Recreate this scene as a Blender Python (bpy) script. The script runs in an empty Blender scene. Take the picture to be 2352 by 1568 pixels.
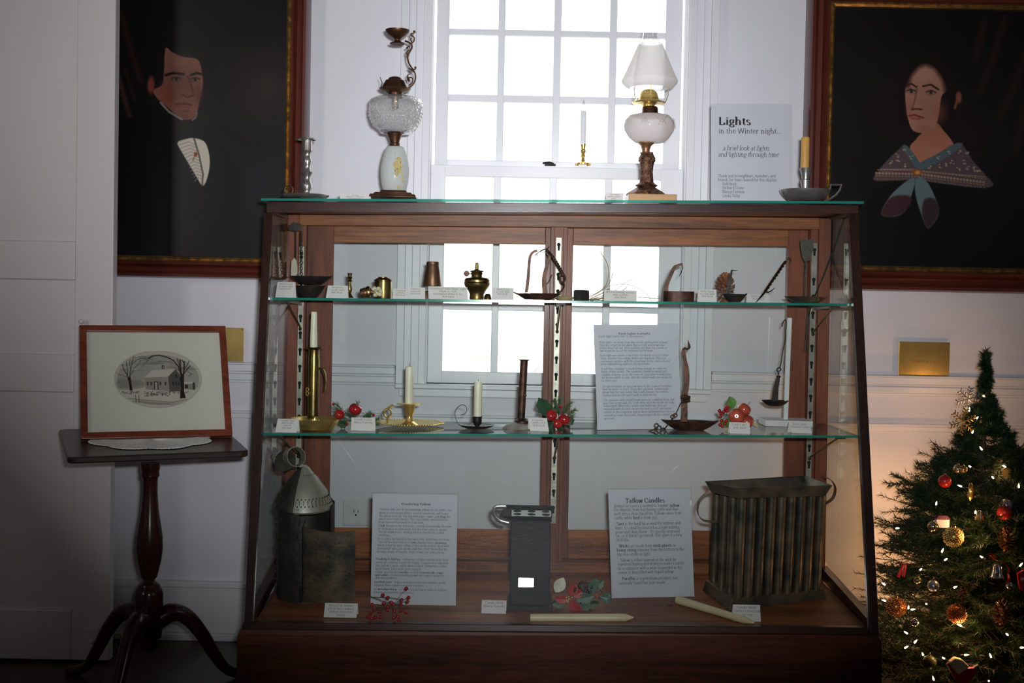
import bpy, math, random
import numpy as np
from mathutils import Vector, Matrix
random.seed(7)
sc = bpy.context.scene
COL = sc.collection
R = math.radians
PI = math.pi
# ------------------------------------------------------------------ camera
F = 2800.0
PITCH, ROLL = R(1.56), R(1.14)
CAM = Vector((0, 0, 1.05))
fw = Vector((0, math.cos(PITCH), -math.sin(PITCH)))
r0 = Vector((1, 0, 0)); u0 = Vector((0, math.sin(PITCH), math.cos(PITCH)))
cr = r0 * math.cos(ROLL) + u0 * math.sin(ROLL)
cu = u0 * math.cos(ROLL) - r0 * math.sin(ROLL)
cd = bpy.data.cameras.new('camera'); cam = bpy.data.objects.new('camera', cd); COL.objects.link(cam)
M = Matrix((cr, cu, -fw)).transposed().to_4x4(); M.translation = CAM
cam.matrix_world = M
cd.sensor_width = 36; cd.lens = 36 * F / 2352; cd.clip_start = .05; cd.clip_end = 200
sc.camera = cam
# ------------------------------------------------------------------ world, lights, exposure
sc.view_settings.view_transform = 'Standard'; sc.view_settings.look = 'None'
sc.view_settings.gamma = 1; sc.view_settings.use_curve_mapping = False
sc.view_settings.exposure = 0.0
sc.cycles.transparent_max_bounces = 40
sc.cycles.use_denoising = True
sc.cycles.sample_clamp_indirect = 6
w = bpy.data.worlds.new('sky'); sc.world = w; w.use_nodes = True
wn = w.node_tree.nodes; wl = w.node_tree.links
bg = wn['Background']; bg.inputs[0].default_value = (.93, .97, 1, 1); bg.inputs[1].default_value = 3.6

def area(name, loc, rot, sx, sy, power, col, spread=180):
    l = bpy.data.lights.new(name, 'AREA'); l.shape = 'RECTANGLE'; l.size = sx; l.size_y = sy
    l.energy = power; l.color = col; l.spread = R(spread)
    o = bpy.data.objects.new(name, l); o.location = loc; o.rotation_euler = rot; COL.objects.link(o)
    return o
FLASH, SIDE = 9.7, 5.0
# the photographer's flash, just above the lens
area('camera_flash', (.065, .02, 1.13), (R(95.5), 0, 0), .075, .045, FLASH, (.93, .95, 1), 55)
# added fill lamps out of view, the left one aimed at the door
area('side_fill_light', (2.95, .6, 1.9), (R(97), 0, R(90)), 1.1, 1.1, SIDE, (.84, .88, 1), 140)
area('side_fill_light', (-2.9, .2, 1.9), Vector((1.7, 3.3, .55)).to_track_quat('-Z', 'Y').to_euler(), .7, 1.2, SIDE * 1.15, (1, .92, .90), 74)

# ------------------------------------------------------------------ helpers
def at(px, py, Y):
    d = fw + cr * ((px - 1176) / F) - cu * ((py - 784) / F)
    return CAM + d * (Y / d.y)
def proj(p):
    v = p - CAM; z = v.dot(fw)
    return 1176 + F * v.dot(cr) / z, 784 - F * v.dot(cu) / z
def lerp(a, b, t): return a + (b - a) * t

class MB:
    def __init__(s): s.v = []; s.f = []; s.mi = []; s.m = 0
    def add(s, vs, fs):
        n = len(s.v); s.v += [tuple(p) for p in vs]
        for q in fs: s.f.append(tuple(i + n for i in q)); s.mi.append(s.m)
        return s
    def hexa(s, a, b):      # a, b: 4 corners each (front ring, back ring)
        return s.add(list(a) + list(b), [(0, 1, 2, 3), (7, 6, 5, 4), (0, 4, 5, 1), (1, 5, 6, 2), (2, 6, 7, 3), (3, 7, 4, 0)])
    def box(s, x0, x1, y0, y1, z0, z1):
        return s.hexa([(x0, y0, z0), (x1, y0, z0), (x1, y0, z1), (x0, y0, z1)], [(x0, y1, z0), (x1, y1, z0), (x1, y1, z1), (x0, y1, z1)])
    def prism(s, pts, off):   # ngon of 3D points extruded by vector
        n = len(pts); off = Vector(off); p = [Vector(q) for q in pts]
        return s.add(p + [q + off for q in p], [tuple(range(n)), tuple(range(2 * n - 1, n - 1, -1))] + [(i, i + n, (i + 1) % n + n, (i + 1) % n) for i in range(n)])
    def tube(s, pts, rad, n=8, close=False, flat=1.0):
        pts = [Vector(p) for p in pts]; m = len(pts)
        if not hasattr(rad, '__len__'): rad = [rad] * m
        if len(rad) != m: rad = [float(v) for v in np.interp(np.linspace(0, 1, m), np.linspace(0, 1, len(rad)), rad)]
        vs = []; up = None
        for i, p in enumerate(pts):
            a = pts[(i - 1) % m] if (close or i > 0) else p; b = pts[(i + 1) % m] if (close or i < m - 1) else p
            t = (b - a); t = t.normalized() if t.length > 1e-9 else Vector((0, 0, 1))
            if up is None: up = Vector((0, 0, 1)) if abs(t.z) < .9 else Vector((0, 1, 0))
            x = t.cross(up); x = x.normalized() if x.length > 1e-6 else t.orthogonal().normalized()
            up = x.cross(t).normalized()
            for k in range(n):
                a_ = 2 * PI * k / n; vs.append(p + (x * math.cos(a_) + up * math.sin(a_) * flat) * rad[i])
        fs = [(i * n + k, i * n + (k + 1) % n, ((i + 1) % m) * n + (k + 1) % n, ((i + 1) % m) * n + k) for i in range(m if close else m - 1) for k in range(n)]
        if not close: fs += [tuple(range(n - 1, -1, -1)), tuple(range((m - 1) * n, m * n))]
        return s.add(vs, fs)
    def lathe(s, prof, n=32, c=(0, 0, 0), sq=1.0, wob=None, sweep=1.0, a0=0):
        vs = []; m = len(prof)
        full = sweep >= .999; nn = n if full else n + 1
        for j, (r, z) in enumerate(prof):
            for k in range(nn):
                a_ = a0 + 2 * PI * k / n * sweep
                rr = max(r, 1e-5) * (wob(a_, j / (m - 1)) if wob else 1)
                vs.append((c[0] + math.cos(a_) * rr, c[1] + math.sin(a_) * rr * sq, c[2] + z))
        fs = [(j * nn + k, j * nn + (k + 1) % nn, (j + 1) * nn + (k + 1) % nn, (j + 1) * nn + k) for j in range(m - 1) for k in range(n)]
        return s.add(vs, fs)
    def ball(s, c, r, n=14, sz=1.0, sx=1.0, wob=None):
        m = max(6, n // 2)
        prof = [(math.sin(PI * j / m) * r, -math.cos(PI * j / m) * r * sz) for j in range(m + 1)]
        return s.lathe(prof, n, c, wob=wob) if sx == 1 else s._scaled(prof, n, c, sx)
    def _scaled(s, prof, n, c, sx):
        t = MB().lathe(prof, n); return s.add([(x * sx + c[0], y + c[1], z + c[2]) for x, y, z in t.v], t.f)
    def mat4(s, M):
        s.v = [tuple(M @ Vector(p)) for p in s.v]; return s
    def join(s, o, M=None):
        vs = [M @ Vector(p) for p in o.v] if M else o.v
        n = len(s.v); s.v += [tuple(p) for p in vs]
        for q, i in zip(o.f, o.mi): s.f.append(tuple(a + n for a in q)); s.mi.append(i)
        return s
    def build(s, name, mats, parent=None, off=None, smooth=True, ang=35, bevel=0):
        me = bpy.data.meshes.new(name)
        vs = s.v if off is None else [(x - off[0], y - off[1], z - off[2]) for x, y, z in s.v]
        me.from_pydata(vs, [], s.f)
        if not isinstance(mats, (list, tuple)): mats = [mats]
        for m_ in mats: me.materials.append(m_)
        if len(mats) > 1: me.polygons.foreach_set('material_index', s.mi)
        if smooth:
            me.polygons.foreach_set('use_smooth', [True] * len(me.polygons)); me.set_sharp_from_angle(angle=R(ang))
        me.validate(); me.update()
        o = bpy.data.objects.new(name, me); COL.objects.link(o)
        if parent: o.parent = parent
        if bevel:
            b = o.modifiers.new('bevel', 'BEVEL'); b.width = bevel; b.segments = 2; b.limit_method = 'ANGLE'; b.angle_limit = R(40)
        return o

def tag(o, label=None, cat=None, group=None, kind=None):
    if label: o['label'] = label
    if cat: o['category'] = cat
    if group: o['group'] = group
    if kind: o['kind'] = kind
    return o
def empty(name, loc, label, cat, group=None):
    o = bpy.data.objects.new(name, None); COL.objects.link(o); o.location = loc; o.empty_display_size = .05
    return tag(o, label, cat, group)

# ------------------------------------------------------------------ materials
def S(h):   # sRGB hex/tuple 0..255 -> linear
    return tuple(((c / 255) / 12.92 if c / 255 <= .04045 else (((c / 255) + .055) / 1.055) ** 2.4) for c in h)
def newmat(name):
    m = bpy.data.materials.new(name); m.use_nodes = True
    return m, m.node_tree.nodes, m.node_tree.links, m.node_tree.nodes['Principled BSDF']
def coords(n, l, scale=(1, 1, 1), rot=(0, 0, 0)):
    t = n.new('ShaderNodeTexCoord'); mp = n.new('ShaderNodeMapping'); mp.inputs['Scale'].default_value = scale; mp.inputs['Rotation'].default_value = rot
    l.new(t.outputs['Object'], mp.inputs[0]); return mp.outputs[0]
def simple(name, col, rough=.5, metal=0, noise=0.15, nscale=30, bump=0, bscale=80, col2=None, spec=None, coat=0, sub=0, thr=(.35, .65), stretch=(1, 1, 1)):
    m, n, l, b = newmat(name)
    c = coords(n, l, stretch)
    nt = n.new('ShaderNodeTexNoise'); nt.inputs['Scale'].default_value = nscale; nt.inputs['Detail'].default_value = 5
    l.new(c, nt.inputs['Vector'])
    rp = n.new('ShaderNodeValToRGB'); rp.color_ramp.elements[0].position = thr[0]; rp.color_ramp.elements[1].position = thr[1]
    c2 = col2 if col2 else tuple(x * (1 - noise) for x in col)
    rp.color_ramp.elements[0].color = (*c2, 1); rp.color_ramp.elements[1].color = (*col, 1)
    l.new(nt.outputs[0], rp.inputs[0]); l.new(rp.outputs[0], b.inputs['Base Color'])
    b.inputs['Roughness'].default_value = rough; b.inputs['Metallic'].default_value = metal
    if spec is not None: b.inputs['Specular IOR Level'].default_value = spec
    if coat: b.inputs['Coat Weight'].default_value = coat; b.inputs['Coat Roughness'].default_value = .12
    if sub: b.inputs['Subsurface Weight'].default_value = sub; b.inputs['Subsurface Radius'].default_value = (.02, .012, .006); b.inputs['Subsurface Scale'].default_value = .3
    if bump:
        n2 = n.new('ShaderNodeTexNoise'); n2.inputs['Scale'].default_value = bscale; n2.inputs['Detail'].default_value = 4
        l.new(c, n2.inputs['Vector'])
        bp = n.new('ShaderNodeBump'); bp.inputs['Strength'].default_value = bump; bp.inputs['Distance'].default_value = .002
        l.new(n2.outputs[0], bp.inputs['Height']); l.new(bp.outputs[0], b.inputs['Normal'])
    return m
def wood(name, dark, light, axis='x', rough=.35, sc_=9, coat=.15):
    m, n, l, b = newmat(name)
    st = {'x': (.12, 1.6, 1.6), 'z': (1.6, 1.6, .12), 'y': (1.6, .12, 1.6)}[axis]
    c = coords(n, l, st)
    a = n.new('ShaderNodeTexNoise'); a.inputs['Scale'].default_value = sc_; a.inputs['Detail'].default_value = 8; a.inputs['Roughness'].default_value = .7; a.inputs['Distortion'].default_value = .6
    f = n.new('ShaderNodeTexNoise'); f.inputs['Scale'].default_value = sc_ * 12; f.inputs['Detail'].default_value = 3
    l.new(c, a.inputs['Vector']); l.new(c, f.inputs['Vector'])
    mx = n.new('ShaderNodeMath'); mx.operation = 'MULTIPLY_ADD'; mx.inputs[1].default_value = .45
    l.new(f.outputs[0], mx.inputs[0]); l.new(a.outputs[0], mx.inputs[2])
    rp = n.new('ShaderNodeValToRGB'); e = rp.color_ramp.elements; e[0].position = .5; e[1].position = .95
    e[0].color = (*dark, 1); e[1].color = (*light, 1)
    l.new(mx.outputs[0], rp.inputs[0]); l.new(rp.outputs[0], b.inputs['Base Color'])
    b.inputs['Roughness'].default_value = rough; b.inputs['Specular IOR Level'].default_value = .28; b.inputs['Coat Weight'].default_value = coat; b.inputs['Coat Roughness'].default_value = .15
    bp = n.new('ShaderNodeBump'); bp.inputs['Strength'].default_value = .12; bp.inputs['Distance'].default_value = .001
    l.new(mx.outputs[0], bp.inputs['Height']); l.new(bp.outputs[0], b.inputs['Normal'])
    return m
def glass(name, tint=(1, 1, 1), gl=1.0, rough=0.0, bump=None, haze=0, hazecol=(.8, .85, .85), smear=0, tl=.5):
    m, n, l, b = newmat(name); n.remove(b)
    out = n['Material Output']
    geo = n.new('ShaderNodeNewGeometry'); ior = n.new('ShaderNodeMapRange'); ior.inputs['To Min'].default_value = 1.5; ior.inputs['To Max'].default_value = 1 / 1.5
    l.new(geo.outputs['Backfacing'], ior.inputs['Value'])
    fr = n.new('ShaderNodeFresnel'); l.new(ior.outputs[0], fr.inputs['IOR'])
    mu = n.new('ShaderNodeMath'); mu.operation = 'MULTIPLY'; mu.use_clamp = True; mu.inputs[1].default_value = gl; l.new(fr.outputs[0], mu.inputs[0])
    tr = n.new('ShaderNodeBsdfTransparent'); tr.inputs[0].default_value = (*tint, 1)
    g = n.new('ShaderNodeBsdfGlossy'); g.inputs['Roughness'].default_value = rough
    mix = n.new('ShaderNodeMixShader'); l.new(mu.outputs[0], mix.inputs[0]); l.new(tr.outputs[0], mix.inputs[1]); l.new(g.outputs[0], mix.inputs[2])
    last = mix
    if bump:
        c = coords(n, l); vo = n.new('ShaderNodeTexVoronoi' if bump[0] == 'v' else 'ShaderNodeTexNoise'); vo.inputs['Scale'].default_value = bump[1]; l.new(c, vo.inputs['Vector'])
        bp = n.new('ShaderNodeBump'); bp.inputs['Strength'].default_value = bump[2]; bp.inputs['Distance'].default_value = .003
        l.new(vo.outputs[0], bp.inputs['Height']); l.new(bp.outputs[0], g.inputs['Normal']); l.new(bp.outputs[0], fr.inputs['Normal'])
    if haze:
        d = n.new('ShaderNodeBsdfTranslucent'); d.inputs[0].default_value = (*hazecol, 1)
        d2 = n.new('ShaderNodeBsdfDiffuse'); d2.inputs[0].default_value = (*hazecol, 1)
        ad = n.new('ShaderNodeMixShader'); ad.inputs[0].default_value = tl; l.new(d.outputs[0], ad.inputs[1]); l.new(d2.outputs[0], ad.inputs[2])
        m2 = n.new('ShaderNodeMixShader'); m2.inputs[0].default_value = haze; l.new(last.outputs[0], m2.inputs[1]); l.new(ad.outputs[0], m2.inputs[2]); last = m2
    if smear:
        c = coords(n, l, (1, 1, 1)); no = n.new('ShaderNodeTexNoise'); no.inputs['Scale'].default_value = 260; no.inputs['Detail'].default_value = 6; l.new(c, no.inputs['Vector'])
        bp = n.new('ShaderNodeBump'); bp.inputs['Strength'].default_value = .25; bp.inputs['Distance'].default_value = .002; l.new(no.outputs[0], bp.inputs['Height'])
        g2 = n.new('ShaderNodeBsdfGlossy'); g2.inputs['Roughness'].default_value = .10; l.new(bp.outputs[0], g2.inputs['Normal'])
        m3 = n.new('ShaderNodeMixShader'); m3.inputs[0].default_value = smear; l.new(last.outputs[0], m3.inputs[1]); l.new(g2.outputs[0], m3.inputs[2]); last = m3
    l.new(last.outputs[0], out.inputs[0])
    return m
def emis(name, col, st):
    m, n, l, b = newmat(name)
    b.inputs['Base Color'].default_value = (*col, 1); b.inputs['Emission Color'].default_value = (*col, 1); b.inputs['Emission Strength'].default_value = st
    return m
def attrmat(name, rough=.5, spec=.5):
    m, n, l, b = newmat(name)
    a = n.new('ShaderNodeAttribute'); a.attribute_name = 'paint'; l.new(a.outputs['Color'], b.inputs['Base Color'])
    b.inputs['Roughness'].default_value = rough; b.inputs['Specular IOR Level'].default_value = spec
    return m

m_wall = simple('wall_paint', (.76, .75, .79), .55, noise=.05, nscale=3, bump=.1, bscale=40)
m_trim = simple('trim_paint', (.79, .79, .82), .35, noise=.04, nscale=4, bump=.1, bscale=30)
m_door = simple('door_paint', (.74, .69, .69), .4, noise=.06, nscale=5, bump=.2, bscale=25, stretch=(1, 1, .3))
m_ceil = simple('ceiling_paint', (.25, .24, .23), .8)
m_rear = simple('rear_wall_paint', (.16, .15, .15), .8)
m_floor = wood('floor_boards', (.02, .011, .008), (.07, .035, .02), 'y', .4)
m_case = wood('oak_case', (.075, .021, .010), (.42, .145, .048), 'x', .42, coat=0)
m_plinth = wood('oak_plinth', (.022, .006, .004), (.13, .038, .018), 'x', .42, coat=0)
m_casez = wood('oak_case_upright', (.07, .019, .010), (.27, .075, .032), 'z', .45, coat=0.05)
m_dark = wood('walnut_dark', (.012, .006, .005), (.05, .022, .016), 'z', .28, coat=.3)
m_darkx = wood('walnut_dark_long', (.018, .008, .006), (.07, .028, .018), 'x', .3, coat=.2)
m_black = simple('black_gap', (.01, .01, .01), .7)
m_mahog = wood('mahogany', (.018, .006, .005), (.075, .020, .013), 'z', .25, coat=.4)
m_table = wood('table_top_wood', (.016, .009, .008), (.05, .028, .022), 'x', .35, coat=.2)
m_pframe = wood('portrait_frame_wood', (.05, .010, .007), (.16, .035, .02), 'z', .3, coat=.4)
m_pframeh = wood('portrait_frame_wood_long', (.05, .010, .007), (.16, .035, .02), 'x', .3, coat=.4)
m_gilt = simple('gilt', (.75, .52, .22), .32, .9, .45, 60, .3, 200)
m_fr = wood('picture_frame_wood', (.10, .022, .012), (.28, .07, .035), 'x', .3, coat=.3)
m_brass = simple('brass', (.92, .66, .22), .25, .82, .15, 20, .05, 50)
m_brassold = simple('brass_old', (.42, .28, .11), .36, 1, .5, 25, .2, 60)
m_brassdark = simple('brass_dark', (.30, .22, .08), .3, 1, .35, 18, .2, 60)
m_bronze = simple('bronze', (.16, .075, .04), .4, .8, .5, 30, .4, 90)
m_cast = simple('cast_bronze', (.30, .15, .085), .42, .7, .75, 90, 1.0, 170, col2=(.06, .028, .018))
m_cast.node_tree.nodes['Bump'].inputs['Distance'].default_value = .006
m_bronze2 = simple('bronze_light', (.50, .25, .12), .4, .7, .5, 60, .5, 120)
m_copper = simple('copper_brown', (.22, .115, .065), .42, .8, .3, 20, .2, 60)
m_pewter = simple('pewter', (.60, .58, .54), .28, .85, .3, 20, .15, 60)
m_steel = simple('steel_strip', (.34, .33, .27), .42, .8, .35, 25, .25, 90)
m_iron = simple('wrought_iron', (.04, .032, .028), .5, .5, .5, 40, .4, 90)
m_rust = simple('rusty_iron', (.13, .055, .035), .5, .6, .6, 35, .5, 70, col2=(.03, .018, .014))
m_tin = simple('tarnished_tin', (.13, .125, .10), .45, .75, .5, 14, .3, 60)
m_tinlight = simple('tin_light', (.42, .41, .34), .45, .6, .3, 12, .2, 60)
m_mold = simple('mold_tin', (.24, .18, .12), .40, .7, .6, 18, .3, 60, col2=(.07, .075, .065))
m_moldblk = simple('mold_black', (.016, .016, .02), .6, 0, .4, 18, .2, 60)
m_molddeck = simple('mold_white_tin', (.75, .76, .74), .5, .1)
m_wax = simple('tallow_wax', (.80, .68, .42), .4, noise=.12, nscale=25, sub=.15)
m_waxivory = simple('ivory_wax', (.86, .82, .62), .4, noise=.05, nscale=25, sub=.15)
m_waxwhite = simple('white_wax', (.8, .8, .82), .4, noise=.04)
m_beeswax = simple('beeswax', (.72, .40, .10), .35, noise=.1, sub=.15)
m_wick = simple('wick', (.05, .05, .05), .8)
m_paper = simple('sign_paper', (.72, .71, .76), .8, noise=.02)
m_card = simple('label_card', (.80, .76, .72), .8, noise=.02)
m_ink = simple('ink_grey', (.13, .12, .13), .8)
m_inkb = simple('ink_black', (.03, .03, .03), .8)
m_inkc = simple('ink_card', (.22, .19, .17), .8)
m_mat = simple('mount_board', (.80, .77, .66), .8, noise=.02)
m_acryl = glass('acrylic', (.98, .99, .99), 1.2)
m_glass = glass('case_glass', (.965, .98, .97), 1.0, smear=.001)
m_dglass = glass('case_glass_plain', (.975, .985, .98), 1.0)
m_wglass = glass('window_glass', (.99, .99, .99), .5)
m_shelf = glass('shelf_glass', (.965, .99, .98), 1.0)
m_edge, _n, _l, _b = newmat('glass_edge_green')
_b.inputs['Base Color'].default_value = (.03, .30, .22, 1); _b.inputs['Roughness'].default_value = .15; _b.inputs['Transmission Weight'].default_value = .35; _b.inputs['IOR'].default_value = 1.45
m_cut = glass('cut_glass', (.96, .96, .95), 2.2, .03, ('v', 160, .9), haze=.22, hazecol=(.85, .84, .84))
m_clear = glass('clear_glass', (.97, .97, .97), 2.0, .01)
m_frost = glass('frosted_glass', (.9, .92, .92), 1.0, .2, haze=.85, hazecol=(.84, .86, .84))
m_milk = glass('milk_glass', (1, 1, 1), 1.0, .15, haze=.84, hazecol=(.96, .88, .86), tl=.35)
m_shadeg = glass('opal_shade', (1, 1, 1), 1.0, .1, haze=.74, hazecol=(.97, .93, .91), tl=.3)
m_lace = simple('lace', (.74, .73, .68), .9, noise=.3, nscale=220, bump=.6, bscale=300)
m_apple = simple('apple_red', (.50, .02, .02), .15, noise=.4, nscale=40, coat=.5)
m_appleb = simple('apple_blush', (.60, .10, .06), .15, noise=.4, nscale=40, coat=.5)
m_berry = simple('berry_red', (.38, .01, .015), .25, coat=.4)
m_berryd = simple('berry_dark', (.03, .012, .015), .25, coat=.4)
m_leafd = simple('leaf_dark', (.02, .08, .03), .45, noise=.4)
m_leafl = simple('leaf_light', (.12, .30, .05), .4, noise=.4)
m_leafv = simple('leaf_variegated', (.10, .20, .12), .45, nscale=90, col2=(.04, .12, .07))
m_cream = simple('cream_petal', (.78, .74, .58), .6)
m_poin = simple('poinsettia_red', (.45, .015, .02), .5)
m_twig = simple('twig', (.10, .055, .03), .7)
m_pine = simple('pine_needles', (.022, .06, .022), .5, noise=.5, nscale=60)
m_pinel = simple('pine_sprig', (.09, .16, .06), .5, noise=.4, nscale=90)
m_cone = simple('pinecone', (.40, .16, .08), .5, noise=.6, nscale=60)
m_coned = simple('pinecone_dark', (.18, .07, .04), .5, noise=.6, nscale=60)
m_straw = simple('dry_rush', (.42, .32, .16), .6)
m_cotton = simple('cotton', (.75, .68, .45), .9, bump=.8, bscale=300)
m_woodpale = simple('pale_wood', (.62, .55, .42), .6, stretch=(1, 1, .2))
m_whitewood = simple('white_stand_paint', (.80, .82, .80), .4)
m_blockwood = wood('block_wood', (.40, .21, .08), (.60, .34, .15), 'x', .4)
m_greywood = simple('grey_wood', (.42, .37, .33), .6, noise=.4, nscale=25)
m_redball = simple('red_ball', (.50, .02, .015), .3, coat=.4)
m_goldball = simple('gold_mirror', (.75, .60, .3), .12, .9)
m_silver = simple('silver_mirror', (.75, .75, .72), .15, .95)
m_ribbon = simple('red_ribbon', (.40, .01, .015), .4)
m_stock = simple('stocking_cream', (.80, .66, .42), .8)
m_wire = simple('dark_wire', (.01, .02, .012), .5)
m_plate = simple('outlet_plastic', (.80, .80, .80), .35)
m_hole = simple('hole_black', (.008, .008, .008), .9)
def glitter(name, a, b_):
    m, n, l, b = newmat(name); c = coords(n, l)
    v = n.new('ShaderNodeTexVoronoi'); v.inputs['Scale'].default_value = 380; l.new(c, v.inputs['Vector'])
    rp = n.new('ShaderNodeValToRGB'); rp.color_ramp.elements[0].color = (*a, 1); rp.color_ramp.elements[1].color = (*b_, 1)
    sp = n.new('ShaderNodeSeparateColor'); l.new(v.outputs['Color'], sp.inputs[0]); l.new(sp.outputs[0], rp.inputs[0]); l.new(rp.outputs[0], b.inputs['Base Color'])
    bp = n.new('ShaderNodeBump'); bp.inputs['Strength'].default_value = 1; bp.inputs['Distance'].default_value = .004; l.new(sp.outputs[1], bp.inputs['Height']); l.new(bp.outputs[0], b.inputs['Normal'])
    b.inputs['Metallic'].default_value = .8; b.inputs['Roughness'].default_value = .3
    return m
m_glit = glitter('gold_glitter', (.25, .10, .02), (.9, .65, .2))
m_glitc = glitter('copper_glitter', (.3, .06, .01), (.9, .4, .12))
m_glits = glitter('silver_glitter', (.25, .25, .27), (.85, .85, .9))

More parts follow.
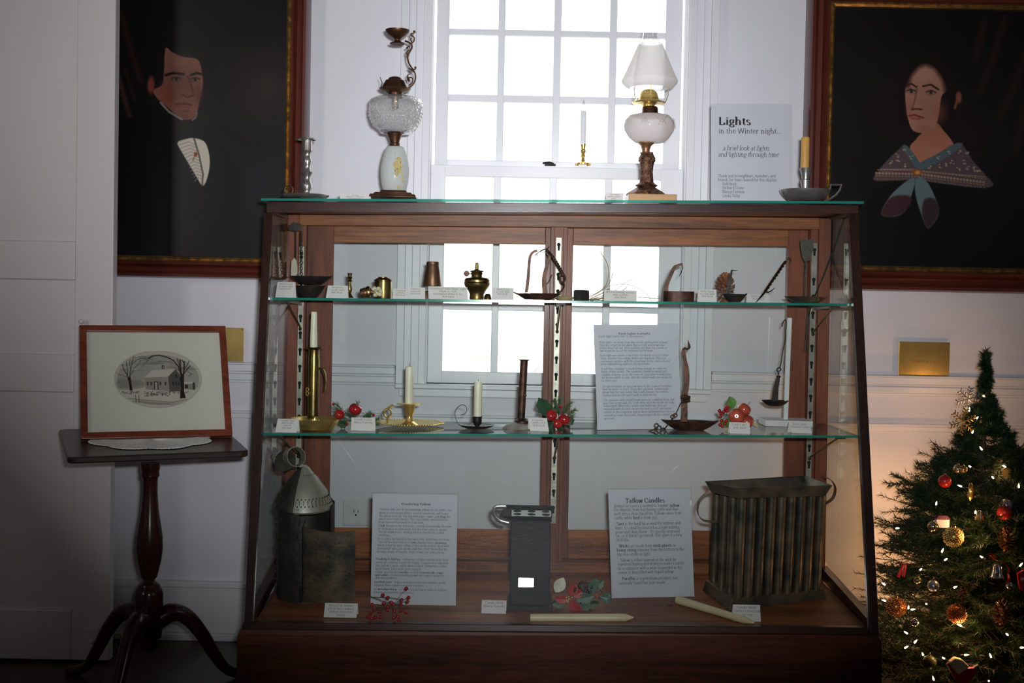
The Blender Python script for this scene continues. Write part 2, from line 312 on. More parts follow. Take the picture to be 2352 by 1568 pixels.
# ------------------------------------------------------------------ serif lettering (a pen-stroke alphabet)
GL = {
'a': (.49, 'a .2 .13 .15 .13 20 340;l .34 .36 .34 .05 .43 .01;a .22 .34 .12 .13 0 165'),
'b': (.55, 'l .1 .74 .1 .02;a .28 .24 .18 .23 -150 150;s .06 .74'), 'c': (.45, 'a .25 .24 .19 .23 45 320'),
'd': (.56, 'l .42 .74 .42 .02;a .24 .24 .18 .23 30 330;s .38 .74;s .46 .01'), 'e': (.48, 'a .25 .24 .19 .23 5 320;l .06 .26 .44 .26'),
'f': (.33, 'l .14 0 .14 .6;a .25 .6 .11 .13 50 180;l .02 .47 .27 .47;s .14 0'),
'g': (.5, 'a .23 .31 .16 .16 0 360;a .24 -.09 .2 .11 0 360;l .16 .14 .09 .07 .2 .03;l .36 .42 .46 .46'),
'h': (.57, 'l .1 .74 .1 0;a .27 .3 .16 .17 0 170;l .43 .3 .43 0;s .1 0;s .43 0;s .06 .74'),
'i': (.29, 'l .14 .47 .14 0;l .14 .69 .14 .6;s .14 0;s .1 .47'), 'j': (.28, 'l .15 .47 .15 -.08;a .05 -.08 .1 .1 -90 0;l .15 .69 .15 .6'),
'k': (.54, 'l .1 .74 .1 0;l .42 .47 .12 .2;l .2 .28 .44 0;s .1 0;s .45 0;s .4 .47'), 'l': (.28, 'l .14 .74 .14 0;s .14 0;s .1 .74'),
'm': (.84, 'l .1 .47 .1 0;a .24 .32 .14 .15 0 170;l .38 .32 .38 0;a .52 .32 .14 .15 0 170;l .66 .32 .66 0;s .1 0;s .38 0;s .66 0;s .06 .47'),
'n': (.57, 'l .1 .47 .1 0;a .27 .3 .16 .17 0 170;l .43 .3 .43 0;s .1 0;s .43 0;s .06 .47'), 'o': (.53, 'a .26 .24 .2 .23 0 360'),
'p': (.55, 'l .1 .47 .1 -.2;a .28 .24 .18 .23 -150 150;s .1 -.2;s .06 .47'), 'q': (.55, 'l .42 .47 .42 -.2;a .24 .24 .18 .23 30 330;s .42 -.2'),
'r': (.42, 'l .1 .47 .1 0;a .28 .28 .17 .18 50 165;s .12 0;s .06 .47'), 's': (.43, 'a .2 .35 .13 .11 30 270;a .2 .12 .15 .12 -150 90'),
't': (.34, 'l .15 .6 .15 .1;a .25 .1 .1 .09 180 310;l .03 .47 .3 .47'), 'u': (.57, 'l .1 .47 .1 .17;a .25 .17 .15 .16 180 360;l .42 .47 .42 0;s .06 .47;s .38 .47'),
'v': (.49, 'l .05 .47 .24 0 .43 .47;s .05 .47;s .43 .47'), 'w': (.73, 'l .04 .47 .2 0 .35 .47 .51 0 .67 .47;s .04 .47;s .67 .47'),
'x': (.5, 'l .06 .47 .43 0;l .42 .47 .06 0;s .06 .47;s .43 0'), 'y': (.49, 'l .05 .47 .24 0;l .43 .47 .18 -.17 .05 -.18;s .05 .47;s .43 .47'),
'z': (.44, 'l .06 .46 .38 .46 .05 .01 .4 .01'),
'A': (.67, 'l .06 0 .33 .7 .6 0;l .16 .24 .5 .24;s .06 0;s .6 0'), 'B': (.65, 'l .12 .7 .12 0;a .3 .53 .2 .17 -90 90;l .1 .7 .3 .7;a .32 .18 .24 .18 -90 90;l .1 0 .32 0;l .12 .36 .32 .36'),
'C': (.64, 'a .34 .35 .28 .35 40 320;l .56 .7 .56 .52'), 'D': (.75, 'l .12 .7 .12 0;a .32 .35 .34 .35 -90 90;l .06 .7 .32 .7;l .06 0 .32 0'),
'E': (.65, 'l .12 .7 .12 0;l .06 .69 .55 .69 .55 .56;l .06 .01 .57 .01 .57 .16;l .12 .36 .4 .36'), 'F': (.6, 'l .12 .7 .12 0;l .06 .69 .54 .69 .54 .56;l .12 .36 .4 .36;s .12 0'),
'H': (.8, 'l .14 .7 .14 0;l .64 .7 .64 0;l .14 .36 .64 .36;s .14 0;s .64 0;s .14 .7;s .64 .7'), 'I': (.39, 'l .19 .7 .19 0;s .19 .7;s .19 0'),
'J': (.5, 'l .3 .7 .3 .12;a .18 .12 .12 .12 -170 0;s .3 .7'), 'K': (.7, 'l .14 .7 .14 0;l .58 .7 .16 .3;l .26 .4 .62 0;s .14 .7;s .14 0;s .62 0;s .56 .7'),
'L': (.6, 'l .15 .7 .15 0;s .15 .7;l .06 .01 .54 .01 .54 .2'), 'M': (.93, 'l .14 0 .14 .7 .45 .05 .76 .7;l .76 .7 .76 0;s .12 0;s .76 0;s .1 .7;s .8 .7'),
'N': (.77, 'l .14 0 .14 .7;l .14 .7 .62 0;l .62 0 .62 .7;s .14 0;s .1 .7;s .62 .7'), 'O': (.74, 'a .37 .35 .31 .35 0 360'),
'P': (.61, 'l .14 .7 .14 0;a .32 .51 .22 .18 -90 90;l .06 .69 .32 .69;l .14 .33 .32 .33;s .14 0'), 'R': (.7, 'l .14 .7 .14 0;a .32 .52 .22 .17 -90 90;l .06 .69 .32 .69;l .14 .35 .32 .35;l .34 .35 .62 0;s .14 0;s .64 0'),
'S': (.56, 'a .28 .52 .18 .17 30 270;a .28 .18 .21 .18 -150 90'), 'T': (.62, 'l .3 .7 .3 0;l .04 .55 .04 .69 .57 .69 .57 .55;s .3 0'),
'U': (.76, 'l .14 .7 .14 .22;a .37 .22 .23 .21 180 360;l .6 .22 .6 .7;s .14 .7;s .6 .7'), 'V': (.67, 'l .05 .7 .33 0 .6 .7;s .05 .7;s .6 .7'),
'W': (.98, 'l .04 .7 .27 0 .48 .7 .7 0 .92 .7;s .04 .7;s .92 .7'), 'Y': (.62, 'l .04 .7 .3 .32 .3 0;l .57 .7 .3 .32;s .3 0'),
'0': (.6, 'a .3 .3 .22 .3 0 360'), '1': (.43, 'l .08 .5 .22 .6 .22 0;s .22 0'), '2': (.56, 'a .27 .45 .17 .16 -20 170;l .42 .38 .08 .02 .48 .02'),
'3': (.55, 'a .26 .42 .15 .15 -90 150;a .26 .12 .19 .16 -150 90'), '4': (.56, 'l .38 0 .38 .6 .06 .18 .52 .18'), '5': (.53, 'l .45 .58 .16 .58 .13 .34;a .25 .2 .19 .19 -150 120'),
'6': (.57, 'a .29 .2 .2 .19 0 360;a .34 .22 .25 .36 100 180'), '8': (.6, 'a .3 .45 .16 .14 0 360;a .3 .16 .2 .16 0 360'), '9': (.57, 'a .28 .4 .2 .19 0 360;a .24 .36 .25 .36 -80 0'),
'.': (.27, 'l .13 .09 .13 0'), ',': (.27, 'l .13 .09 .13 .01 .08 -.12'), '-': (.37, 'l .06 .24 .3 .24;l .06 .26 .3 .26'), "'": (.22, 'l .11 .74 .11 .55'), '"': (.4, 'l .12 .74 .12 .55;l .27 .74 .27 .55'),
'(': (.38, 'a .4 .28 .26 .48 120 240'), ')': (.38, 'a 0 .28 .26 .48 -60 60'), ':': (.31, 'l .15 .46 .15 .37;l .15 .09 .15 0'), '/': (.45, 'l .05 -.1 .4 .72'), '%': (.42, 'a .2 .6 .11 .11 0 360'),
'&': (.71, 'a .3 .55 .14 .14 -40 220;a .28 .18 .21 .18 60 380;l .2 .46 .62 0'),
}
def _glyph(ch, bold):
    adv, d = GL[ch]; T = .17 if bold else .10; th = .05 if bold else .038; qs = []
    for c in d.split(';'):
        q = c.split(); v = [float(x) for x in q[1:]]
        if q[0] == 's': w_ = .10 if bold else .085; qs.append([(v[0] - w_, v[1] - .015), (v[0] + w_, v[1] - .015), (v[0] + w_, v[1] + .018), (v[0] - w_, v[1] + .018)]); continue
        if q[0] == 'l': pts = [(v[i], v[i + 1]) for i in range(0, len(v), 2)]
        else:
            k = max(5, int(abs(v[5] - v[4]) / 30)); pts = [(v[0] + v[2] * math.cos(R(v[4] + (v[5] - v[4]) * i / k)), v[1] + v[3] * math.sin(R(v[4] + (v[5] - v[4]) * i / k))) for i in range(k + 1)]
        arc = q[0] == 'a'; pr = None; n = len(pts)
        for i in range(n - 1):
            if arc: pass
            (x0, y0), (x1, y1) = pts[i], pts[i + 1]
            def wn_(dx, dy):
                L_ = math.hypot(dx, dy) or 1; wd = th + (T - th) * abs(math.sin(math.atan2(dy, dx) - R(-12))) ** 1.5
                return -dy / L_ * wd / 2, dx / L_ * wd / 2
            if arc and i > 0: a_ = pr
            else: a_ = wn_(x1 - x0, y1 - y0)
            if arc and i < n - 2: b_ = wn_(pts[i + 2][0] - x0, pts[i + 2][1] - y0)
            else: b_ = wn_(x1 - x0, y1 - y0)
            pr = b_
            qs.append([(x0 - a_[0], y0 - a_[1]), (x1 - b_[0], y1 - b_[1]), (x1 + b_[0], y1 + b_[1]), (x0 + a_[0], y0 + a_[1])])
    return adv, qs
_gc = {}
def text_line(mb, txt, x, y, size, fit=None, bold=False, ital=False, M=None, center=False):
    """adds one line of lettering in the local x/z plane (x right, z up)"""
    out = []; pen = 0
    for ch in txt:
        if ch == '*': bold = not bold; continue
        if ch == '_': ital = not ital; continue
        if ch == ' ': pen += .26; continue
        k = (ch, bold)
        if k not in _gc: _gc[k] = _glyph(ch, bold)
        adv, qs = _gc[k]; sh = .2 if ital else 0
        for q in qs: out.append([(pen + px + py * sh, py) for px, py in q])
        pen += adv * (1.1 if bold else 1)
    sx = size if fit is None else fit / max(pen, .01)
    if center: x = x - pen * sx / 2
    for q in out: mb.add([(x + px * sx, 0, y + py * size) for px, py in q], [(0, 1, 2, 3)])
    return pen * sx
# ------------------------------------------------------------------ surfaces in space, read off their edges
YW = 3.78
def plane3(a, b, c):
    n = (b - a).cross(c - a).normalized(); return a, n
def hit(px, py, pl):
    d = (fw + cr * ((px - 1176) / F) - cu * ((py - 784) / F)); a, n = pl
    return CAM + d * ((a - CAM).dot(n) / d.dot(n))
def zat(pl, x, y):
    a, n = pl; return a.z - (n.x * (x - a.x) + n.y * (y - a.y)) / n.z
def levelplane(L, Rr):      # level from front to back through two front-edge points
    return plane3(L, Rr, L + Vector((0, .3, 0)))
S_TOP = levelplane(at(604, 457, 3.27), at(1978, 464, 3.27))
S_ONE = levelplane(at(622, 683, 3.255), at(1955, 697, 3.255))
S_TWO = levelplane(at(602, 994, 3.165), at(1972, 1000, 3.165))
S_DECK = plane3(at(577, 1431, 3.05), at(1995, 1443, 3.05), at(1176, 1314, 3.50))
def FPY(y): return 3.284 - (y - 490) * (.254 / 955)

# ------------------------------------------------------------------ room shell
FLOORZ = 0.0
XL, XR, YR, ZC = -3.0, 3.0, -1.5, 2.6
def zw(py, px=1176): return at(px, py, YW).z
def xw(px, py=784): return at(px, py, YW).x
mb = MB(); mb.box(XL, XR, YR, YW + .3, -.08, 0); tag(mb.build('floor', m_floor, smooth=False), kind='structure')
mb = MB(); mb.box(XL, XR, YR, YW + .3, ZC, ZC + .08); tag(mb.build('ceiling', m_ceil, smooth=False), kind='structure')
mb = MB(); mb.box(XL - .1, XL, YR, YW + .3, 0, ZC); tag(mb.build('wall_left', m_wall, smooth=False), kind='structure')
mb = MB(); mb.box(XR, XR + .1, YR, YW + .3, 0, ZC); tag(mb.build('wall_right', m_wall, smooth=False), kind='structure')
mb = MB(); mb.box(XL, XR, YR - .1, YR, 0, ZC); tag(mb.build('wall_rear', m_rear, smooth=False), kind='structure')
# window opening
wx0, wx1 = at(989, 200, YW).x, at(1579, 200, YW).x
wz1, wz0 = zw(-112), zw(884)
mb = MB()
mb.box(XL, wx0, YW, YW + .16, 0, ZC); mb.box(wx1, XR, YW, YW + .16, 0, ZC)
mb.box(wx0, wx1, YW, YW + .16, wz1, ZC); mb.box(wx0, wx1, YW, YW + .16, 0, wz0)
tag(mb.build('wall_front', m_wall, smooth=False), kind='structure')
# window: frame, sashes, panes, casing
YG = YW + .075     # upper sash
def wpx(p, y=200, Y=YW): return at(p, y, Y).x
fr_ = MB(); YS1, YS0 = YW + .055, YW + .015
# sash measured px columns at y~150 for upper, lower shares them
colsU = [(1030, 1142), (1158, 1270), (1287, 1398), (1415, 1526)]
def sash(mb, Y, xo0, xo1, zt, zb, cols, rows, th):
    xs = [xo0] + [v for c in cols for v in c] + [xo1]; 
    zs = [zt] + [v for r in rows for v in r] + [zb]
    for i in range(0, len(xs), 2): 
        w_ = 0 if i in (0, len(xs) - 2) else .004
        mb.box(xs[i], xs[i + 1], Y + w_, Y + th - w_, zb, zt)
    for i in range(0, len(zs), 2):
        w_ = 0 if i in (0, len(zs) - 2) else .005
        mb.box(xo0 + .001, xo1 - .001, Y + w_ + .001, Y + th - w_ - .001, zs[i + 1], zs[i])
    for a_, b_ in cols:      # thin glazing beads that catch light
        for t_, u_ in rows: pass
def X_(p, Y): return at(p, 200, Y).x
def Z_(p, Y): return at(1030, p, Y).z
ux = [(X_(a_, YW + .06), X_(b_, YW + .06)) for a_, b_ in colsU]
uz = [(Z_(a_, YW + .06), Z_(b_, YW + .06)) for a_, b_ in ((-75, 64), (78, 215), (231, 366))]
sash(fr_, YW + .06, wx0 + .012, wx1 - .012, wz1, Z_(385, YW + .06), ux, uz, .035)
lz = [(Z_(a_, YW + .02), Z_(b_, YW + .02)) for a_, b_ in ((404, 543), (557, 696), (711, 852))]
lx = [(X_(a_ - 3, YW + .02), X_(b_ - 3, YW + .02)) for a_, b_ in colsU]
sash(fr_, YW + .02, wx0 + .004, wx1 - .004, Z_(378, YW + .02), wz0 + .0006, lx, lz, .038)
fr = fr_.build('window_1', m_trim, smooth=False, bevel=.002); tag(fr, kind='structure')
gp = MB(); gp.box(wx0 + .02, wx1 - .02, YW + .076, YW + .079, uz[-1][1] - .005, wz1 - .01)
gp.box(wx0 + .02, wx1 - .02, YW + .037, YW + .040, wz0 + .02, lz[0][0] + .005)
gp.build('glass_panes', m_wglass, fr, smooth=False)
# jamb linings and casing
cs = MB()
for s_, xa in ((-1, wx0), (1, wx1)):
    cs.box(min(xa, xa - s_ * .004), max(xa, xa - s_ * .004), YW - .012, YW + .1, wz0, wz1)
    k = 1 / 740.
    prof = [(0, .022, .026), (.022, .045, .018), (.045, .066, .024), (.066, .090, .034)]
    for a_, b_, t_ in prof:
        x0_, x1_ = xa + s_ * a_, xa + s_ * b_
        cs.box(min(x0_, x1_), max(x0_, x1_), YW - t_, YW, wz0 - .0, min(wz1 + b_, ZC))
for a_, b_, t_ in [(0, .022, .026), (.022, .045, .018), (.045, .066, .024), (.066, .090, .034)]:
    cs.box(wx0 - b_, wx1 + b_, YW - t_ + .001, YW, wz1 + a_, wz1 + b_)
cs.build('window_frame', m_trim, fr, smooth=False, bevel=.0015)
sl = MB(); sl.box(wx0 - .09, wx1 + .09, YW - .05, YW + .1, wz0 - .014, wz0); sl.box(wx0 - .08, wx1 + .08, YW - .022, YW, wz0 - .04, wz0 - .014)
sl.build('window_sill', m_trim, fr, smooth=False, bevel=.003)
lk = MB(); lp = at(1262, 378, YW + .03)
lk.box(lp.x - .014, lp.x + .02, YW + .04, YW + .058, lp.z - .001, lp.z + .004)
lk.tube([(lp.x - .02, YW + .045, lp.z + .006), (lp.x, YW + .05, lp.z + .008), (lp.x + .014, YW + .05, lp.z + .004)], [.003, .005, .004], 8)
tag(lk.build('sash_lock', m_black, fr), label='small black sash lock')
# dado: chair rail, lower mouldings, baseboard
def wall_strip(name, segs, x0, x1, m=m_trim, kind='structure', nm=None):
    mb = MB()
    for a_, b_, t_ in segs: mb.box(x0, x1, YW - t_, YW, b_, a_)
    o = mb.build(name, m, smooth=False, bevel=.003); tag(o, kind=kind); return o
zc = lambda p: zw(p + 7, 1176)          # heights read at the left, carried to mid-picture
c0 = lambda p, x=560: at(x, p, YW).z
rail = [(c0(831), c0(836), .036), (c0(836), c0(852), .028), (c0(852), c0(857), .014), (c0(857), c0(872), .022), (c0(872), c0(878), .012)]
xl_, xr_ = wx0 - .092, wx1 + .092
wall_strip('trim_1', rail, XL, xl_); wall_strip('trim_2', rail, xr_, XR)
wall_strip('trim_3', [(c0(942), c0(948), .020), (c0(948), c0(960), .008)], XL, XR)
wall_strip('baseboard_front', [(c0(1334), c0(1347), .030), (c0(1347), c0(1452), .018), (c0(1452), 0, .030)], XL, XR)
for i, (a_, b_) in enumerate(((915, 921), (938, 941))): pass
# outlet on the dado, seen through the case
B = at(818, 1177, YW - .006); o_ = MB(); kx = YW / F
o_.box(-.041, .041, 0, .006, -.041, .041)
oo = empty('wall_outlet', (B.x, B.y, B.z), 'white square wall outlet low on the dado behind the case', 'outlet')
o_.build('cover_plate', m_plate, oo, smooth=False, bevel=.003)
f_ = MB().lathe([(0, 0), (.0155, 0), (.0165, .0015), (.0165, .004)], 28); f_.mat4(Matrix.Rotation(R(90), 4, 'X')); f_.v = [(x, -y * 0 - .004 + y * .2, z) for x, y, z in f_.v]
f_ = MB(); pts = [(math.cos(a_) * .0175, -.004, max(-.0135, min(.0135, math.sin(a_) * .0175))) for a_ in [2 * PI * i / 28 for i in range(28)]]
f_.prism(pts, (0, .005, 0)); f_ = f_.build('socket_face', m_plate, oo, ang=30)
h_ = MB(); h_.box(-.0075, -.0055, -.0046, -.003, .000, .009); h_.box(.0055, .0075, -.0046, -.003, .001, .008)
h_.prism([(math.cos(a_) * .0028, -.0046, -.0065 + math.sin(a_) * .0028) for a_ in [2 * PI * i / 12 for i in range(12)]], (0, .001, 0))
h_.build('slot', m_hole, f_, smooth=False)

# ------------------------------------------------------------------ panelled door standing open at the left
YD = 3.50
def dz(p, x=120): return at(x, p, YD).z
dx1 = at(262, 400, YD).x; dxs = at(171, 700, YD).x; dxl = at(-420, 700, YD).x
mb = MB()
mb.box(dxs, dx1, YD, YD + .038, .008, 2.15); mb.box(dxl, dxl + .12, YD, YD + .038, .008, 2.15)
for a_, b_ in ((553, 642), (813, 900), (1400, 1530)):
    mb.box(dxl + .12, dxs, YD, YD + .037, max(dz(b_), .008), dz(a_))
mb.box(dxl + .12, dxs, YD, YD + .037, 2.05, 2.15)
d_ = mb.build('door_1', m_door, smooth=False, bevel=.003); tag(d_, kind='structure')
mb = MB(); mb.box(dxl + .1, dxs + .01, YD + .011, YD + .026, .05, 2.1); mb.build('door_panel', m_door, d_, smooth=False)
k_ = at(192, 738, YD); mb = MB(); mb.lathe([(.003, 0), (.0035, .008), (.007, .012), (.008, .018), (.005, .023), (0, .024)], 16)
mb.mat4(Matrix.Translation((k_.x, YD, k_.z)) @ Matrix.Rotation(R(90), 4, 'X')); tag(mb.build('door_knob', m_door, d_), label='small painted peg')
l_ = at(215, 1470, YD); mb = MB(); mb.box(l_.x - .02, l_.x + .02, YD - .006, YD, l_.z - .03, l_.z + .035); mb.box(l_.x - .012, l_.x + .012, YD - .012, YD - .005, l_.z - .045, l_.z + .0); mb.ball((l_.x, YD - .014, l_.z), .006)
tag(mb.build('door_latch', m_door, d_, bevel=.002), label='painted-over bolt at the foot of the door')

# ------------------------------------------------------------------ outside the window
mb = MB(); mb.box(-40, 40, YW + .6, 60, -.65, -.6)
m_snow = simple('snowy_ground', (.75, .74, .70), .9, noise=.25, nscale=.6, col2=(.42, .42, .30))
tag(mb.build('ground', m_snow, smooth=False), kind='structure')
m_bush = simple('winter_bush', (.60, .55, .42), .9, noise=.5, nscale=4)
m_bushg = simple('green_bush', (.46, .52, .36), .9, noise=.5, nscale=4)
def shrub(px, Y, r, h, mat, label, name='shrub', tall=False):
    c = at(px, 700, Y); mb = MB(); rr = random.Random(int(px))
    for i in range(46):
        a_ = rr.uniform(0, 2 * PI); q = rr.random() ** .5 * r
        p = Vector((0, 0, 0)); e = Vector((math.cos(a_) * q, math.sin(a_) * q, h * (1 - .5 * (q / r) ** 2) * rr.uniform(.6, 1)))
        s_ = Vector((e.x * .15, e.y * .15, h * (.3 if tall else .05)))
        m_ = s_.lerp(e, .5) + Vector((rr.uniform(-1, 1), rr.uniform(-1, 1), rr.uniform(-.5, .5))) * r * .15
        mb.tube([s_, m_, e], [.02 if tall else .012, .01, .004], 4)
        for _ in range(5):
            f = m_.lerp(e, rr.random()); g_ = f + Vector((rr.uniform(-1, 1), rr.uniform(-1, 1), rr.uniform(0, 1))) * r * .2
            mb.tube([f, g_], [.006, .003], 3)
    if tall: mb.tube([(0, 0, 0), (.05, 0, h * .4), (0, .05, h * .7)], [.12, .09, .03], 8)
    o = mb.build(name, mat); o.location = (c.x, Y, -.6); tag(o, label, 'bush' if not tall else 'tree')
shrub(1070, 9.0, .7, 1.36, m_bushg, 'pale green bush on the snowy lawn outside the window')
shrub(1190, 11, .6, 1.3, m_bush, 'low tan bush further back on the snowy lawn')
shrub(1350, 10, .6, 1.4, m_bush, 'small tan bush outside, seen past the centre post')

# ------------------------------------------------------------------ painted flat pictures
class Paint:
    def __init__(s, x0, x1, y0, y1, step, bg):
        s.xs = np.arange(x0, x1 + step * .5, step); s.ys = np.arange(y0, y1 + step * .5, step)
        s.X, s.Y = np.meshgrid(s.xs, s.ys); s.C = np.zeros(s.X.shape + (3,)); s.C[:] = bg
        s.T = lambda p: p
    def blend(s, a, col): 
        a = np.clip(a, 0, 1)[..., None]; s.C = s.C * (1 - a) + np.array(col) * a
    def _sd(s, P):
        P = np.array(P, float); d = np.full(s.X.shape, 1e9); ins = np.zeros(s.X.shape, bool); n = len(P)
        for i in range(n):
            ax, ay = P[i]; bx, by = P[(i + 1) % n]; ex, ey = bx - ax, by - ay; L = ex * ex + ey * ey + 1e-9
            t = np.clip(((s.X - ax) * ex + (s.Y - ay) * ey) / L, 0, 1)
            d = np.minimum(d, np.hypot(s.X - ax - t * ex, s.Y - ay - t * ey))
            cnd = ((ay > s.Y) != (by > s.Y)) & (s.X < ex * (s.Y - ay) / (ey if abs(ey) > 1e-9 else 1e-9) + ax); ins ^= cnd
        return np.where(ins, d, -d)
    def poly(s, P, col, soft=3, op=1, smooth=True):
        P = [s.T(p) for p in P]; soft = max(soft * getattr(s, 'k', 1), s.xs[1] - s.xs[0])
        if smooth:
            Q = []; n = len(P)
            for i in range(n):
                p0, p1, p2, p3 = [np.array(P[(i + j - 1) % n], float) for j in range(4)]
                for t in (0, .25, .5, .75): Q.append(.5 * ((2 * p1) + (-p0 + p2) * t + (2 * p0 - 5 * p1 + 4 * p2 - p3) * t * t + (-p0 + 3 * p1 - 3 * p2 + p3) * t ** 3))
            P = Q
        s.blend((s._sd(P) / soft + .5) * 1 * op if op == 1 else np.clip(s._sd(P) / soft + .5, 0, 1) * op, col)
    def ell(s, cx, cy, rx, ry, col, soft=.4, op=1):
        cx, cy = s.T((cx, cy)); k = s.k if hasattr(s, 'k') else 1
        d = np.hypot((s.X - cx) / (rx * k), (s.Y - cy) / (ry * k)); s.blend(np.clip((1 - d) / soft, 0, 1) * op, col)
    def line(s, P, w_, col, soft=2, op=1):
        P = [s.T(p) for p in P]; kk = getattr(s, 'k', 1); w_ = w_ * kk; soft = max(soft * kk, s.xs[1] - s.xs[0]); d = np.full(s.X.shape, 1e9)
        for (ax, ay), (bx, by) in zip(P[:-1], P[1:]):
            ex, ey = bx - ax, by - ay; L = ex * ex + ey * ey + 1e-9
            t = np.clip(((s.X - ax) * ex + (s.Y - ay) * ey) / L, 0, 1); d = np.minimum(d, np.hypot(s.X - ax - t * ex, s.Y - ay - t * ey))
        s.blend(np.clip((w_ / 2 - d) / soft + .5, 0, 1) * op, col)
    def mesh(s, name, mat, P3, parent, off, gain=1.0):
        ny, nx = s.X.shape; vs = [tuple(P3(x, y) - Vector(off)) for y in s.ys for x in s.xs]
        fs = [(j * nx + i, j * nx + i + 1, (j + 1) * nx + i + 1, (j + 1) * nx + i) for j in range(ny - 1) for i in range(nx - 1)]
        me = bpy.data.meshes.new(name); me.from_pydata(vs, [], fs); me.materials.append(mat)
        c = s.C / 255.; lin = np.where(c <= .04045, c / 12.92, ((c + .055) / 1.055) ** 2.4) * gain
        at_ = me.color_attributes.new('paint', 'FLOAT_COLOR', 'POINT')
        buf = np.ones((ny * nx, 4), np.float32); buf[:, :3] = np.clip(lin.reshape(-1, 3), 0, 1); at_.data.foreach_set('color', buf.ravel())
        me.update(); o = bpy.data.objects.new(name, me); COL.objects.link(o); o.parent = parent; return o
m_oil = attrmat('oil_paint', .32, .35); m_print = attrmat('engraving', .8, .2)
YP = 3.735
def pframe(root, x0, x1, y0, y1, w_, ref, off):     # canvas px box; w_ total frame width px
    rx, ry = ref
    def pt(x, y, Y): return at(x, y, Y)
    k = YP / F; a_ = pt(x0, ry, YP).x; b_ = pt(x1, ry, YP).x; t_ = pt(rx, y0, YP).z; u_ = pt(rx, y1, YP).z
    g = 12 * k; W = w_ * k
    def ring(i0, i1, ya, yb, name, mats):
        for side in range(4):
            mb = MB(); A = [(a_ - i0, u_ - i0), (b_ + i0, u_ - i0), (b_ + i0, t_ + i0), (a_ - i0, t_ + i0)]; Bq = [(a_ - i1, u_ - i1), (b_ + i1, u_ - i1), (b_ + i1, t_ + i1), (a_ - i1, t_ + i1)]
            p, q = side, (side + 1) % 4
            n = 6; pr = name[1]
            rings = []
            for j in range(len(pr)):
                f, y = pr[j]; rings.append([(lerp(A[p][0], Bq[p][0], f), y, lerp(A[p][1], Bq[p][1], f)), (lerp(A[q][0], Bq[q][0], f), y, lerp(A[q][1], Bq[q][1], f))])
            vs = [v for r_ in rings for v in r_]; fs = [(2 * j, 2 * j + 1, 2 * j + 3, 2 * j + 2) for j in range(len(pr) - 1)]
            mb.add(vs, fs); yield mb, side
    gp_ = [(0, YP + .004), (.1, YP - .012), (.45, YP - .018), (.6, YP - .010), (.8, YP - .015), (1, YP - .012)]
    for mb, s_ in ring(0, g, 0, 0, ('g', gp_), None): mb.build('gilt_slip', m_gilt, root, off)
    wp_ = [(0, YP - .012), (.06, YP - .026), (.2, YP - .030), (.3, YP - .016), (.38, YP - .022), (.6, YP - .016), (.68, YP - .022), (.78, YP - .032), (.93, YP - .034), (1, YP - .022), (1, YW - .001)]
    for mb, s_ in ring(g, W, 0, 0, ('w', wp_), None): mb.build('frame_rail', m_pframeh if s_ in (0, 2) else m_pframe, root, off)
    bk = MB(); bk.box(a_ - W + .004, b_ + W - .004, YP + .004, YW - .002, u_ - W + .004, t_ + W - .004); bk.build('backing_board', m_dark, root, off, smooth=False)
    def P3(x, y): return Vector((lerp(a_, b_, (x - x0) / (x1 - x0)), YP, lerp(t_, u_, (y - y0) / (y1 - y0))))
    return P3
# the man
pm = Paint(170, 657, -150, 588, 1.6, (15, 12, 12)); pm.T = lambda p: (p[0] / 2.4125 + 240, p[1] / 2.4125); pm.k = 1 / 2.4125
pm.ell(900, 470, 330, 330, (58, 44, 38), 1, .8); pm.ell(860, 1000, 300, 400, (24, 24, 28), 1, .8)
pm.line([(90, 80), (150, 300), (200, 450)], 30, (60, 24, 26), 22, .7); pm.line([(60, 370), (110, 540), (140, 640)], 26, (80, 45, 44), 18, .7); pm.line([(110, 380), (170, 560)], 14, (60, 24, 26), 14, .6)
pm.poly([(245, 420), (250, 300), (330, 210), (450, 190), (540, 260), (590, 380), (580, 470), (535, 470), (520, 340), (420, 320), (335, 270), (335, 420), (310, 480), (270, 490)], (11, 9, 9), 6)
pm.ell(258, 472, 26, 62, (140, 66, 50), .5)
pm.poly([(335, 268), (370, 285), (430, 312), (515, 325), (540, 400), (545, 470), (530, 540), (518, 610), (500, 645), (462, 662), (420, 655), (350, 605), (290, 540), (270, 500), (318, 470), (328, 400)], (150, 100, 82), 5)
pm.ell(345, 520, 75, 85, (160, 76, 56), 1, .8); pm.ell(525, 520, 35, 80, (110, 52, 42), 1, .7); pm.ell(450, 640, 75, 45, (118, 62, 50), 1, .7); pm.ell(430, 340, 90, 50, (168, 116, 92), 1, .5)
pm.line([(338, 415), (380, 402), (438, 408)], 14, (25, 15, 13), 6); pm.line([(478, 412), (510, 400), (535, 405)], 13, (25, 15, 13), 6)
for ex in (398, 503):
    pm.ell(ex, 437, 36, 18, (80, 48, 42), .8, .8); pm.ell(ex, 437, 24, 10, (150, 120, 105), .5); pm.ell(ex, 437, 10, 10, (18, 14, 14), .4); pm.line([(ex - 25, 432), (ex, 425), (ex + 24, 433)], 5, (20, 12, 10), 3)
pm.line([(462, 420), (480, 470), (492, 515)], 12, (95, 50, 40), 8, .7); pm.ell(462, 515, 30, 20, (168, 84, 66), .9, .8); pm.line([(435, 522), (460, 535), (492, 524)], 8, (60, 28, 24), 5, .8)
pm.line([(400, 575), (440, 570), (486, 578)], 9, (112, 34, 30), 4); pm.line([(410, 588), (470, 592)], 8, (150, 70, 58), 6, .7); pm.line([(425, 612), (470, 612)], 6, (95, 48, 40), 8, .7)
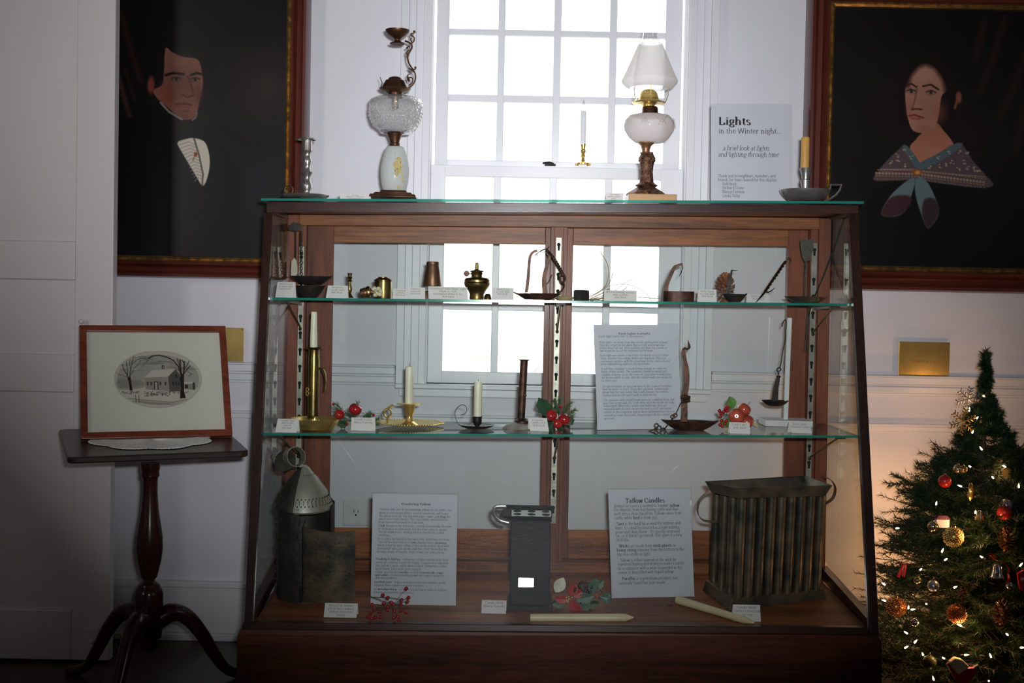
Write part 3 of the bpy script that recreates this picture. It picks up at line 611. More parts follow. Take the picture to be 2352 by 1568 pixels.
pm.poly([(305, 555), (430, 660), (510, 660), (520, 620), (640, 760), (760, 950), (800, 1600), (-200, 1600), (-200, 900), (60, 720), (240, 600)], (10, 9, 9), 6, smooth=False)
pm.line([(312, 568), (360, 618), (430, 658)], 12, (150, 145, 135), 4); pm.line([(515, 622), (508, 645), (490, 662)], 9, (130, 125, 118), 4)
pm.poly([(400, 690), (470, 705), (540, 690), (545, 750), (470, 730), (400, 755)], (16, 14, 14), 4)
pm.poly([(408, 788), (450, 768), (500, 760), (560, 782), (585, 850), (588, 920), (570, 1000), (548, 1024), (522, 985), (470, 900), (430, 835)], (214, 204, 186), 5)
for i in range(12): pm.line([(420 + i * 8, 800 + i * 18), (470 + i * 5, 782 + i * 18), (515 + i * 3.4, 800 + i * 17)], 5, (150, 142, 130), 4, .8)
pm.line([(500, 762), (530, 860), (552, 960), (548, 1020)], 9, (90, 84, 76), 4); pm.ell(510, 850, 12, 16, (140, 70, 40), .4); pm.line([(505, 860), (495, 885)], 5, (150, 80, 50), 3)
pm.ell(435, 470, 230, 330, (52, 26, 22), 1.2, .55)
B = Vector((at(500, 300, YP).x, YW, at(500, 637, YP).z)); rt = empty('portrait_painting', B, 'dark oil portrait of a man in black coat and pleated white shirt', 'painting')
P3 = pframe(rt, 170, 657, -150, 588, 50, (420, 200), B)
pm.mesh('canvas', m_oil, P3, rt, B, .95)
pw = Paint(1910, 2400, 22, 614, 1.6, (19, 15, 14)); pw.T = lambda p: (p[0] / 2.2734 + 1840, p[1] / 2.2734); pw.k = 1 / 2.2734
pw.ell(420, 560, 330, 330, (34, 23, 20), 1, .7); pw.ell(300, 250, 300, 300, (24, 22, 22), 1, .5)
for q in (((1045, 90), (990, 300), (930, 470)), ((1160, 260), (1110, 430), (1040, 600)), ((940, 110), (900, 300)), ((1160, 560), (1120, 780))): pw.line(q, 40, (56, 26, 25), 30, .7)
pw.ell(900, 700, 260, 300, (38, 18, 15), 1, .6)
pw.ell(655, 470, 150, 170, (24, 13, 11), .25); pw.poly([(505, 470), (520, 640), (560, 670), (570, 500)], (20, 12, 11), 8, .9); pw.poly([(715, 470), (790, 480), (800, 640), (740, 680), (705, 600)], (24, 13, 11), 8)
pw.poly([(625, 700), (700, 640), (745, 680), (800, 750), (790, 800), (700, 830), (620, 858), (570, 775), (600, 730)], (190, 124, 96), 5)
pw.ell(700, 790, 70, 50, (200, 140, 112), 1, .7)
pw.poly([(560, 400), (598, 348), (640, 332), (690, 350), (735, 410), (752, 470), (728, 500), (716, 600), (700, 655), (650, 690), (590, 685), (562, 640), (545, 560), (538, 470)], (196, 142, 120), 4)
pw.ell(715, 585, 60, 80, (190, 108, 88), 1, .6); pw.ell(560, 560, 28, 70, (180, 104, 84), 1, .6); pw.ell(640, 395, 80, 50, (210, 160, 140), 1, .6); pw.ell(640, 672, 60, 30, (170, 104, 84), 1, .6)
pw.line([(548, 450), (560, 395), (600, 345), (640, 330), (692, 350), (738, 412), (752, 470)], 26, (28, 15, 12), 22, .7)
pw.ell(818, 505, 20, 42, (150, 90, 68), .5); pw.line([(810, 520), (800, 560)], 12, (140, 84, 64), 6)
pw.line([(545, 445), (570, 438), (595, 455)], 8, (40, 24, 20), 5); pw.line([(630, 450), (670, 440), (712, 466)], 9, (40, 24, 20), 5)
for ex, ey in ((570, 478), (672, 482)):
    pw.ell(ex, ey, 34, 20, (110, 72, 62), .9, .7); pw.ell(ex, ey, 24, 10, (160, 150, 140), .5); pw.ell(ex, ey, 11, 11, (50, 50, 48), .4); pw.line([(ex - 26, ey - 2), (ex, ey - 12), (ex + 26, ey)], 5, (30, 18, 16), 3)
pw.line([(600, 450), (592, 510), (578, 565)], 9, (130, 80, 66), 7, .8); pw.line([(576, 572), (600, 568), (626, 570)], 9, (90, 45, 38), 5); pw.ell(602, 555, 20, 14, (214, 150, 128), 1, .6)
pw.line([(562, 606), (590, 600), (636, 614)], 9, (150, 44, 38), 4); pw.line([(575, 618), (620, 622)], 10, (170, 76, 64), 6, .8)
pw.poly([(480, 960), (390, 1000), (330, 1100), (280, 1600), (1400, 1600), (1300, 1150), (1000, 960)], (10, 8, 9), 12, smooth=False)
pw.poly([(500, 792), (545, 762), (580, 800), (622, 862), (700, 812), (800, 748), (845, 750), (900, 830), (965, 900), (1012, 962), (900, 972), (700, 950), (620, 935), (500, 945), (388, 945), (405, 900), (450, 845)], (92, 76, 80), 6)
pw.poly([(530, 765), (560, 765), (624, 850), (612, 880), (560, 820)], (84, 104, 110), 5); pw.poly([(624, 850), (720, 800), (810, 745), (845, 752), (760, 820), (640, 885)], (84, 104, 110), 5)
rr = random.Random(3)
for i in range(34):
    x = 400 + i * 17; y = 908 + (0 if i < 13 else (i - 13) * 1.8); c_ = (168, 140, 112)
    pw.ell(x, y, 9, 8, c_, .5); pw.ell(x + 8, y - 18, 7, 4, c_, .6); pw.ell(x, y + 14, 8, 4, (150, 124, 98), .6); pw.ell(x + 4, y + 30, 6, 5, (130, 106, 84), .6)
pw.line([(420, 888), (600, 884)], 4, (170, 142, 112), 3); pw.line([(640, 896), (970, 916)], 4, (170, 142, 112), 3)
for x, y in ((478, 852), (508, 845), (545, 866), (505, 815), (580, 822), (540, 784), (725, 862), (756, 855), (795, 842), (830, 790), (855, 840), (880, 870), (905, 868), (915, 885), (680, 875), (830, 880), (775, 790), (720, 822), (935, 890), (870, 795)):
    for _ in range(4): pw.ell(x + rr.uniform(-10, 10), y + rr.uniform(-9, 9), 6, 4, (190, 168, 140), .6)
pw.ell(612, 900, 32, 20, (150, 84, 44), .3); pw.ell(614, 900, 16, 12, (214, 160, 90), .4)
pw.poly([(560, 945), (602, 932), (592, 1000), (548, 1112), (470, 1136), (430, 1114), (480, 1020)], (104, 122, 124), 5); pw.poly([(485, 1030), (588, 1030), (548, 1112), (470, 1136), (430, 1114)], (66, 42, 44), 10)
pw.poly([(608, 932), (652, 932), (702, 1010), (732, 1110), (680, 1192), (640, 1120), (606, 1010)], (100, 120, 122), 5); pw.poly([(655, 1040), (712, 1040), (732, 1110), (680, 1192), (645, 1120)], (58, 42, 42), 10)
pw.ell(650, 560, 260, 380, (70, 36, 30), 1.2, .34)
B = Vector((at(2120, 300, YP).x, YW, at(2120, 665, YP).z)); rt = empty('portrait_painting', B, 'dark oil portrait of a woman wearing a lace shawl with blue ribbon', 'painting')
P3 = pframe(rt, 1910, 2400, 22, 612, 58, (2150, 300), B)
pw.mesh('canvas', m_oil, P3, rt, B, .95)
# brass plaques resting on the chair rail
for (x0, x1, y0, y1, lab) in ((2063, 2180, 785, 864, 'shiny brass plaque on the wall under the portrait of the woman'), (470, 559, 752, 829, 'brass plaque on the wall behind the framed print')):
    a_ = at(x0, y1, YW - .02); b_ = at(x1, y1, YW - .02); t_ = at(x0, y0, YW - .02)
    B = (a_ + b_) / 2; o = empty('brass_plaque', B, lab, 'plaque', 'brass plaques under the portraits')
    mb = MB(); w_ = (b_ - a_).length / 2; h_ = (t_ - a_).length; mb.box(-w_, w_, 0, .004, 0, h_)
    mb.m = 1
    if x0 > 1000: q = MB(); text_line(q, 'IN MEMORY OF', 0, h_ * .40, .010, center=True); q.mi = [1] * len(q.f); q.v = [(x, -.0003, z) for x, y, z in q.v]; mb.join(q)
    mb.build('plate', [m_brass, m_brassold], o, smooth=False, bevel=.001)
    for sx in (-1, 1): sc_ = MB(); sc_.ball((sx * (w_ - .005), -.0005, h_ - .005), .0018, 8); sc_.build('screw', m_brassold, o)
# ------------------------------------------------------------------ the display case
VS, HS = .018, .0085
def P(x, y): return (x + (700 - y) * VS, y + (x - 1176) * HS)
def W(x, y, Y): q = P(x, y); return at(q[0], q[1], Y)
cb = at(1288, 1560, 3.3); cb.z = 0
case = empty('display_case', cb, 'sloped-front oak and glass display case filled with antique lamps and candlesticks', 'display case')
def cpart(mb, name, mat, parent=None, **k):
    k.setdefault('bevel', .0015)
    return mb.build(name, mat, parent or case, cb, smooth=False, **k)
def slab(mb, q, Y, t):
    Ys = Y if hasattr(Y, '__len__') else [Y] * len(q)
    return mb.prism([W(x, y, yy) for (x, y), yy in zip(q, Ys)], (0, t, 0))
def rect(mb, x0, x1, y0, y1, Y, t): return slab(mb, [(x0, y1), (x1, y1), (x1, y0), (x0, y0)], Y, t)
# plinth
a_ = at(546, 1446, 3.02); b_ = at(2026, 1461, 3.02); mb = MB()
xl0, xr0 = a_.x, b_.x
mb.prism([(xl0 - .006, 3.02, 0), (xr0 + .006, 3.02, 0), (xr0, 3.02, b_.z - .012), (xr0 - .006, 3.026, b_.z), (xl0 + .006, 3.026, a_.z), (xl0, 3.02, a_.z - .012)], (0, .56, 0))
cpart(mb, 'plinth', m_plinth)
# bottom rail under the front glass
mb = MB(); slab(mb, [(567, 1450), (2010, 1450), (2006, 1434), (571, 1434)], [3.033, 3.033, 3.036, 3.036], .022); cpart(mb, 'bottom_rail', m_darkx)
# sloping floor board
mb = MB(); A = [hit(*q, S_DECK) for q in ((578, 1433), (1996, 1445))]; Bk = [Vector((A[0].x + .02, 3.52, 0)), Vector((A[1].x - .02, 3.52, 0))]
for q in Bk: q.z = zat(S_DECK, q.x, q.y)
mb.prism([A[0], A[1], Bk[1], Bk[0]], (0, 0, -.012)); cpart(mb, 'floor_board', m_case)
# front corner posts and side bottom rails, rear posts
fl = [(606, 488), (626, 488), (578, 1446), (560, 1446)]
jl = MB(); jl.prism([at(x, y, FPY(y) - .002) for x, y in fl], (0, .024, 0)); cpart(jl, 'corner_post', m_dark)
jr = MB(); jr.prism([at(x, y, FPY(y) - .002) for x, y in [(1950, 490), (1972, 490), (2020, 1460), (1999, 1460)]], (0, .024, 0)); cpart(jr, 'corner_post', m_dark)
RL, RR_ = at(657, 850, 3.5), at(1906, 850, 3.5)
for (x, y, xb) in ((572, 1436, 637), (2003, 1450, 1890)):
    mb = MB(); p = at(x, y, 3.05); q = Vector((at(xb, 1313, 3.52).x, 3.52, 0)); q.z = zat(S_DECK, q.x, 3.52)
    p.z = zat(S_DECK, p.x, p.y); s_ = .012 if x < 1000 else -.012
    mb.hexa([p + Vector((-s_, 0, -.01)), p + Vector((s_, 0, -.01)), p + Vector((s_, 0, .022)), p + Vector((-s_, 0, .022))], [q + Vector((-s_, 0, -.01)), q + Vector((s_, 0, -.01)), q + Vector((s_, 0, .022)), q + Vector((-s_, 0, .022))])
    cpart(mb, 'side_rail', m_dark)
for x0, x1 in ((657, 684), (1879, 1906)):
    mb = MB(); rect(mb, x0, x1, 495, 1330, 3.50, .07); cpart(mb, 'rear_post', m_casez)
for x0, x1 in ((684, 702), (1860, 1879)):
    mb = MB(); rect(mb, x0, x1, 495, 1300, 3.515, .05); cpart(mb, 'rear_jamb', m_casez)
mb = MB(); rect(mb, 1262, 1301, 495, 1292, 3.515, .02); rect(mb, 1270, 1293, 495, 1292, 3.508, .01); cpart(mb, 'centre_post', m_casez)
mb = MB(); rect(mb, 684, 1879, 494, 521, 3.505, .06); cpart(mb, 'head_rail', m_case)
mb = MB(); rect(mb, 640, 1893, 1290, 1330, 3.505, .06); cpart(mb, 'rear_ledge', m_case)
mb = MB(); rect(mb, 684, 1879, 1276, 1292, 3.575, .01); cpart(mb, 'door_track', m_black)
# sliding rear doors
for (xa, xb, ya, yb, Y, st0, st1) in ((700, 1272, 521, 1281, 3.54, 64, 22), (1290, 1862, 521, 1281, 3.555, 24, 54)):
    dr = empty('sliding_door', (0, 0, 0), None, None); dr.parent = case
    gx0, gx1, gy0, gy1 = xa + st0, xb - st1, ya + 39, yb - 65
    for n_, q, m__ in (('stile', (xa, gx0, ya, yb), m_casez), ('stile', (gx1, xb, ya, yb), m_casez), ('top_rail', (gx0, gx1, ya, gy0), m_case), ('bottom_rail', (gx0, gx1, gy1, yb), m_case)):
        mb = MB(); rect(mb, *q, Y, .014); cpart(mb, n_, m__, dr)
    mb = MB(); rect(mb, gx0 - 3, gx1 + 3, gy0 - 3, gy1 + 3, Y + .006, .003); cpart(mb, 'door_glass', m_dglass, dr, bevel=0)
# top: front board, side boards, lid board
tz0, tz1 = at(612, 488, 3.262), at(1972, 490, 3.262); uz0, uz1 = at(612, 463, 3.262), at(1972, 471, 3.262)
mb = MB(); mb.prism([tz0, tz1, uz1, uz0], (0, .022, 0)); cpart(mb, 'front_rail', m_darkx)
mb = MB(); dn = Vector((0, .022, -.004)); bk = Vector((0, .32, 0)); v0 = Vector((0, 0, -.010))
mb.hexa([uz0 + Vector((.002, .023, -.014)), uz1 + Vector((-.002, .023, -.014)), uz1 + Vector((-.002, .023, 0)), uz0 + Vector((.002, .023, 0))], [uz0 + Vector((.002, .31, -.014)), uz1 + Vector((-.002, .31, -.014)), uz1 + Vector((-.002, .31, 0)), uz0 + Vector((.002, .31, 0))])
cpart(mb, 'top_board', m_darkx)
for s_, p_, q_ in ((1, tz0, uz0), (-1, tz1, uz1)):
    mb = MB(); a = p_ + Vector((0, .023, 0)); b = q_ + Vector((0, .023, -.0145)); o_ = Vector((s_ * .016, 0, 0)); bb = Vector((0, .28, 0)); mb.hexa([a, a + o_, b + o_, b], [a + bb, a + o_ + bb, b + o_ + bb, b + bb]); cpart(mb, 'side_board', m_darkx)
# glass: sloping front, two sides
mb = MB(); mb.prism([at(x, y, FPY(y) + .006) for x, y in ((578, 1436), (2000, 1446), (1951, 491), (625, 489))], (0, .004, 0)); cpart(mb, 'front_glass', m_glass, bevel=0)
for xs, ys, xb in (((616, 568), (490, 1440), 655), ((1960, 2006), (492, 1450), 1904)):
    f0 = at(xs[0], ys[0], FPY(ys[0]) + .024); f1 = at(xs[1], ys[1], FPY(ys[1]) + .024)
    r0_ = Vector((at(xb, 900, 3.5).x, 3.5, f0.z - .0)); r1_ = Vector((at(xb, 900, 3.5).x, 3.5, f1.z + .09))
    mb = MB(); mb.prism([f0, f1, r1_, r0_], (.004 if xb < 1000 else -.004, 0, 0)); cpart(mb, 'side_glass', m_dglass, bevel=0)
# slotted shelf standards
def keyhole(x, z): 
    return [(x + math.cos(a_) * .0052, z + math.sin(a_) * .0052) for a_ in [R(-50 + 280 * i / 12) for i in range(13)]] + [(x - .0026, z - .017), (x + .0026, z - .017)]
for (xc, w_, Ys, ya, yb) in ((691, 6.2, 3.513, 570, 1290), (1281, 6.2, 3.506, 545, 1200), (1868, 6.2, 3.513, 552, 1290)):
    mb = MB(); a = W(xc, ya, Ys); b = W(xc, yb, Ys); hw = w_ / F * Ys
    mb.box(a.x - hw, a.x + hw, Ys - .0035, Ys + .002, b.z, a.z)
    st = cpart(mb, 'shelf_standard', m_steel, bevel=0)
    z = a.z - .02; i = 0; mb = MB(); mb.prism([(x, Ys - .0042, zz) for x, zz in keyhole(a.x, z)], (0, .0007, 0)); s0 = cpart(mb, 'slot', m_hole, st, bevel=0); zz0 = z
    while z - .05 > b.z + .02:
        z -= .048 if i else .085; i += 1; sl_ = s0.copy(); COL.objects.link(sl_); sl_.parent = st; sl_.location = (0, 0, z - zz0)
# brackets
def bracket(xs, pl, Yf, Ys, dl=.055):
    p = W(xs, 700, Ys); z = lambda y: zat(pl, p.x, y) - .0075
    r_ = empty('shelf_bracket', (0, 0, 0), None, None); r_.parent = case
    mb = MB(); zf, zb = z(Yf), z(Ys)
    mb.hexa([(p.x - .003, Yf, zf - .004), (p.x + .003, Yf, zf - .004), (p.x + .003, Yf, zf), (p.x - .003, Yf, zf)], [(p.x - .005, Ys - .004, zb - .012), (p.x + .005, Ys - .004, zb - .012), (p.x + .005, Ys - .004, zb), (p.x - .005, Ys - .004, zb)])
    cpart(mb, 'arm', m_steel, r_, bevel=0)
    mb = MB(); mb.tube([(p.x, Yf + .03, zf - .005), (p.x, Ys - .006, zb - dl - .02), (p.x, Ys - .004, zb - dl - .03)], .0028, 8); mb.ball((p.x, Ys - .005, zb - dl - .025), .005, 8); cpart(mb, 'brace', m_brassdark, r_, bevel=0)
    mb = MB(); mb.box(p.x - .012, p.x + .012, Yf - .004, Yf + .014, zf - .004, zf + .0005); cpart(mb, 'clip', m_iron, r_, bevel=0)
for xs, Ys in ((691, 3.513), (1281, 3.506), (1868, 3.513)):
    bracket(xs, S_ONE, 3.275, Ys); bracket(xs, S_TWO, 3.185, Ys, .07)
# black cable down the right rear corner
mb = MB(); c_ = [W(x, y, Y) for x, y, Y in ((1934, 497, 3.33), (1915, 560, 3.36), (1893, 620, 3.40), (1872, 672, 3.44), (1856, 720, 3.49), (1851, 800, 3.495))]
mb.tube(c_, .0022, 6); cpart(mb, 'cable', m_wire, bevel=0)
mb = MB(); mb.tube([W(x, y, Y) for x, y, Y in ((1880, 1235, 3.49), (1897, 1270, 3.49), (1898, 1310, 3.49))], .0015, 6); cpart(mb, 'cable', m_wire, bevel=0)
# loose glass: the top sheet and the two shelves
def sheet(pl, xa, xb, y0, y1, t, name, label, cat, Yf):
    L, Rr = at(xa[0], xa[1], Yf), at(xb[0], xb[1], Yf); pts = []
    B = Vector(((L.x + Rr.x) / 2, (y0 + y1) / 2, 0)); B.z = zat(pl, B.x, B.y) - t
    for x, y in ((L.x, y0), (Rr.x, y0), (Rr.x, y1), (L.x, y1)): pts.append(Vector((x, y, zat(pl, x, y))) - B)
    mb = MB(); mb.add([p - Vector((0, 0, t)) for p in pts] + pts, [(3, 2, 1, 0), (4, 5, 6, 7)]); mb.m = 1; n = len(mb.v)
    for i in range(4): mb.f.append((i, (i + 1) % 4, (i + 1) % 4 + 4, i + 4)); mb.mi.append(1)
    o = mb.build(name, [m_shelf, m_edge], smooth=False); o.location = B; return tag(o, label, cat)
sheet(S_TOP, (604, 457), (1978, 464), 3.245, 3.585, .0065, 'glass_sheet', 'loose sheet of green-edged glass lying on top of the display case', 'glass sheet', 3.27)
sheet(S_ONE, (622, 683), (1955, 697), 3.255, 3.49, .0065, 'glass_shelf', 'upper glass shelf holding the small lamps and dry rushes', 'glass shelf', 3.255)
sheet(S_TWO, (602, 994), (1972, 1000), 3.165, 3.50, .0065, 'glass_shelf', 'lower glass shelf holding the chambersticks and apple sprays', 'glass shelf', 3.165)

# ------------------------------------------------------------------ small things: an item knows its foot point and its scale
class It:
    def __init__(s, name, label, cat, px, py, pl, Y=None, group=None, rz=0):
        if Y is None: s.B = hit(px, py, pl)
        else:
            x = at(px, py, Y).x; s.B = Vector((x, Y, zat(pl, x, Y)))
        s.px, s.py = proj(s.B); s.k = s.B.y / F; s.ct, s.st = math.cos(ROLL), math.sin(ROLL)
        s.o = empty(name, s.B, label, cat, group); s.o.rotation_euler.z = rz
    def p(s, x, y, d=0):
        dx, dy = x - s.px, s.py - y
        kk = (s.B.y + d) / F
        return Vector(((dx * s.ct - dy * s.st) * kk, d, (dy * s.ct + dx * s.st) * kk))
    def part(s, name, mb, mat, parent=None, **kw): return mb.build(name, mat, parent or s.o, **kw)
    def lathe(s, name, mat, cx, prof, parent=None, n=32, mb=None, d=0, wob=None, **kw):
        x = s.p(cx, prof[0][1], d).x; pr = [(r * s.k, max(0.0, s.p(cx, y, d).z)) for r, y in prof]
        if mb is not None: return mb.lathe(pr, n, (x, d, 0), wob=wob)
        return s.part(name, MB().lathe(pr, n, (x, d, 0), wob=wob), mat, parent, **kw)
    def tube(s, name, mat, pts, r, parent=None, n=8, mb=None, close=False, flat=1):
        P_ = [s.p(*q) for q in pts]; rr = [x * s.k for x in r] if hasattr(r, '__len__') else r * s.k
        m = mb or MB(); m.tube(P_, rr, n, close, flat)
        return m if mb is not None else s.part(name, m, mat, parent)
def spline(pts, k=6):
    out = []; n = len(pts); pts = [np.array(p, float) for p in pts]
    for i in range(n - 1):
        p0 = pts[max(i - 1, 0)]; p1 = pts[i]; p2 = pts[i + 1]; p3 = pts[min(i + 2, n - 1)]
        for j in range(k):
            t = j / k; out.append(tuple(.5 * ((2 * p1) + (-p0 + p2) * t + (2 * p0 - 5 * p1 + 4 * p2 - p3) * t * t + (-p0 + 3 * p1 - 3 * p2 + p3) * t ** 3)))
    out.append(tuple(pts[-1])); return out
def card(pl, xl, xr, yt, yb, lines, label, Y=None, rz=0, skew=0, fs=None):
    it = It('label_card', label, 'label card', (xl + xr) / 2, yb, pl, Y, 'folded label cards', rz)
    w_ = (xr - xl) / 2 * it.k; h = (yb - yt) * it.k; d = h * .45; L = math.hypot(h, d)
    sk = skew * it.k
    mb = MB(); t = .0004
    f = lambda x, s_: Vector((x + sk * s_, d * s_, h * s_ + .0003))
    a, b, c, e = f(-w_, 0), f(w_, 0), f(w_, 1), f(-w_, 1)
    mb.prism([a, b, c, e], (0, t, 0)); b2 = Vector((w_ + sk, 2 * d, .0003)); a2 = Vector((-w_ + sk, 2 * d, .0003))
    mb.prism([e + Vector((0, t, 0)), c + Vector((0, t, 0)), b2, a2], (0, t, 0))
    mb.m = 1; n = len(lines)
    Mt = Matrix(((1, 0, sk / L, 0), (0, 1, d / L, -.0003), (0, 0, h / L, .0003), (0, 0, 0, 1)))
    size = fs * it.k if fs else min(L / (n + .6) * .95, 2 * w_ / (max(len(q) for q in lines) * .50))
    tm = MB()
    for i, q in enumerate(lines): text_line(tm, q, 0, L - size * 1.02 * (i + 1) - .0005, size, center=True)
    tm.mi = [1] * len(tm.f); mb.join(tm, Mt)
    it.part('card', mb, [m_card, m_inkc], smooth=False); return it
def sign(name, label, corners, pl, Ybot, lean, lines, ref, lined=None):
    """corners TL TR BR BL in the picture; paper in a clear acrylic stand"""
    TL, TR, BR, BL = corners
    bl, br = (hit(*BL, pl), hit(*BR, pl)) if Ybot is None else (at(*BL, Ybot), at(*BR, Ybot))
    for q in (bl, br): q.z = zat(pl, q.x, q.y) + .001
    B = (bl + br) / 2; o = empty(name, B, label, 'sign')
    X = (br - bl) / 2
    tl, tr = at(*TL, bl.y + lean), at(*TR, br.y + lean)
    up = ((tl - bl) + (tr - br)) / 2; up = Vector((up.x, lean, up.z)); bl, br = -X, X
    nrm = X.normalized().cross(up.normalized()).normalized()
    if nrm.y > 0: nrm = -nrm
    mb = MB(); mb.prism([bl, br, br + up, bl + up], -nrm * .0005)
    Wd, Hh = 2 * X.length, up.length; ux_ = X.normalized(); uz_ = up.normalized()
    Mt = Matrix(((ux_.x, 0, uz_.x, bl.x + nrm.x * .0003), (ux_.y, 0, uz_.y, bl.y + nrm.y * .0003), (ux_.z, 0, uz_.z, bl.z + nrm.z * .0003), (0, 0, 0, 1)))
    (rx0, ry0, rx1, ry1) = ref           # reading frame of the transcription
    for i, (x, y, x1, t, sz, *bi) in enumerate(lines):
        tm = MB(); fx = (x - rx0) / (rx1 - rx0) * Wd; fz = (1 - (y - ry0) / (ry1 - ry0)) * Hh
        fit = (x1 - x) / (rx1 - rx0) * Wd; text_line(tm, t, fx, fz, sz / (ry1 - ry0) * Hh, fit=fit)
        tm.mi = [1 if not (bi and bi[0]) else 2] * len(tm.f); mb.join(tm, Mt)
    mb.build('paper', [m_paper, m_ink, m_inkb], o, smooth=False)
    hb = MB(); e = .004
    hb.prism([bl - ux_ * .003 + nrm * .0012, br + ux_ * .003 + nrm * .0012, br + ux_ * .003 + up + uz_ * e + nrm * .0012, bl - ux_ * .003 + up + uz_ * e + nrm * .0012], -nrm * -.0015)
    bk_ = Vector((0, .06, 0)); bk_.z = zat(pl, B.x, B.y + .06) - zat(pl, B.x, B.y)
    hb.prism([bl - nrm * .002, br - nrm * .002, br + bk_, bl + bk_], (0, 0, .0022))
    hb.build('acrylic_stand', m_acryl, o, smooth=False); return o
# ---- four printed signs
g = 2352 / 400.
sign('printed_sign', 'printed sign headed Lights standing on top of the case', [(1634, 243), (1815, 241), (1817, 462), (1633, 462)], S_TOP, 3.47, .03, [
 (292, 395, 740, '*Lights', 135, 1), (292, 503, 1160, 'in the Winter night...', 92), (352, 716, 985, '_a brief look at lights', 84), (288, 794, 1110, '_and lighting through time', 84),
 (284, 1050, 1068, 'Thank you to neighbors, members and', 52), (284, 1100, 1092, 'friends for items loaned for this display:', 52), (346, 1150, 540, 'Bob Buck', 52), (346, 1198, 640, 'Richard Crane', 52), (346, 1248, 650, 'Nancy Farnum', 52), (346, 1298, 585, 'Linda Tichy', 52)], (190, 150, 1275, 1425))
sign('printed_sign', 'printed sign headed Rush Lights on the lower glass shelf', [(1367, 746), (1553, 745), (1566, 985), (1372, 988)], S_TWO, None, .03, [(x, y + 6, x1, t, 34) for x, y, x1, t in [
 (375, 188, 762, '*Rush Lights (cattails)'), (140, 222, 688, 'Each light burns for 15-30 minutes.'), (142, 294, 980, 'Rush lights are made from dry cattails and beef fat (tallow).'), (142, 328, 930, 'Pick the cattails in fall when they are full and brown but'),
 (142, 362, 960, 'before they fluff out. After picking, dry them for a week or'), (142, 396, 792, 'two to get the last of the moisture out of them.'), (146, 452, 972, 'Each light uses about a cup of fat. Cut the fat into 1/2" thick'), (146, 487, 935, 'slices. Render it in a deep skillet over low heat. This is a'),
 (148, 522, 980, 'continuous process with the cracklings being removed and'), (148, 556, 760, 'more tallow being added as the fat renders.'), (152, 613, 945, 'A tall thin container is needed deep enough to cover the'), (152, 648, 940, 'heads of the cattails. The container should be metal and'),
 (152, 684, 992, 'capable of being set on the stove or a hot plate to help keep'), (152, 720, 1005, 'the fat hot while it soaks into the cattail heads (an empty 48'), (152, 755, 345, 'oz. juice can).'), (156, 825, 1002, 'Set the container on very low heat on the stove or hot plate.'),
 (158, 860, 965, 'Beef fat melts at 104 F. Keep the container temperature'), (158, 895, 960, 'above that but not so hot that it will damage the cattails.'), (160, 932, 815, 'Unbleached muslin works well to filter the fat.'), (162, 990, 1022, 'Fill container with cattail heads without crowding them and'),
 (162, 1025, 1022, 'pour hot fat through the cloth filter until the heads are fully'), (163, 1060, 928, 'submerged. When the cattails stop bubbling, they are'), (164, 1096, 980, 'saturated with fat and can be removed to cool. Add more'), (165, 1134, 1022, 'cattails to the container and as much additional hot fat as is'),
 (166, 1172, 1022, 'needed to cover the heads. Repeat until all the cattails are'), (166, 1210, 295, 'are used.')]], (82, 75, 1100, 1340))
sign('printed_sign', 'printed sign headed Rendering Tallow on the case floor', [(858, 1134), (1049, 1135), (1047, 1391), (851, 1388)], S_DECK, None, .03, [(x, y + 8, x1, t, 34) for x, y, x1, t in [
 (395, 187, 725, '*Rendering Tallow'), (150, 250, 955, 'Starting with suet or fat trimmings, *rinse* the fat under cool'), (147, 290, 920, 'water to remove any debris, meat or bloody bits will make'), (147, 326, 948, 'the tallow taste off.  Pat dry with paper towels and *chop* the'), (144, 360, 920, 'pieces into 1 inch chunks. This size renders well and melts'), (142, 396, 658, "faster but isn't too small to strain later."),
 (141, 436, 960, '*Cook* the pieces for 4-6 hours, stirring occasionally. An oven'), (139, 473, 916, 'or stovetop is an alternative, but the slow cooker is easiest.'), (137, 508, 880, 'The fat slowly melts, leaving behind crunchy bits called'), (136, 543, 275, 'cracklings.'),
 (135, 585, 948, 'As it cooks, the liquid fat becomes clear, indicating it is done.'), (134, 622, 908, 'Turn off the heat and let it *cool* slightly before *straining'), (132, 658, 940, 'which is key for pure tallow. A fine mesh strainer lined with'), (130, 695, 916, 'cheesecloth will catch all the solid bits. Pour the melted fat'), (128, 732, 886, 'through slowly. If needed, strain it twice for extra purity.'),
 (123, 815, 930, '*Cooking & Baking* - tallow has a higher smoke point than'), (121, 852, 934, 'many oils, making it great for frying. Compared to vegetable'), (119, 888, 912, 'oils, tallow is more stable when heated. Tallow has a mild,'), (118, 925, 632, 'beefy flavor. Lard tastes more neutral.'), (122, 962, 882, 'Other uses beside *candles* include *homemade soaps'), (116, 995, 888, '*and salves*. Its moisturizing properties make it great for'), (114, 1028, 368, 'skin care products.'),
 (112, 1074, 914, '*Leather care* - helps condition and protect leather goods,'), (110, 1110, 668, 'keeping them supple and water-resistant.'), (108, 1156, 922, 'In *woodworking* - as lubricant for hand tools, it reduces'), (106, 1190, 555, 'friction and protects against rust.')]], (70, 70, 1022, 1325))
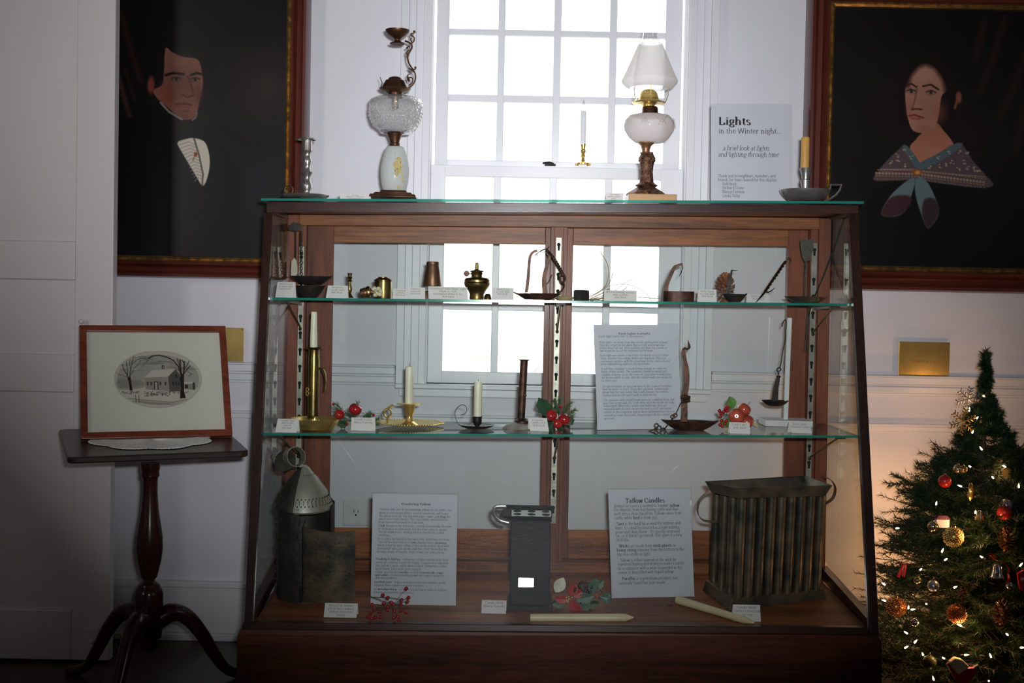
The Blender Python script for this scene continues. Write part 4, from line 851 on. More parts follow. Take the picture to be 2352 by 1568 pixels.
sign('printed_sign', 'printed sign headed Tallow Candles on the case floor', [(1399, 1124), (1583, 1123), (1595, 1370), (1405, 1374)], S_DECK, None, .03, [(x, y + 8, x1, t, s_) for x, y, x1, t, s_ in [
 (240, 338, 616, '*Tallow Candles', 60), (128, 380, 762, "Animal fat (suet) is melted to 'render' *tallow.", 40), (128, 415, 742, 'Fat deposits from butchering cattle and deer', 40), (129, 452, 772, 'melt into a clean liquid fat. Tallow comes from', 40), (129, 490, 550, 'cattle, while *lard* is from pigs.', 40),
 (150, 545, 758, '*Suet* is the hard fat around the kidneys and', 40), (134, 584, 745, "loins. It's ideal because it has a high melting", 40), (135, 622, 746, "point and clean flavor.  It's mostly saturated", 40), (136, 657, 766, "fat, so it doesn't go rancid. This gives it a long", 40), (137, 696, 262, 'shelf life.', 40),
 (164, 753, 706, '*Wicks* are made from *rush plants* or', 40), (142, 790, 782, '*hemp string* running from the bottom to the', 40), (142, 830, 464, 'top of a candle or light.', 40), (168, 885, 700, 'Tallow is either layered on the wick by', 40), (146, 920, 782, 'repeated dipping and drying to make a candle', 40), (147, 960, 756, 'or a container with a wick suspended in the', 40), (148, 998, 680, 'center is then filled with liquid tallow.', 40),
 (182, 1056, 706, '*Paraffin* is a petroleum product, not', 40), (152, 1096, 595, 'naturally found but man-made.', 40)]], (78, 222, 862, 1228))
# ================================================================== on top of the case
Yt = 3.40
def candle(name, label, it_pl, cx, yb, yt, r0, r1, Y, z, mat, wick=True, group=None, k=None, wickh=6):
    """a candle standing in a socket; foot at world point"""
    x = at(cx, yb, Y).x; B = Vector((x, Y, z)); k = Y / F; o = empty(name, B, label, 'candle', group); h = (yb - yt) * k
    rr = random.Random(int(cx)); mb = MB()
    mb.lathe([(0, 0), (r0 * k, 0), (r0 * k, h * .3), (lerp(r0, r1, .6) * k, h * .6), (r1 * k, h * .96), (r1 * k * .9, h), (0, h * .99)], 24, wob=lambda a, t: 1 + .03 * math.sin(a * 3 + t * 5)); mb.build('wax', mat, o)
    if wick:
        mb = MB(); mb.tube([(0, 0, h * .98), (.0003, 0, h + wickh * k * .6), (.0008, 0, h + wickh * k)], .0007, 5); mb.build('wick', m_wick, o)
    return o
# pewter column candlestick
it = It('pewter_candlestick', 'tall knopped pewter candlestick with a ring handle, empty, on top of the case', 'candlestick', 705, 452, S_TOP, 3.38)
it.lathe('drip_pan', m_pewter, 702, [(0, 451), (40, 455), (46, 455), (53, 450), (54, 448), (50, 449), (30, 452), (0, 451)], n=48)
it.lathe('stem', m_pewter, 705, [(14, 453), (10, 447), (8, 440), (9, 437), (11, 430), (11, 424), (9, 418), (7, 412), (8, 405), (11, 398), (12, 396), (9, 392), (7, 386), (8, 380), (10, 374), (10, 368), (8, 362), (7, 358), (8, 352), (11, 347), (10.5, 343), (10.5, 322), (9, 321)])
it.lathe('flange', m_pewter, 705, [(9, 323), (12, 320), (21, 323), (22, 321), (18, 318), (11, 317), (9, 319)])
mb = MB(); it.tube('', None, [(663 + 9.5 * math.cos(a_), 437 - 10 * math.sin(a_), -.0) for a_ in [2 * PI * i / 20 for i in range(20)]], 1.4, mb=mb, close=True); it.tube('', None, [(655, 448), (662, 450), (672, 452)], 2.2, mb=mb)
it.part('ring_handle', mb, m_brassdark)
# glass oil lamp
it = It('oil_lamp', 'clear cut-glass oil lamp with scrolled arm and vaporizer cup, on the case top', 'oil lamp', 906, 457, S_TOP, 3.42)
mb = MB(); cx = it.p(906, 457).x; k = it.k
for a_, b_, y0, y1 in ((53, 51, 457, 450), (45, 41, 450, 445), (32, 28, 445, 439)):
    z0, z1 = max(0, it.p(906, y0).z), it.p(906, y1).z
    mb.hexa([(cx - a_ * k, -a_ * k, z0), (cx + a_ * k, -a_ * k, z0), (cx + a_ * k, a_ * k, z0), (cx - a_ * k, a_ * k, z0)], [(cx - b_ * k, -b_ * k, z1), (cx + b_ * k, -b_ * k, z1), (cx + b_ * k, b_ * k, z1), (cx - b_ * k, b_ * k, z1)])
it.part('foot', mb, m_bronze, bevel=.002)
m_stud = glass('cut_studs', (.97, .97, .97), 3.0, .02, haze=.3, hazecol=(.9, .9, .88))
st = it.lathe('stem_vase', m_frost, 906, [(24, 440), (27, 436), (31, 420), (33, 400), (32.5, 385), (29, 365), (24, 348), (20, 339), (14, 337)], n=40)
mb = MB()
for i, (x, y, r, c) in enumerate([(918, 372, 7, 0), (912, 382, 6, 0), (922, 384, 6, 0), (916, 392, 7, 0), (924, 398, 5, 0), (914, 402, 5, 0), (926, 410, 4, 0), (927, 420, 3, 0), (918, 433, 4, 0), (916, 390, 3, 1), (912, 396, 3, 1), (921, 378, 2.5, 1)]):
    q = it.p(x, y); rad = (32 if y < 425 else 29) * k * (1 if y > 375 else .93); dx = q.x - cx; d_ = -math.sqrt(max(rad ** 2 - dx * dx, 1e-6)) - .0004; mb.m = c
    for a_ in range(5):
        t_ = a_ * 1.256 + i; e = Vector((q.x + math.cos(t_) * r * k * .6, d_ + abs(math.cos(t_)) * .0003, q.z + math.sin(t_) * r * k * .7)); mb.ball((e.x, e.y + .001 * abs(e.x - cx) / .02, e.z), r * k * .45, 8, sz=1.2)
m_dec = simple('yellow_decal', (.62, .50, .18), .6); m_decg = simple('green_decal', (.15, .17, .08), .6)
it.part('flower_decal', mb, [m_dec, m_decg], st)
it.lathe('connector', m_bronze, 907, [(16, 338), (11, 335), (12, 331), (10, 329), (12, 322), (18, 308), (19, 305), (10, 304)])
it.lathe('stem_rod', m_bronze, 906, [(1.5, 440), (1.5, 338)], n=8)
ft = it.lathe('oil_font', m_cut, 909, [(14, 308), (30, 306), (42, 298), (53, 284), (60, 266), (61, 255), (60, 246), (62, 240), (58, 232), (46, 226), (30, 223), (18, 222)], n=64, wob=lambda a, t: 1 + .012 * math.sin(a * 24) * (1 if .15 < t < .65 else 0))
mb = MB(); fx = it.p(909, 250).x
for j, (y, rr_) in enumerate(((290, 50), (283, 54), (276, 57), (269, 59.5), (262, 61), (255, 61.2), (248, 60.5))):
    for i in range(46):
        A = 2 * PI * (i + .5 * (j % 2)) / 46; lim = abs(((A * 5 / (2 * PI)) % 1) - .5) * 2
        if y < 280 and lim * 34 < (280 - y) * .55: continue
        z = it.p(909, y).z; q = Vector((fx + math.cos(A) * rr_ * k, math.sin(A) * rr_ * k, z)); u = Vector((math.cos(A), math.sin(A), 0)); v = Vector((-math.sin(A), math.cos(A), 0)) * 3.7 * k; w_ = Vector((0, 0, 4.2 * k))
        mb.add([q - v, q - w_, q + v, q + w_, q + u * 2.6 * k], [(0, 1, 4), (1, 2, 4), (2, 3, 4), (3, 0, 4)])
it.part('diamond_band', mb, m_stud, ft, smooth=False)
it.lathe('font_foot', m_clear, 909, [(14, 309), (34, 307), (36, 303), (20, 300)], parent=ft)
it.lathe('wick_tube', m_brassold, 909, [(9, 250), (9, 222)], n=16)
it.lathe('collar', m_bronze, 909, [(17, 226), (17, 216), (19, 214), (15, 212), (16, 210), (10, 208)])
it.lathe('burner', m_bronze, 908, [(20, 214), (32, 210), (36, 206), (30, 204), (28, 200), (22, 188), (17, 186), (15, 182), (9, 179), (2, 177.5), (0, 177)], wob=lambda a, t: 1 + .05 * math.sin(a * 9) * (.2 < t < .6))
it.tube('wire_clip', m_wire, [(880, 212, -.002), (876, 204, -.004), (879, 192, -.003), (874, 180, -.002)], 1)
mb = MB()
for pts, r in (([(935, 208), (945, 200), (953, 190), (955, 178), (952, 168), (944, 162), (940, 158)], 1.7), ([(940, 198), (947, 192), (948, 183), (943, 180), (939, 185), (941, 190)], 1.5), ([(938, 188), (936, 180), (938, 174), (944, 172)], 1.3),
               ([(952, 168), (946, 158), (940, 148), (937, 136), (939, 128), (943, 120), (947, 112), (945, 104), (938, 100), (931, 97)], 2.0), ([(946, 160), (952, 162), (955, 160), (953, 156)], 1.6), ([(938, 130), (935, 126), (937, 120), (941, 118)], 1.8), ([(943, 112), (939, 110), (936, 113)], 1.5),
               ([(945, 104), (951, 98), (952, 90), (947, 86), (944, 82), (950, 80), (954, 78), (953, 75), (949, 76)], 1.6), ([(947, 100), (944, 94), (947, 90)], 1.4)):
    it.tube('', None, spline(pts, 4), r, mb=mb)
for x, y in ((937, 133), (955, 158), (953, 77), (940, 186), (938, 181), (936, 113)): q = it.p(x, y); mb.ball(q, 2.6 * k, 8)
it.part('scroll_arm', mb, m_bronze)
it.lathe('vaporizer_cup', m_bronze, 914, [(0, 104), (16, 105), (18, 103), (12, 101), (7, 97), (7, 94), (11, 91), (20, 86), (27, 78), (28, 73), (26, 73), (25, 77), (14, 85), (0, 88)])
# opal shaded lamp
it = It('oil_lamp', 'oil lamp with milk-glass font, cone shade and bronze stem on a wood block', 'oil lamp', 1490, 460, S_TOP, 3.42)
k = it.k; cx = it.p(1490, 460).x
a_, b_ = it.p(1439, 460), it.p(1548, 449)
mb = MB(); mb.box(a_.x, b_.x, -.062, .062, 0, it.p(1490, 450).z); it.part('block_base', mb, m_blockwood, bevel=.0015)
it.lathe('cast_foot', m_cast, 1484, [(46, 450), (44, 446), (36, 440), (26, 434), (20, 430), (24, 428), (26, 426), (20, 423), (16, 419), (15, 410), (14, 395), (15, 382), (17, 374), (20, 370), (19, 363), (15, 356), (14, 351)], n=48, wob=lambda a, t: 1 + (.05 * math.sin(a * 8 + t * 9) if t < .25 or .4 < t < .75 else .015 * math.sin(a * 12)))
it.lathe('connector', m_bronze2, 1483, [(15, 352), (9, 350), (9, 345), (12, 336), (19, 330), (19, 327), (10, 327)])
ft = it.lathe('milk_font', m_milk, 1490, [(14, 330), (32, 328), (45, 318), (55, 303), (58, 292), (55, 278), (46, 268), (38, 266)], n=48)
mb = MB()
for j in range(9):
    A = 2 * PI * j / 9 - .5
    def fp(a, y):
        r = {265: 43, 272: 50.5, 280: 55.5, 290: 58, 296: 57.5}[y] * k + .0006; z = it.p(1490, y).z; return (cx + math.cos(a) * r, math.sin(a) * r, z)
    mb.tube([fp(A, 290), fp(A + .15, 280), fp(A + .33, 272), fp(A + .5, 280), fp(A + .66, 290)], .0012, 6)
    for e in (-.12, 0, .12): mb.tube([fp(A, 280), fp(A + e, 290), fp(A + e * 1.4, 296)], .001, 5)
it.part('moulded_pattern', mb, m_clear, ft)
it.lathe('font_cap', m_bronze, 1492, [(43, 268), (30, 264), (19, 262), (18, 250), (16, 247), (12, 246)])
it.lathe('burner', m_brass, 1489, [(14, 248), (14, 243), (20, 241), (36, 240), (38, 237), (30, 234), (24, 232), (22, 224), (18, 214), (12, 209), (4, 207), (0, 207)])
it.lathe('chimney', m_clear, 1490, [(34, 240), (32, 232), (27, 222), (28, 212), (34, 203), (36, 190), (34, 170), (30, 140), (24, 110), (19, 92), (16, 75), (15, 62), (18, 50), (23, 40), (24, 37)], n=60, wob=lambda a, t: 1 + (.09 * math.sin(a * 9) if t > .96 else .0))
it.lathe('opal_shade', m_shadeg, 1491, [(45, 205), (55, 201), (63, 193), (64, 188), (60, 180), (50, 158), (38, 130), (28, 106), (26, 102)], n=56)
mb = MB()
for j in range(3):
    A = 2 * PI * j / 3 + .4; z = it.p(1490, 200).z; z2 = it.p(1490, 236).z
    mb.tube([(cx + math.cos(A) * 37 * k, math.sin(A) * 37 * k, z2), (cx + math.cos(A) * 44 * k, math.sin(A) * 44 * k, (z + z2) / 2), (cx + math.cos(A) * 46 * k, math.sin(A) * 46 * k, z + .002)], .0012, 6)
it.part('shade_holder', mb, m_brass)
# pewter chamberstick with honey coloured candle
it = It('pewter_chamberstick', 'shiny pewter chamberstick with squared loop handle on the case top', 'candlestick', 1848, 463, S_TOP, 3.38)
it.lathe('bowl', m_pewter, 1848, [(30, 463), (38, 461), (48, 453), (55, 443), (57, 437), (55, 438), (44, 450), (30, 458), (0, 459)], n=56)
it.lathe('stem', m_pewter, 1849, [(14, 458), (10, 445), (9, 432), (12, 416), (12, 414), (9, 412), (10, 404), (13, 393), (15, 387), (11, 387)])
it.tube('handle', m_pewter, [(1900, 448), (1906, 432), (1908, 424), (1920, 425), (1932, 424), (1929, 436), (1920, 448), (1905, 458), (1895, 461)], [2.6] * 9, flat=1.8)
sz = it.B.z + it.p(1849, 387).z
candle('candle', 'honey coloured beeswax candle stub in the pewter chamberstick', None, 1848, 389, 315, 10, 9.5, 3.38, sz - .004, m_beeswax, wick=False)
card(S_TOP, 779, 848, 437, 457, ['Oil Lamp', 'Medicinal Vaporizer', '_Oxford Historical', '_Society'], 'folded card about the medicinal vaporizer, left of the glass oil lamp', Y=3.35, skew=2)
card(S_TOP, 1389, 1428, 438, 461, ['Oil Lamp', 'with modern', 'globe', '_Bob Buck'], 'folded card leaning beside the shaded oil lamp', Y=3.33, skew=5)
# candle on the meeting rail of the window
zr = at(1339, 379, YW + .03).z
def onrail(x, Y): return zr
class Flat: pass
it = It('brass_candlestick', 'small bright brass candlestick on the meeting rail of the window', 'candlestick', 1339, 379, plane3(Vector((0, 3.8, zr)), Vector((1, 3.8, zr)), Vector((0, 3.9, zr))), YW + .04)
it.lathe('foot', m_brass, 1339, [(18, 379), (18, 375), (14, 373), (7, 371)], n=32)
it.lathe('stem', m_brass, 1339, [(6, 372), (4, 366), (3.5, 362), (6, 358), (4, 354), (6, 350), (7, 346), (5, 342), (6, 336), (7, 331), (4, 330)])
candle('window_candle', 'white electric candle in the brass candlestick on the window rail', None, 1339, 331, 254, 6.5, 6.5, YW + .04, it.B.z + it.p(1339, 333).z, m_waxwhite, wick=False)
c_ = bpy.data.objects['window_candle']; mb = MB(); hh = 77 * it.k
mb.lathe([(0, hh), (.006, hh), (.0075, hh + .012), (.007, hh + .018), (.002, hh + .034), (0, hh + .036)], 20); mb.build('flame_bulb', m_clear, c_)

# ================================================================== upper shelf
def ironbowl(it, name, mat, xl, xr, yt, yb, cy=0, spoutL=0, spoutR=0, sq=.55, n=40):
    """open boat/teardrop pan: rim from xl to xr"""
    cx = (xl + xr) / 2; a = (xr - xl) / 2; k = it.k; z1 = it.p(cx, yt).z; z0 = max(0, it.p(cx, yb).z); X = it.p(cx, yb).x; mb = MB(); vs = []
    rings = [(.0, z0), (.45, z0), (.66, z0 + (z1 - z0) * .25), (.9, z0 + (z1 - z0) * .75), (1, z1), (.96, z1), (.84, z0 + (z1 - z0) * .75), (.62, z0 + (z1 - z0) * .2), (0, z0 + (z1 - z0) * .15)]
    for f, z in rings:
        for i in range(n):
            A = 2 * PI * i / n; ca, sa = math.cos(A), math.sin(A)
            ex = ca; 
            sp = (spoutR if ca > 0 else spoutL); wv = abs(sa) * (1 - abs(ca) ** 2 * .5 * (sp > 0))
            vs.append((X + a * k * f * ex, cy + a * k * sq * f * math.copysign(wv, sa), z + (z1 - z0) * sp * max(0, abs(ca) - .8) * (z > z0 + .001)))
    m = len(rings); mb.add(vs, [(j * n + i, j * n + (i + 1) % n, (j + 1) * n + (i + 1) % n, (j + 1) * n + i) for j in range(m - 1) for i in range(n)])
    return it.part(name, mb, mat)
it = It('betty_lamp', 'black iron betty lamp with pale wooden blade, standing in the upper left corner', 'grease lamp', 712, 686, S_ONE, 3.36)
ironbowl(it, 'pan', m_iron, 669, 748, 656, 684, spoutR=.3)
ironbowl(it, 'lid', m_iron, 664, 766, 634, 652, spoutR=.5, sq=.45)
it.tube('upright', m_iron, [(672, 640), (679, 600), (680, 560), (680, 528)], [3, 2, 1.5, 1.5])
mb = MB(); mb.prism([it.p(*q) for q in ((664, 527), (668, 514), (676, 510), (692, 514), (694, 522), (690, 529), (678, 531), (668, 529))], (0, .004, 0)); it.part('top_plate', mb, m_iron)
mb = MB(); mb.prism([it.p(x, y, -.006) for x, y in ((669, 634), (671, 600), (677, 592), (682, 598), (684, 612), (684, 628), (680, 634))], (0, .005, 0)); it.part('wooden_blade', mb, m_woodpale)
mb = MB()
for i in range(16):
    y = 534 + i * 6.3; e = 3.2 if i % 2 else 1.6; it.tube('', None, [(691 + e * math.cos(a_), y - 4 * math.sin(a_), .012 + (.001 if i % 2 else 0)) for a_ in [2 * PI * j / 10 for j in range(10)]], .9, mb=mb, close=True, n=5)
it.part('chain', mb, m_iron)
it = It('miniature_candlestick', 'miniature turned brass candlestick on the upper shelf', 'candlestick', 803, 684, S_ONE, 3.33)
it.lathe('stem', m_brassold, 803, [(0, 684), (10, 684), (9, 681), (5, 677), (3, 673), (5, 669), (6, 663), (4, 655), (3.2, 647), (6, 645), (3.5, 642), (6, 638), (4, 636), (5, 630), (6, 627), (3, 627)])
it = It('wick_tube_burner', 'small brown barrel with a frayed cotton wick lying on the upper shelf', 'burner', 842, 684, S_ONE, 3.30)
def lying(it, name, mat, x0, y0, x1, y1, prof, d=0, parent=None, n=24, wob=None):
    A, B_ = it.p(x0, y0, d), it.p(x1, y1, d); L = (B_ - A).length; q = (B_ - A).to_track_quat('Z', 'Y').to_matrix().to_4x4()
    mb = MB().lathe([(r * it.k, L * t) for r, t in prof], n, wob=wob); mb.mat4(Matrix.Translation(A) @ q); return it.part(name, mb, mat, parent)
lying(it, 'barrel', m_copper, 828, 674, 843, 671, [(0, 0), (9, 0), (10.5, .1), (11, .5), (12, .8), (11, 1), (0, 1)])
lying(it, 'ring', m_brassold, 843, 671, 852, 670, [(9, -.2), (13, 0), (14, .4), (13, .8), (9, 1), (0, .9)])
lying(it, 'neck', m_copper, 850, 670, 860, 671, [(0, -.2), (7, 0), (7, 1), (0, 1)])
mb = MB(); rr = random.Random(5)
for i in range(26): q = it.p(867 + rr.uniform(-9, 10), 669 + rr.uniform(-9, 9), rr.uniform(-.008, .008)); mb.ball(q, rr.uniform(2.5, 5) * it.k, 7)
it.part('frayed_wick', mb, m_cotton)
it = It('oil_canister', 'olive brass oil canister with domed shoulder on the upper shelf', 'canister', 880, 685, S_ONE, 3.37)
it.lathe('body', m_brassdark, 880, [(0, 686), (20, 686), (20.5, 684), (20, 646), (21.5, 645), (21.5, 643), (20, 642)], n=36)
it.lathe('shoulder', m_brassold, 880, [(20, 643), (13, 638.5), (11, 638), (11, 636), (9, 636), (8, 640)])
it = It('night_lamp', 'small copper brown night lamp with flared tin shade on the upper shelf', 'oil lamp', 982, 686, S_ONE, 3.34)
it.lathe('lamp_bowl', m_copper, 980, [(0, 687), (6, 687), (7, 680), (10, 671), (5, 670), (3, 668)])
it.tube('bracket', m_copper, [(981, 670), (984, 667), (984, 660), (982, 655)], 1.2)
it.lathe('shade', m_copper, 993, [(20.5, 657), (21, 655), (17, 625), (14, 609), (15, 608), (14.5, 602), (12, 601), (13, 606), (16, 625), (19, 655)], n=36)
it = It('kerosene_lamp', 'round brass kerosene hand lamp with side wick key on the upper shelf', 'oil lamp', 1093, 688, S_ONE, 3.35)
it.lathe('body', m_brassold, 1095, [(0, 688), (16, 688), (17, 684), (16, 676), (20, 668), (26, 660), (29, 655), (29.5, 651), (30.5, 650), (29, 648), (29, 643), (26, 639), (18, 637), (14, 636)], n=40)
it.lathe('burner', m_brassold, 1095, [(13, 638), (12, 632), (14, 628), (12, 625), (16, 624), (15, 622), (6, 620), (4, 618), (3.6, 604), (2, 603), (0, 603)], n=28)
mb = MB(); it.tube('', None, [(1089, 629, -.01), (1077, 629, -.012)], .9, mb=mb); q = it.p(1072, 628, -.013); mb.lathe([(0, -.001), (6 * it.k, -.001), (6.6 * it.k, 0), (6 * it.k, .001), (0, .001)], 20); 
n0 = len(mb.v) - 100; mb.v[n0:] = [(q.x + x, q.y - z, q.z + y) for x, y, z in mb.v[n0:]]; it.part('wick_key', mb, m_rust)
it.tube('wire', m_brassold, [(1066, 647), (1060, 638), (1055, 627)], .5, n=5)
it = It('brass_lid', 'tiny brass lid on the glass behind the kerosene lamp', 'thimble', 1121, 688, S_ONE, 3.42)  # a small brass lid lying behind the lamp
it.lathe('cap', m_brassdark, 1120, [(0, 688), (9, 688), (8, 680), (5, 675), (0, 674)])
# hanging betty lamp with twisted hook
it = It('betty_lamp', 'rusty betty lamp with curved strap and twisted rope-like hook before the centre post', 'grease lamp', 1238, 689, S_ONE, 3.36)
ironbowl(it, 'pan', m_rust, 1174, 1290, 673, 688, spoutL=1.0, spoutR=.2, sq=.35)
def strap(it, name, mat, pts, w_, d=0, t=.0025, parent=None):
    pts = spline(pts, 5); L_, R_ = [], []
    for i, (x, y) in enumerate(pts):
        x0, y0 = pts[max(i - 1, 0)]; x1, y1 = pts[min(i + 1, len(pts) - 1)]; dx, dy = x1 - x0, y1 - y0; n_ = math.hypot(dx, dy) or 1
        ww = (w_ if not hasattr(w_, '__len__') else lerp(w_[0], w_[1], i / (len(pts) - 1))) / 2
        L_.append(it.p(x - dy / n_ * ww, y + dx / n_ * ww, d)); R_.append(it.p(x + dy / n_ * ww, y - dx / n_ * ww, d))
    mb = MB(); n = len(pts); vs = L_ + R_; vs += [p + Vector((0, t, 0)) for p in vs]
    fs = []
    for i in range(n - 1): fs += [(i, i + 1, n + i + 1, n + i), (2 * n + i + 1, 2 * n + i, 3 * n + i, 3 * n + i + 1), (i, 2 * n + i, 2 * n + i + 1, i + 1), (n + i + 1, 3 * n + i + 1, 3 * n + i, n + i)]
    fs += [(0, n, 3 * n, 2 * n), (n - 1, 3 * n - 1, 4 * n - 1, 2 * n - 1)]
    mb.add(vs, fs); return it.part(name, mb, mat, parent)
strap(it, 'strap', m_rust, [(1209, 672), (1213, 640), (1215, 610), (1218, 588), (1226, 578), (1234, 576)], (8, 5))
strap(it, 'spur', m_rust, [(1252, 674), (1250, 640), (1256, 610), (1262, 590), (1255, 578)], (12, 5), d=.006)
mb = MB(); it.tube('', None, spline([(1231, 585), (1236, 580), (1246, 575), (1256, 571), (1262, 566)]), 1, mb=mb, n=6); it.tube('', None, [(1232 + 2.5 * math.cos(a_), 586 + 2.5 * math.sin(a_)) for a_ in [R(40 * i) for i in range(9)]], .8, mb=mb, close=True, n=5); it.tube('', None, spline([(1240, 577), (1250, 572), (1256, 574), (1250, 579), (1241, 579)]), .8, mb=mb, n=5)
it.part('link', mb, m_rust)
def twist(it, name, mat, pts, r, turns, parent=None):
    pts = spline(pts, 14); n = len(pts); mb = MB()
    for ph in (0, PI):
        q = []
        for i, (x, y) in enumerate(pts):
            x0, y0 = pts[max(i - 1, 0)]; x1, y1 = pts[min(i + 1, n - 1)]; dx, dy = x1 - x0, y1 - y0; L = math.hypot(dx, dy) or 1; A = ph + 2 * PI * turns * i / n
            o = r * .55 * math.cos(A); q.append(it.p(x - dy / L * o, y + dx / L * o, r * .55 * it.k * math.sin(A)))
        mb.tube(q, r * .75 * it.k, 7)
    return it.part(name, mb, mat, parent)
twist(it, 'twisted_hook', m_rust, [(1256, 575), (1268, 588), (1280, 606), (1290, 624), (1293, 632)], 2.8, 7)
mb = MB(); it.tube('', None, spline([(1289, 625), (1296, 630), (1298, 642), (1292, 650), (1287, 644), (1288, 632), (1294, 628)]), 1.8, mb=mb); it.tube('', None, spline([(1292, 645), (1296, 655), (1292, 665), (1280, 674), (1268, 682)]), [1.8] * 20 + [2.5] * 5, mb=mb); it.tube('', None, spline([(1255, 652), (1262, 645), (1268, 630)]), .9, mb=mb)
it.part('hook_tail', mb, m_rust)
# coil of dry rush and loose rushes
it = It('rush_coil', 'flat coil of dry rush tied in a loop by the centre post', 'rush bundle', 1298, 692, S_ONE, 3.40)
mb = MB(); rr = random.Random(9)
for i in range(11):
    a0 = rr.uniform(0, 6); rx, ry, z = rr.uniform(14, 22) * it.k, rr.uniform(8, 12) * it.k, .002 + i * .0011
    mb.tube([(math.cos(a_) * rx, math.sin(a_) * ry, z + .001 * math.sin(2 * a_ + a0)) for a_ in [2 * PI * j / 24 for j in range(24)]], .0011, 5, close=True)
it.part('coil', mb, m_straw)
it = It('dry_rush_bunch', 'loose bunch of thin curving dry rushes on the upper shelf', 'dry rushes', 1375, 691, S_ONE, 3.42)
mb = MB()
for pts, r in (([(1350, 682), (1375, 670), (1393, 652), (1398, 622), (1392, 600), (1379, 579)], .9), ([(1352, 684), (1378, 670), (1398, 652), (1405, 636), (1408, 626)], .8), ([(1352, 688), (1385, 672), (1397, 664), (1400, 668)], 1.2), ([(1355, 688), (1410, 668), (1430, 654), (1445, 644), (1458, 640)], .6), ([(1390, 660), (1420, 653), (1450, 655), (1478, 668), (1492, 684), (1496, 690)], .6), ([(1352, 690), (1385, 680), (1420, 672), (1440, 660)], .9), ([(1464, 682), (1490, 684), (1525, 686)], .8), ([(1500, 690), (1505, 684), (1513, 680)], .5), ([(1356, 690), (1385, 684), (1392, 680)], 2.0)):
    it.tube('', None, [(x, y, .002 * (i % 3)) for i, (x, y) in enumerate(spline(pts, 5))], r, mb=mb, n=5)
it.part('stalk', mb, m_straw); bpy.data.objects[it.o.name].children[0]['kind'] = 'stuff'
it = It('wick_trimming_scissors', 'black wick trimming scissors with box catcher lying by the centre post', 'scissors', 1360, 692, S_ONE, 3.31)
it.lathe('wick_catcher', m_iron, 1335, [(0, 692), (18, 692), (18, 669), (16, 666), (0, 666)], n=8)
mb = MB(); a_, b_ = it.p(1350, 690), it.p(1437, 691); mb.hexa([(a_.x, -.006, .001), (b_.x, -.004, .001), (b_.x, -.004, .0035), (a_.x, -.006, .004)], [(a_.x, .006, .001), (b_.x, .004, .001), (b_.x, .004, .0035), (a_.x, .006, .004)]); it.part('blade', mb, m_iron)
# oval box lamp
it = It('box_grease_lamp', 'dark brown drum shaped grease lamp with bent strap arm on the upper shelf', 'grease lamp', 1558, 694, S_ONE, 3.34)
k = it.k; X = it.p(1558, 694).x; h0 = it.p(1558, 669).z; mb = MB(); n = 36
pr = [(0, 0), (36, 0), (36, h0), (34.5, h0), (34.5, .004), (0, .004)]
mb.lathe([(r * k, z) for r, z in pr], 44, (X, 0, 0), sq=.6); it.part('drum', mb, m_rust)
strap(it, 'arm', m_rust, [(1530, 692), (1530, 672), (1531, 655), (1542, 628), (1549, 614), (1558, 609), (1568, 606)], (12, 5), d=-.0)
it.tube('pick', m_iron, [(1566, 607), (1568, 615), (1566, 620), (1564, 626), (1560, 634)], [1, 1.4, .8, 1.5, .6], n=5)
it.tube('prong', m_iron, [(1594, 692), (1606, 692), (1614, 690)], .8, n=5)
# pinecone and small iron lamp
def pinecone(it, cx, cy, rw, rh, mat, d=0, seed=1, n=90, name='scale', parent=None):
    mb = MB(); rr = random.Random(seed); c = it.p(cx, cy, d); k = it.k; ga = 2.39996
    mb.ball(c, rw * .32 * k, 10, sz=rh / rw)
    for i in range(n):
        t = (i + .5) / n; phi = ga * i; z = (1 - 2 * t); rad = math.sqrt(max(0, 1 - z * z)); L = 1.0 * (.75 + .25 * math.sin(PI * t))
        dr = Vector((math.cos(phi) * rad, math.sin(phi) * rad, z * .8 + .25)).normalized()
        p0 = c + Vector((dr.x * rw * .35 * k, dr.y * rw * .35 * k, z * rh * .8 * k)); p1 = p0 + dr * rw * .62 * L * k * rr.uniform(.85, 1.1)
        sd = dr.cross(Vector((0, 0, 1))); sd = sd.normalized() if sd.length > .01 else Vector((1, 0, 0)); w_ = rw * .17 * k; up = sd.cross(dr) * rw * .05 * k
        mb.add([p0 - sd * w_ * .4, p0 + sd * w_ * .4, p1.lerp(p0, .25) + sd * w_, p1 + sd * w_ * .4 + up, p1 - sd * w_ * .4 + up, p1.lerp(p0, .25) - sd * w_], [(0, 1, 2, 3, 4, 5)])
        mb.add([p0 - sd * w_ * .4 - up * 1.5, p0 + sd * w_ * .4 - up * 1.5, p1.lerp(p0, .25) + sd * w_ - up * 1.5, p1 + sd * w_ * .4, p1 - sd * w_ * .4, p1.lerp(p0, .25) - sd * w_ - up * 1.5], [(5, 4, 3, 2, 1, 0)])
    return mb.build(name, mat, parent or it.o, smooth=False)
it = It('pinecone', 'open brown pinecone standing behind a small iron lamp on the upper shelf', 'pinecone', 1664, 694, S_ONE, 3.43)
pinecone(it, 1665, 661, 26, 33, m_cone, seed=4, n=80, name='scales')
it = It('small_grease_lamp', 'small black iron grease lamp with upright strap in front of the pinecone', 'grease lamp', 1686, 694, S_ONE, 3.35)
ironbowl(it, 'pan', m_iron, 1658, 1717, 675, 693, spoutR=.6, sq=.5)
strap(it, 'upright', m_iron, [(1672, 678), (1674, 655), (1678, 635), (1681, 620)], (9, 4))
it.tube('tip', m_iron, [(1680, 620), (1686, 621), (1694, 621)], [1.2, 1, .6], n=5)
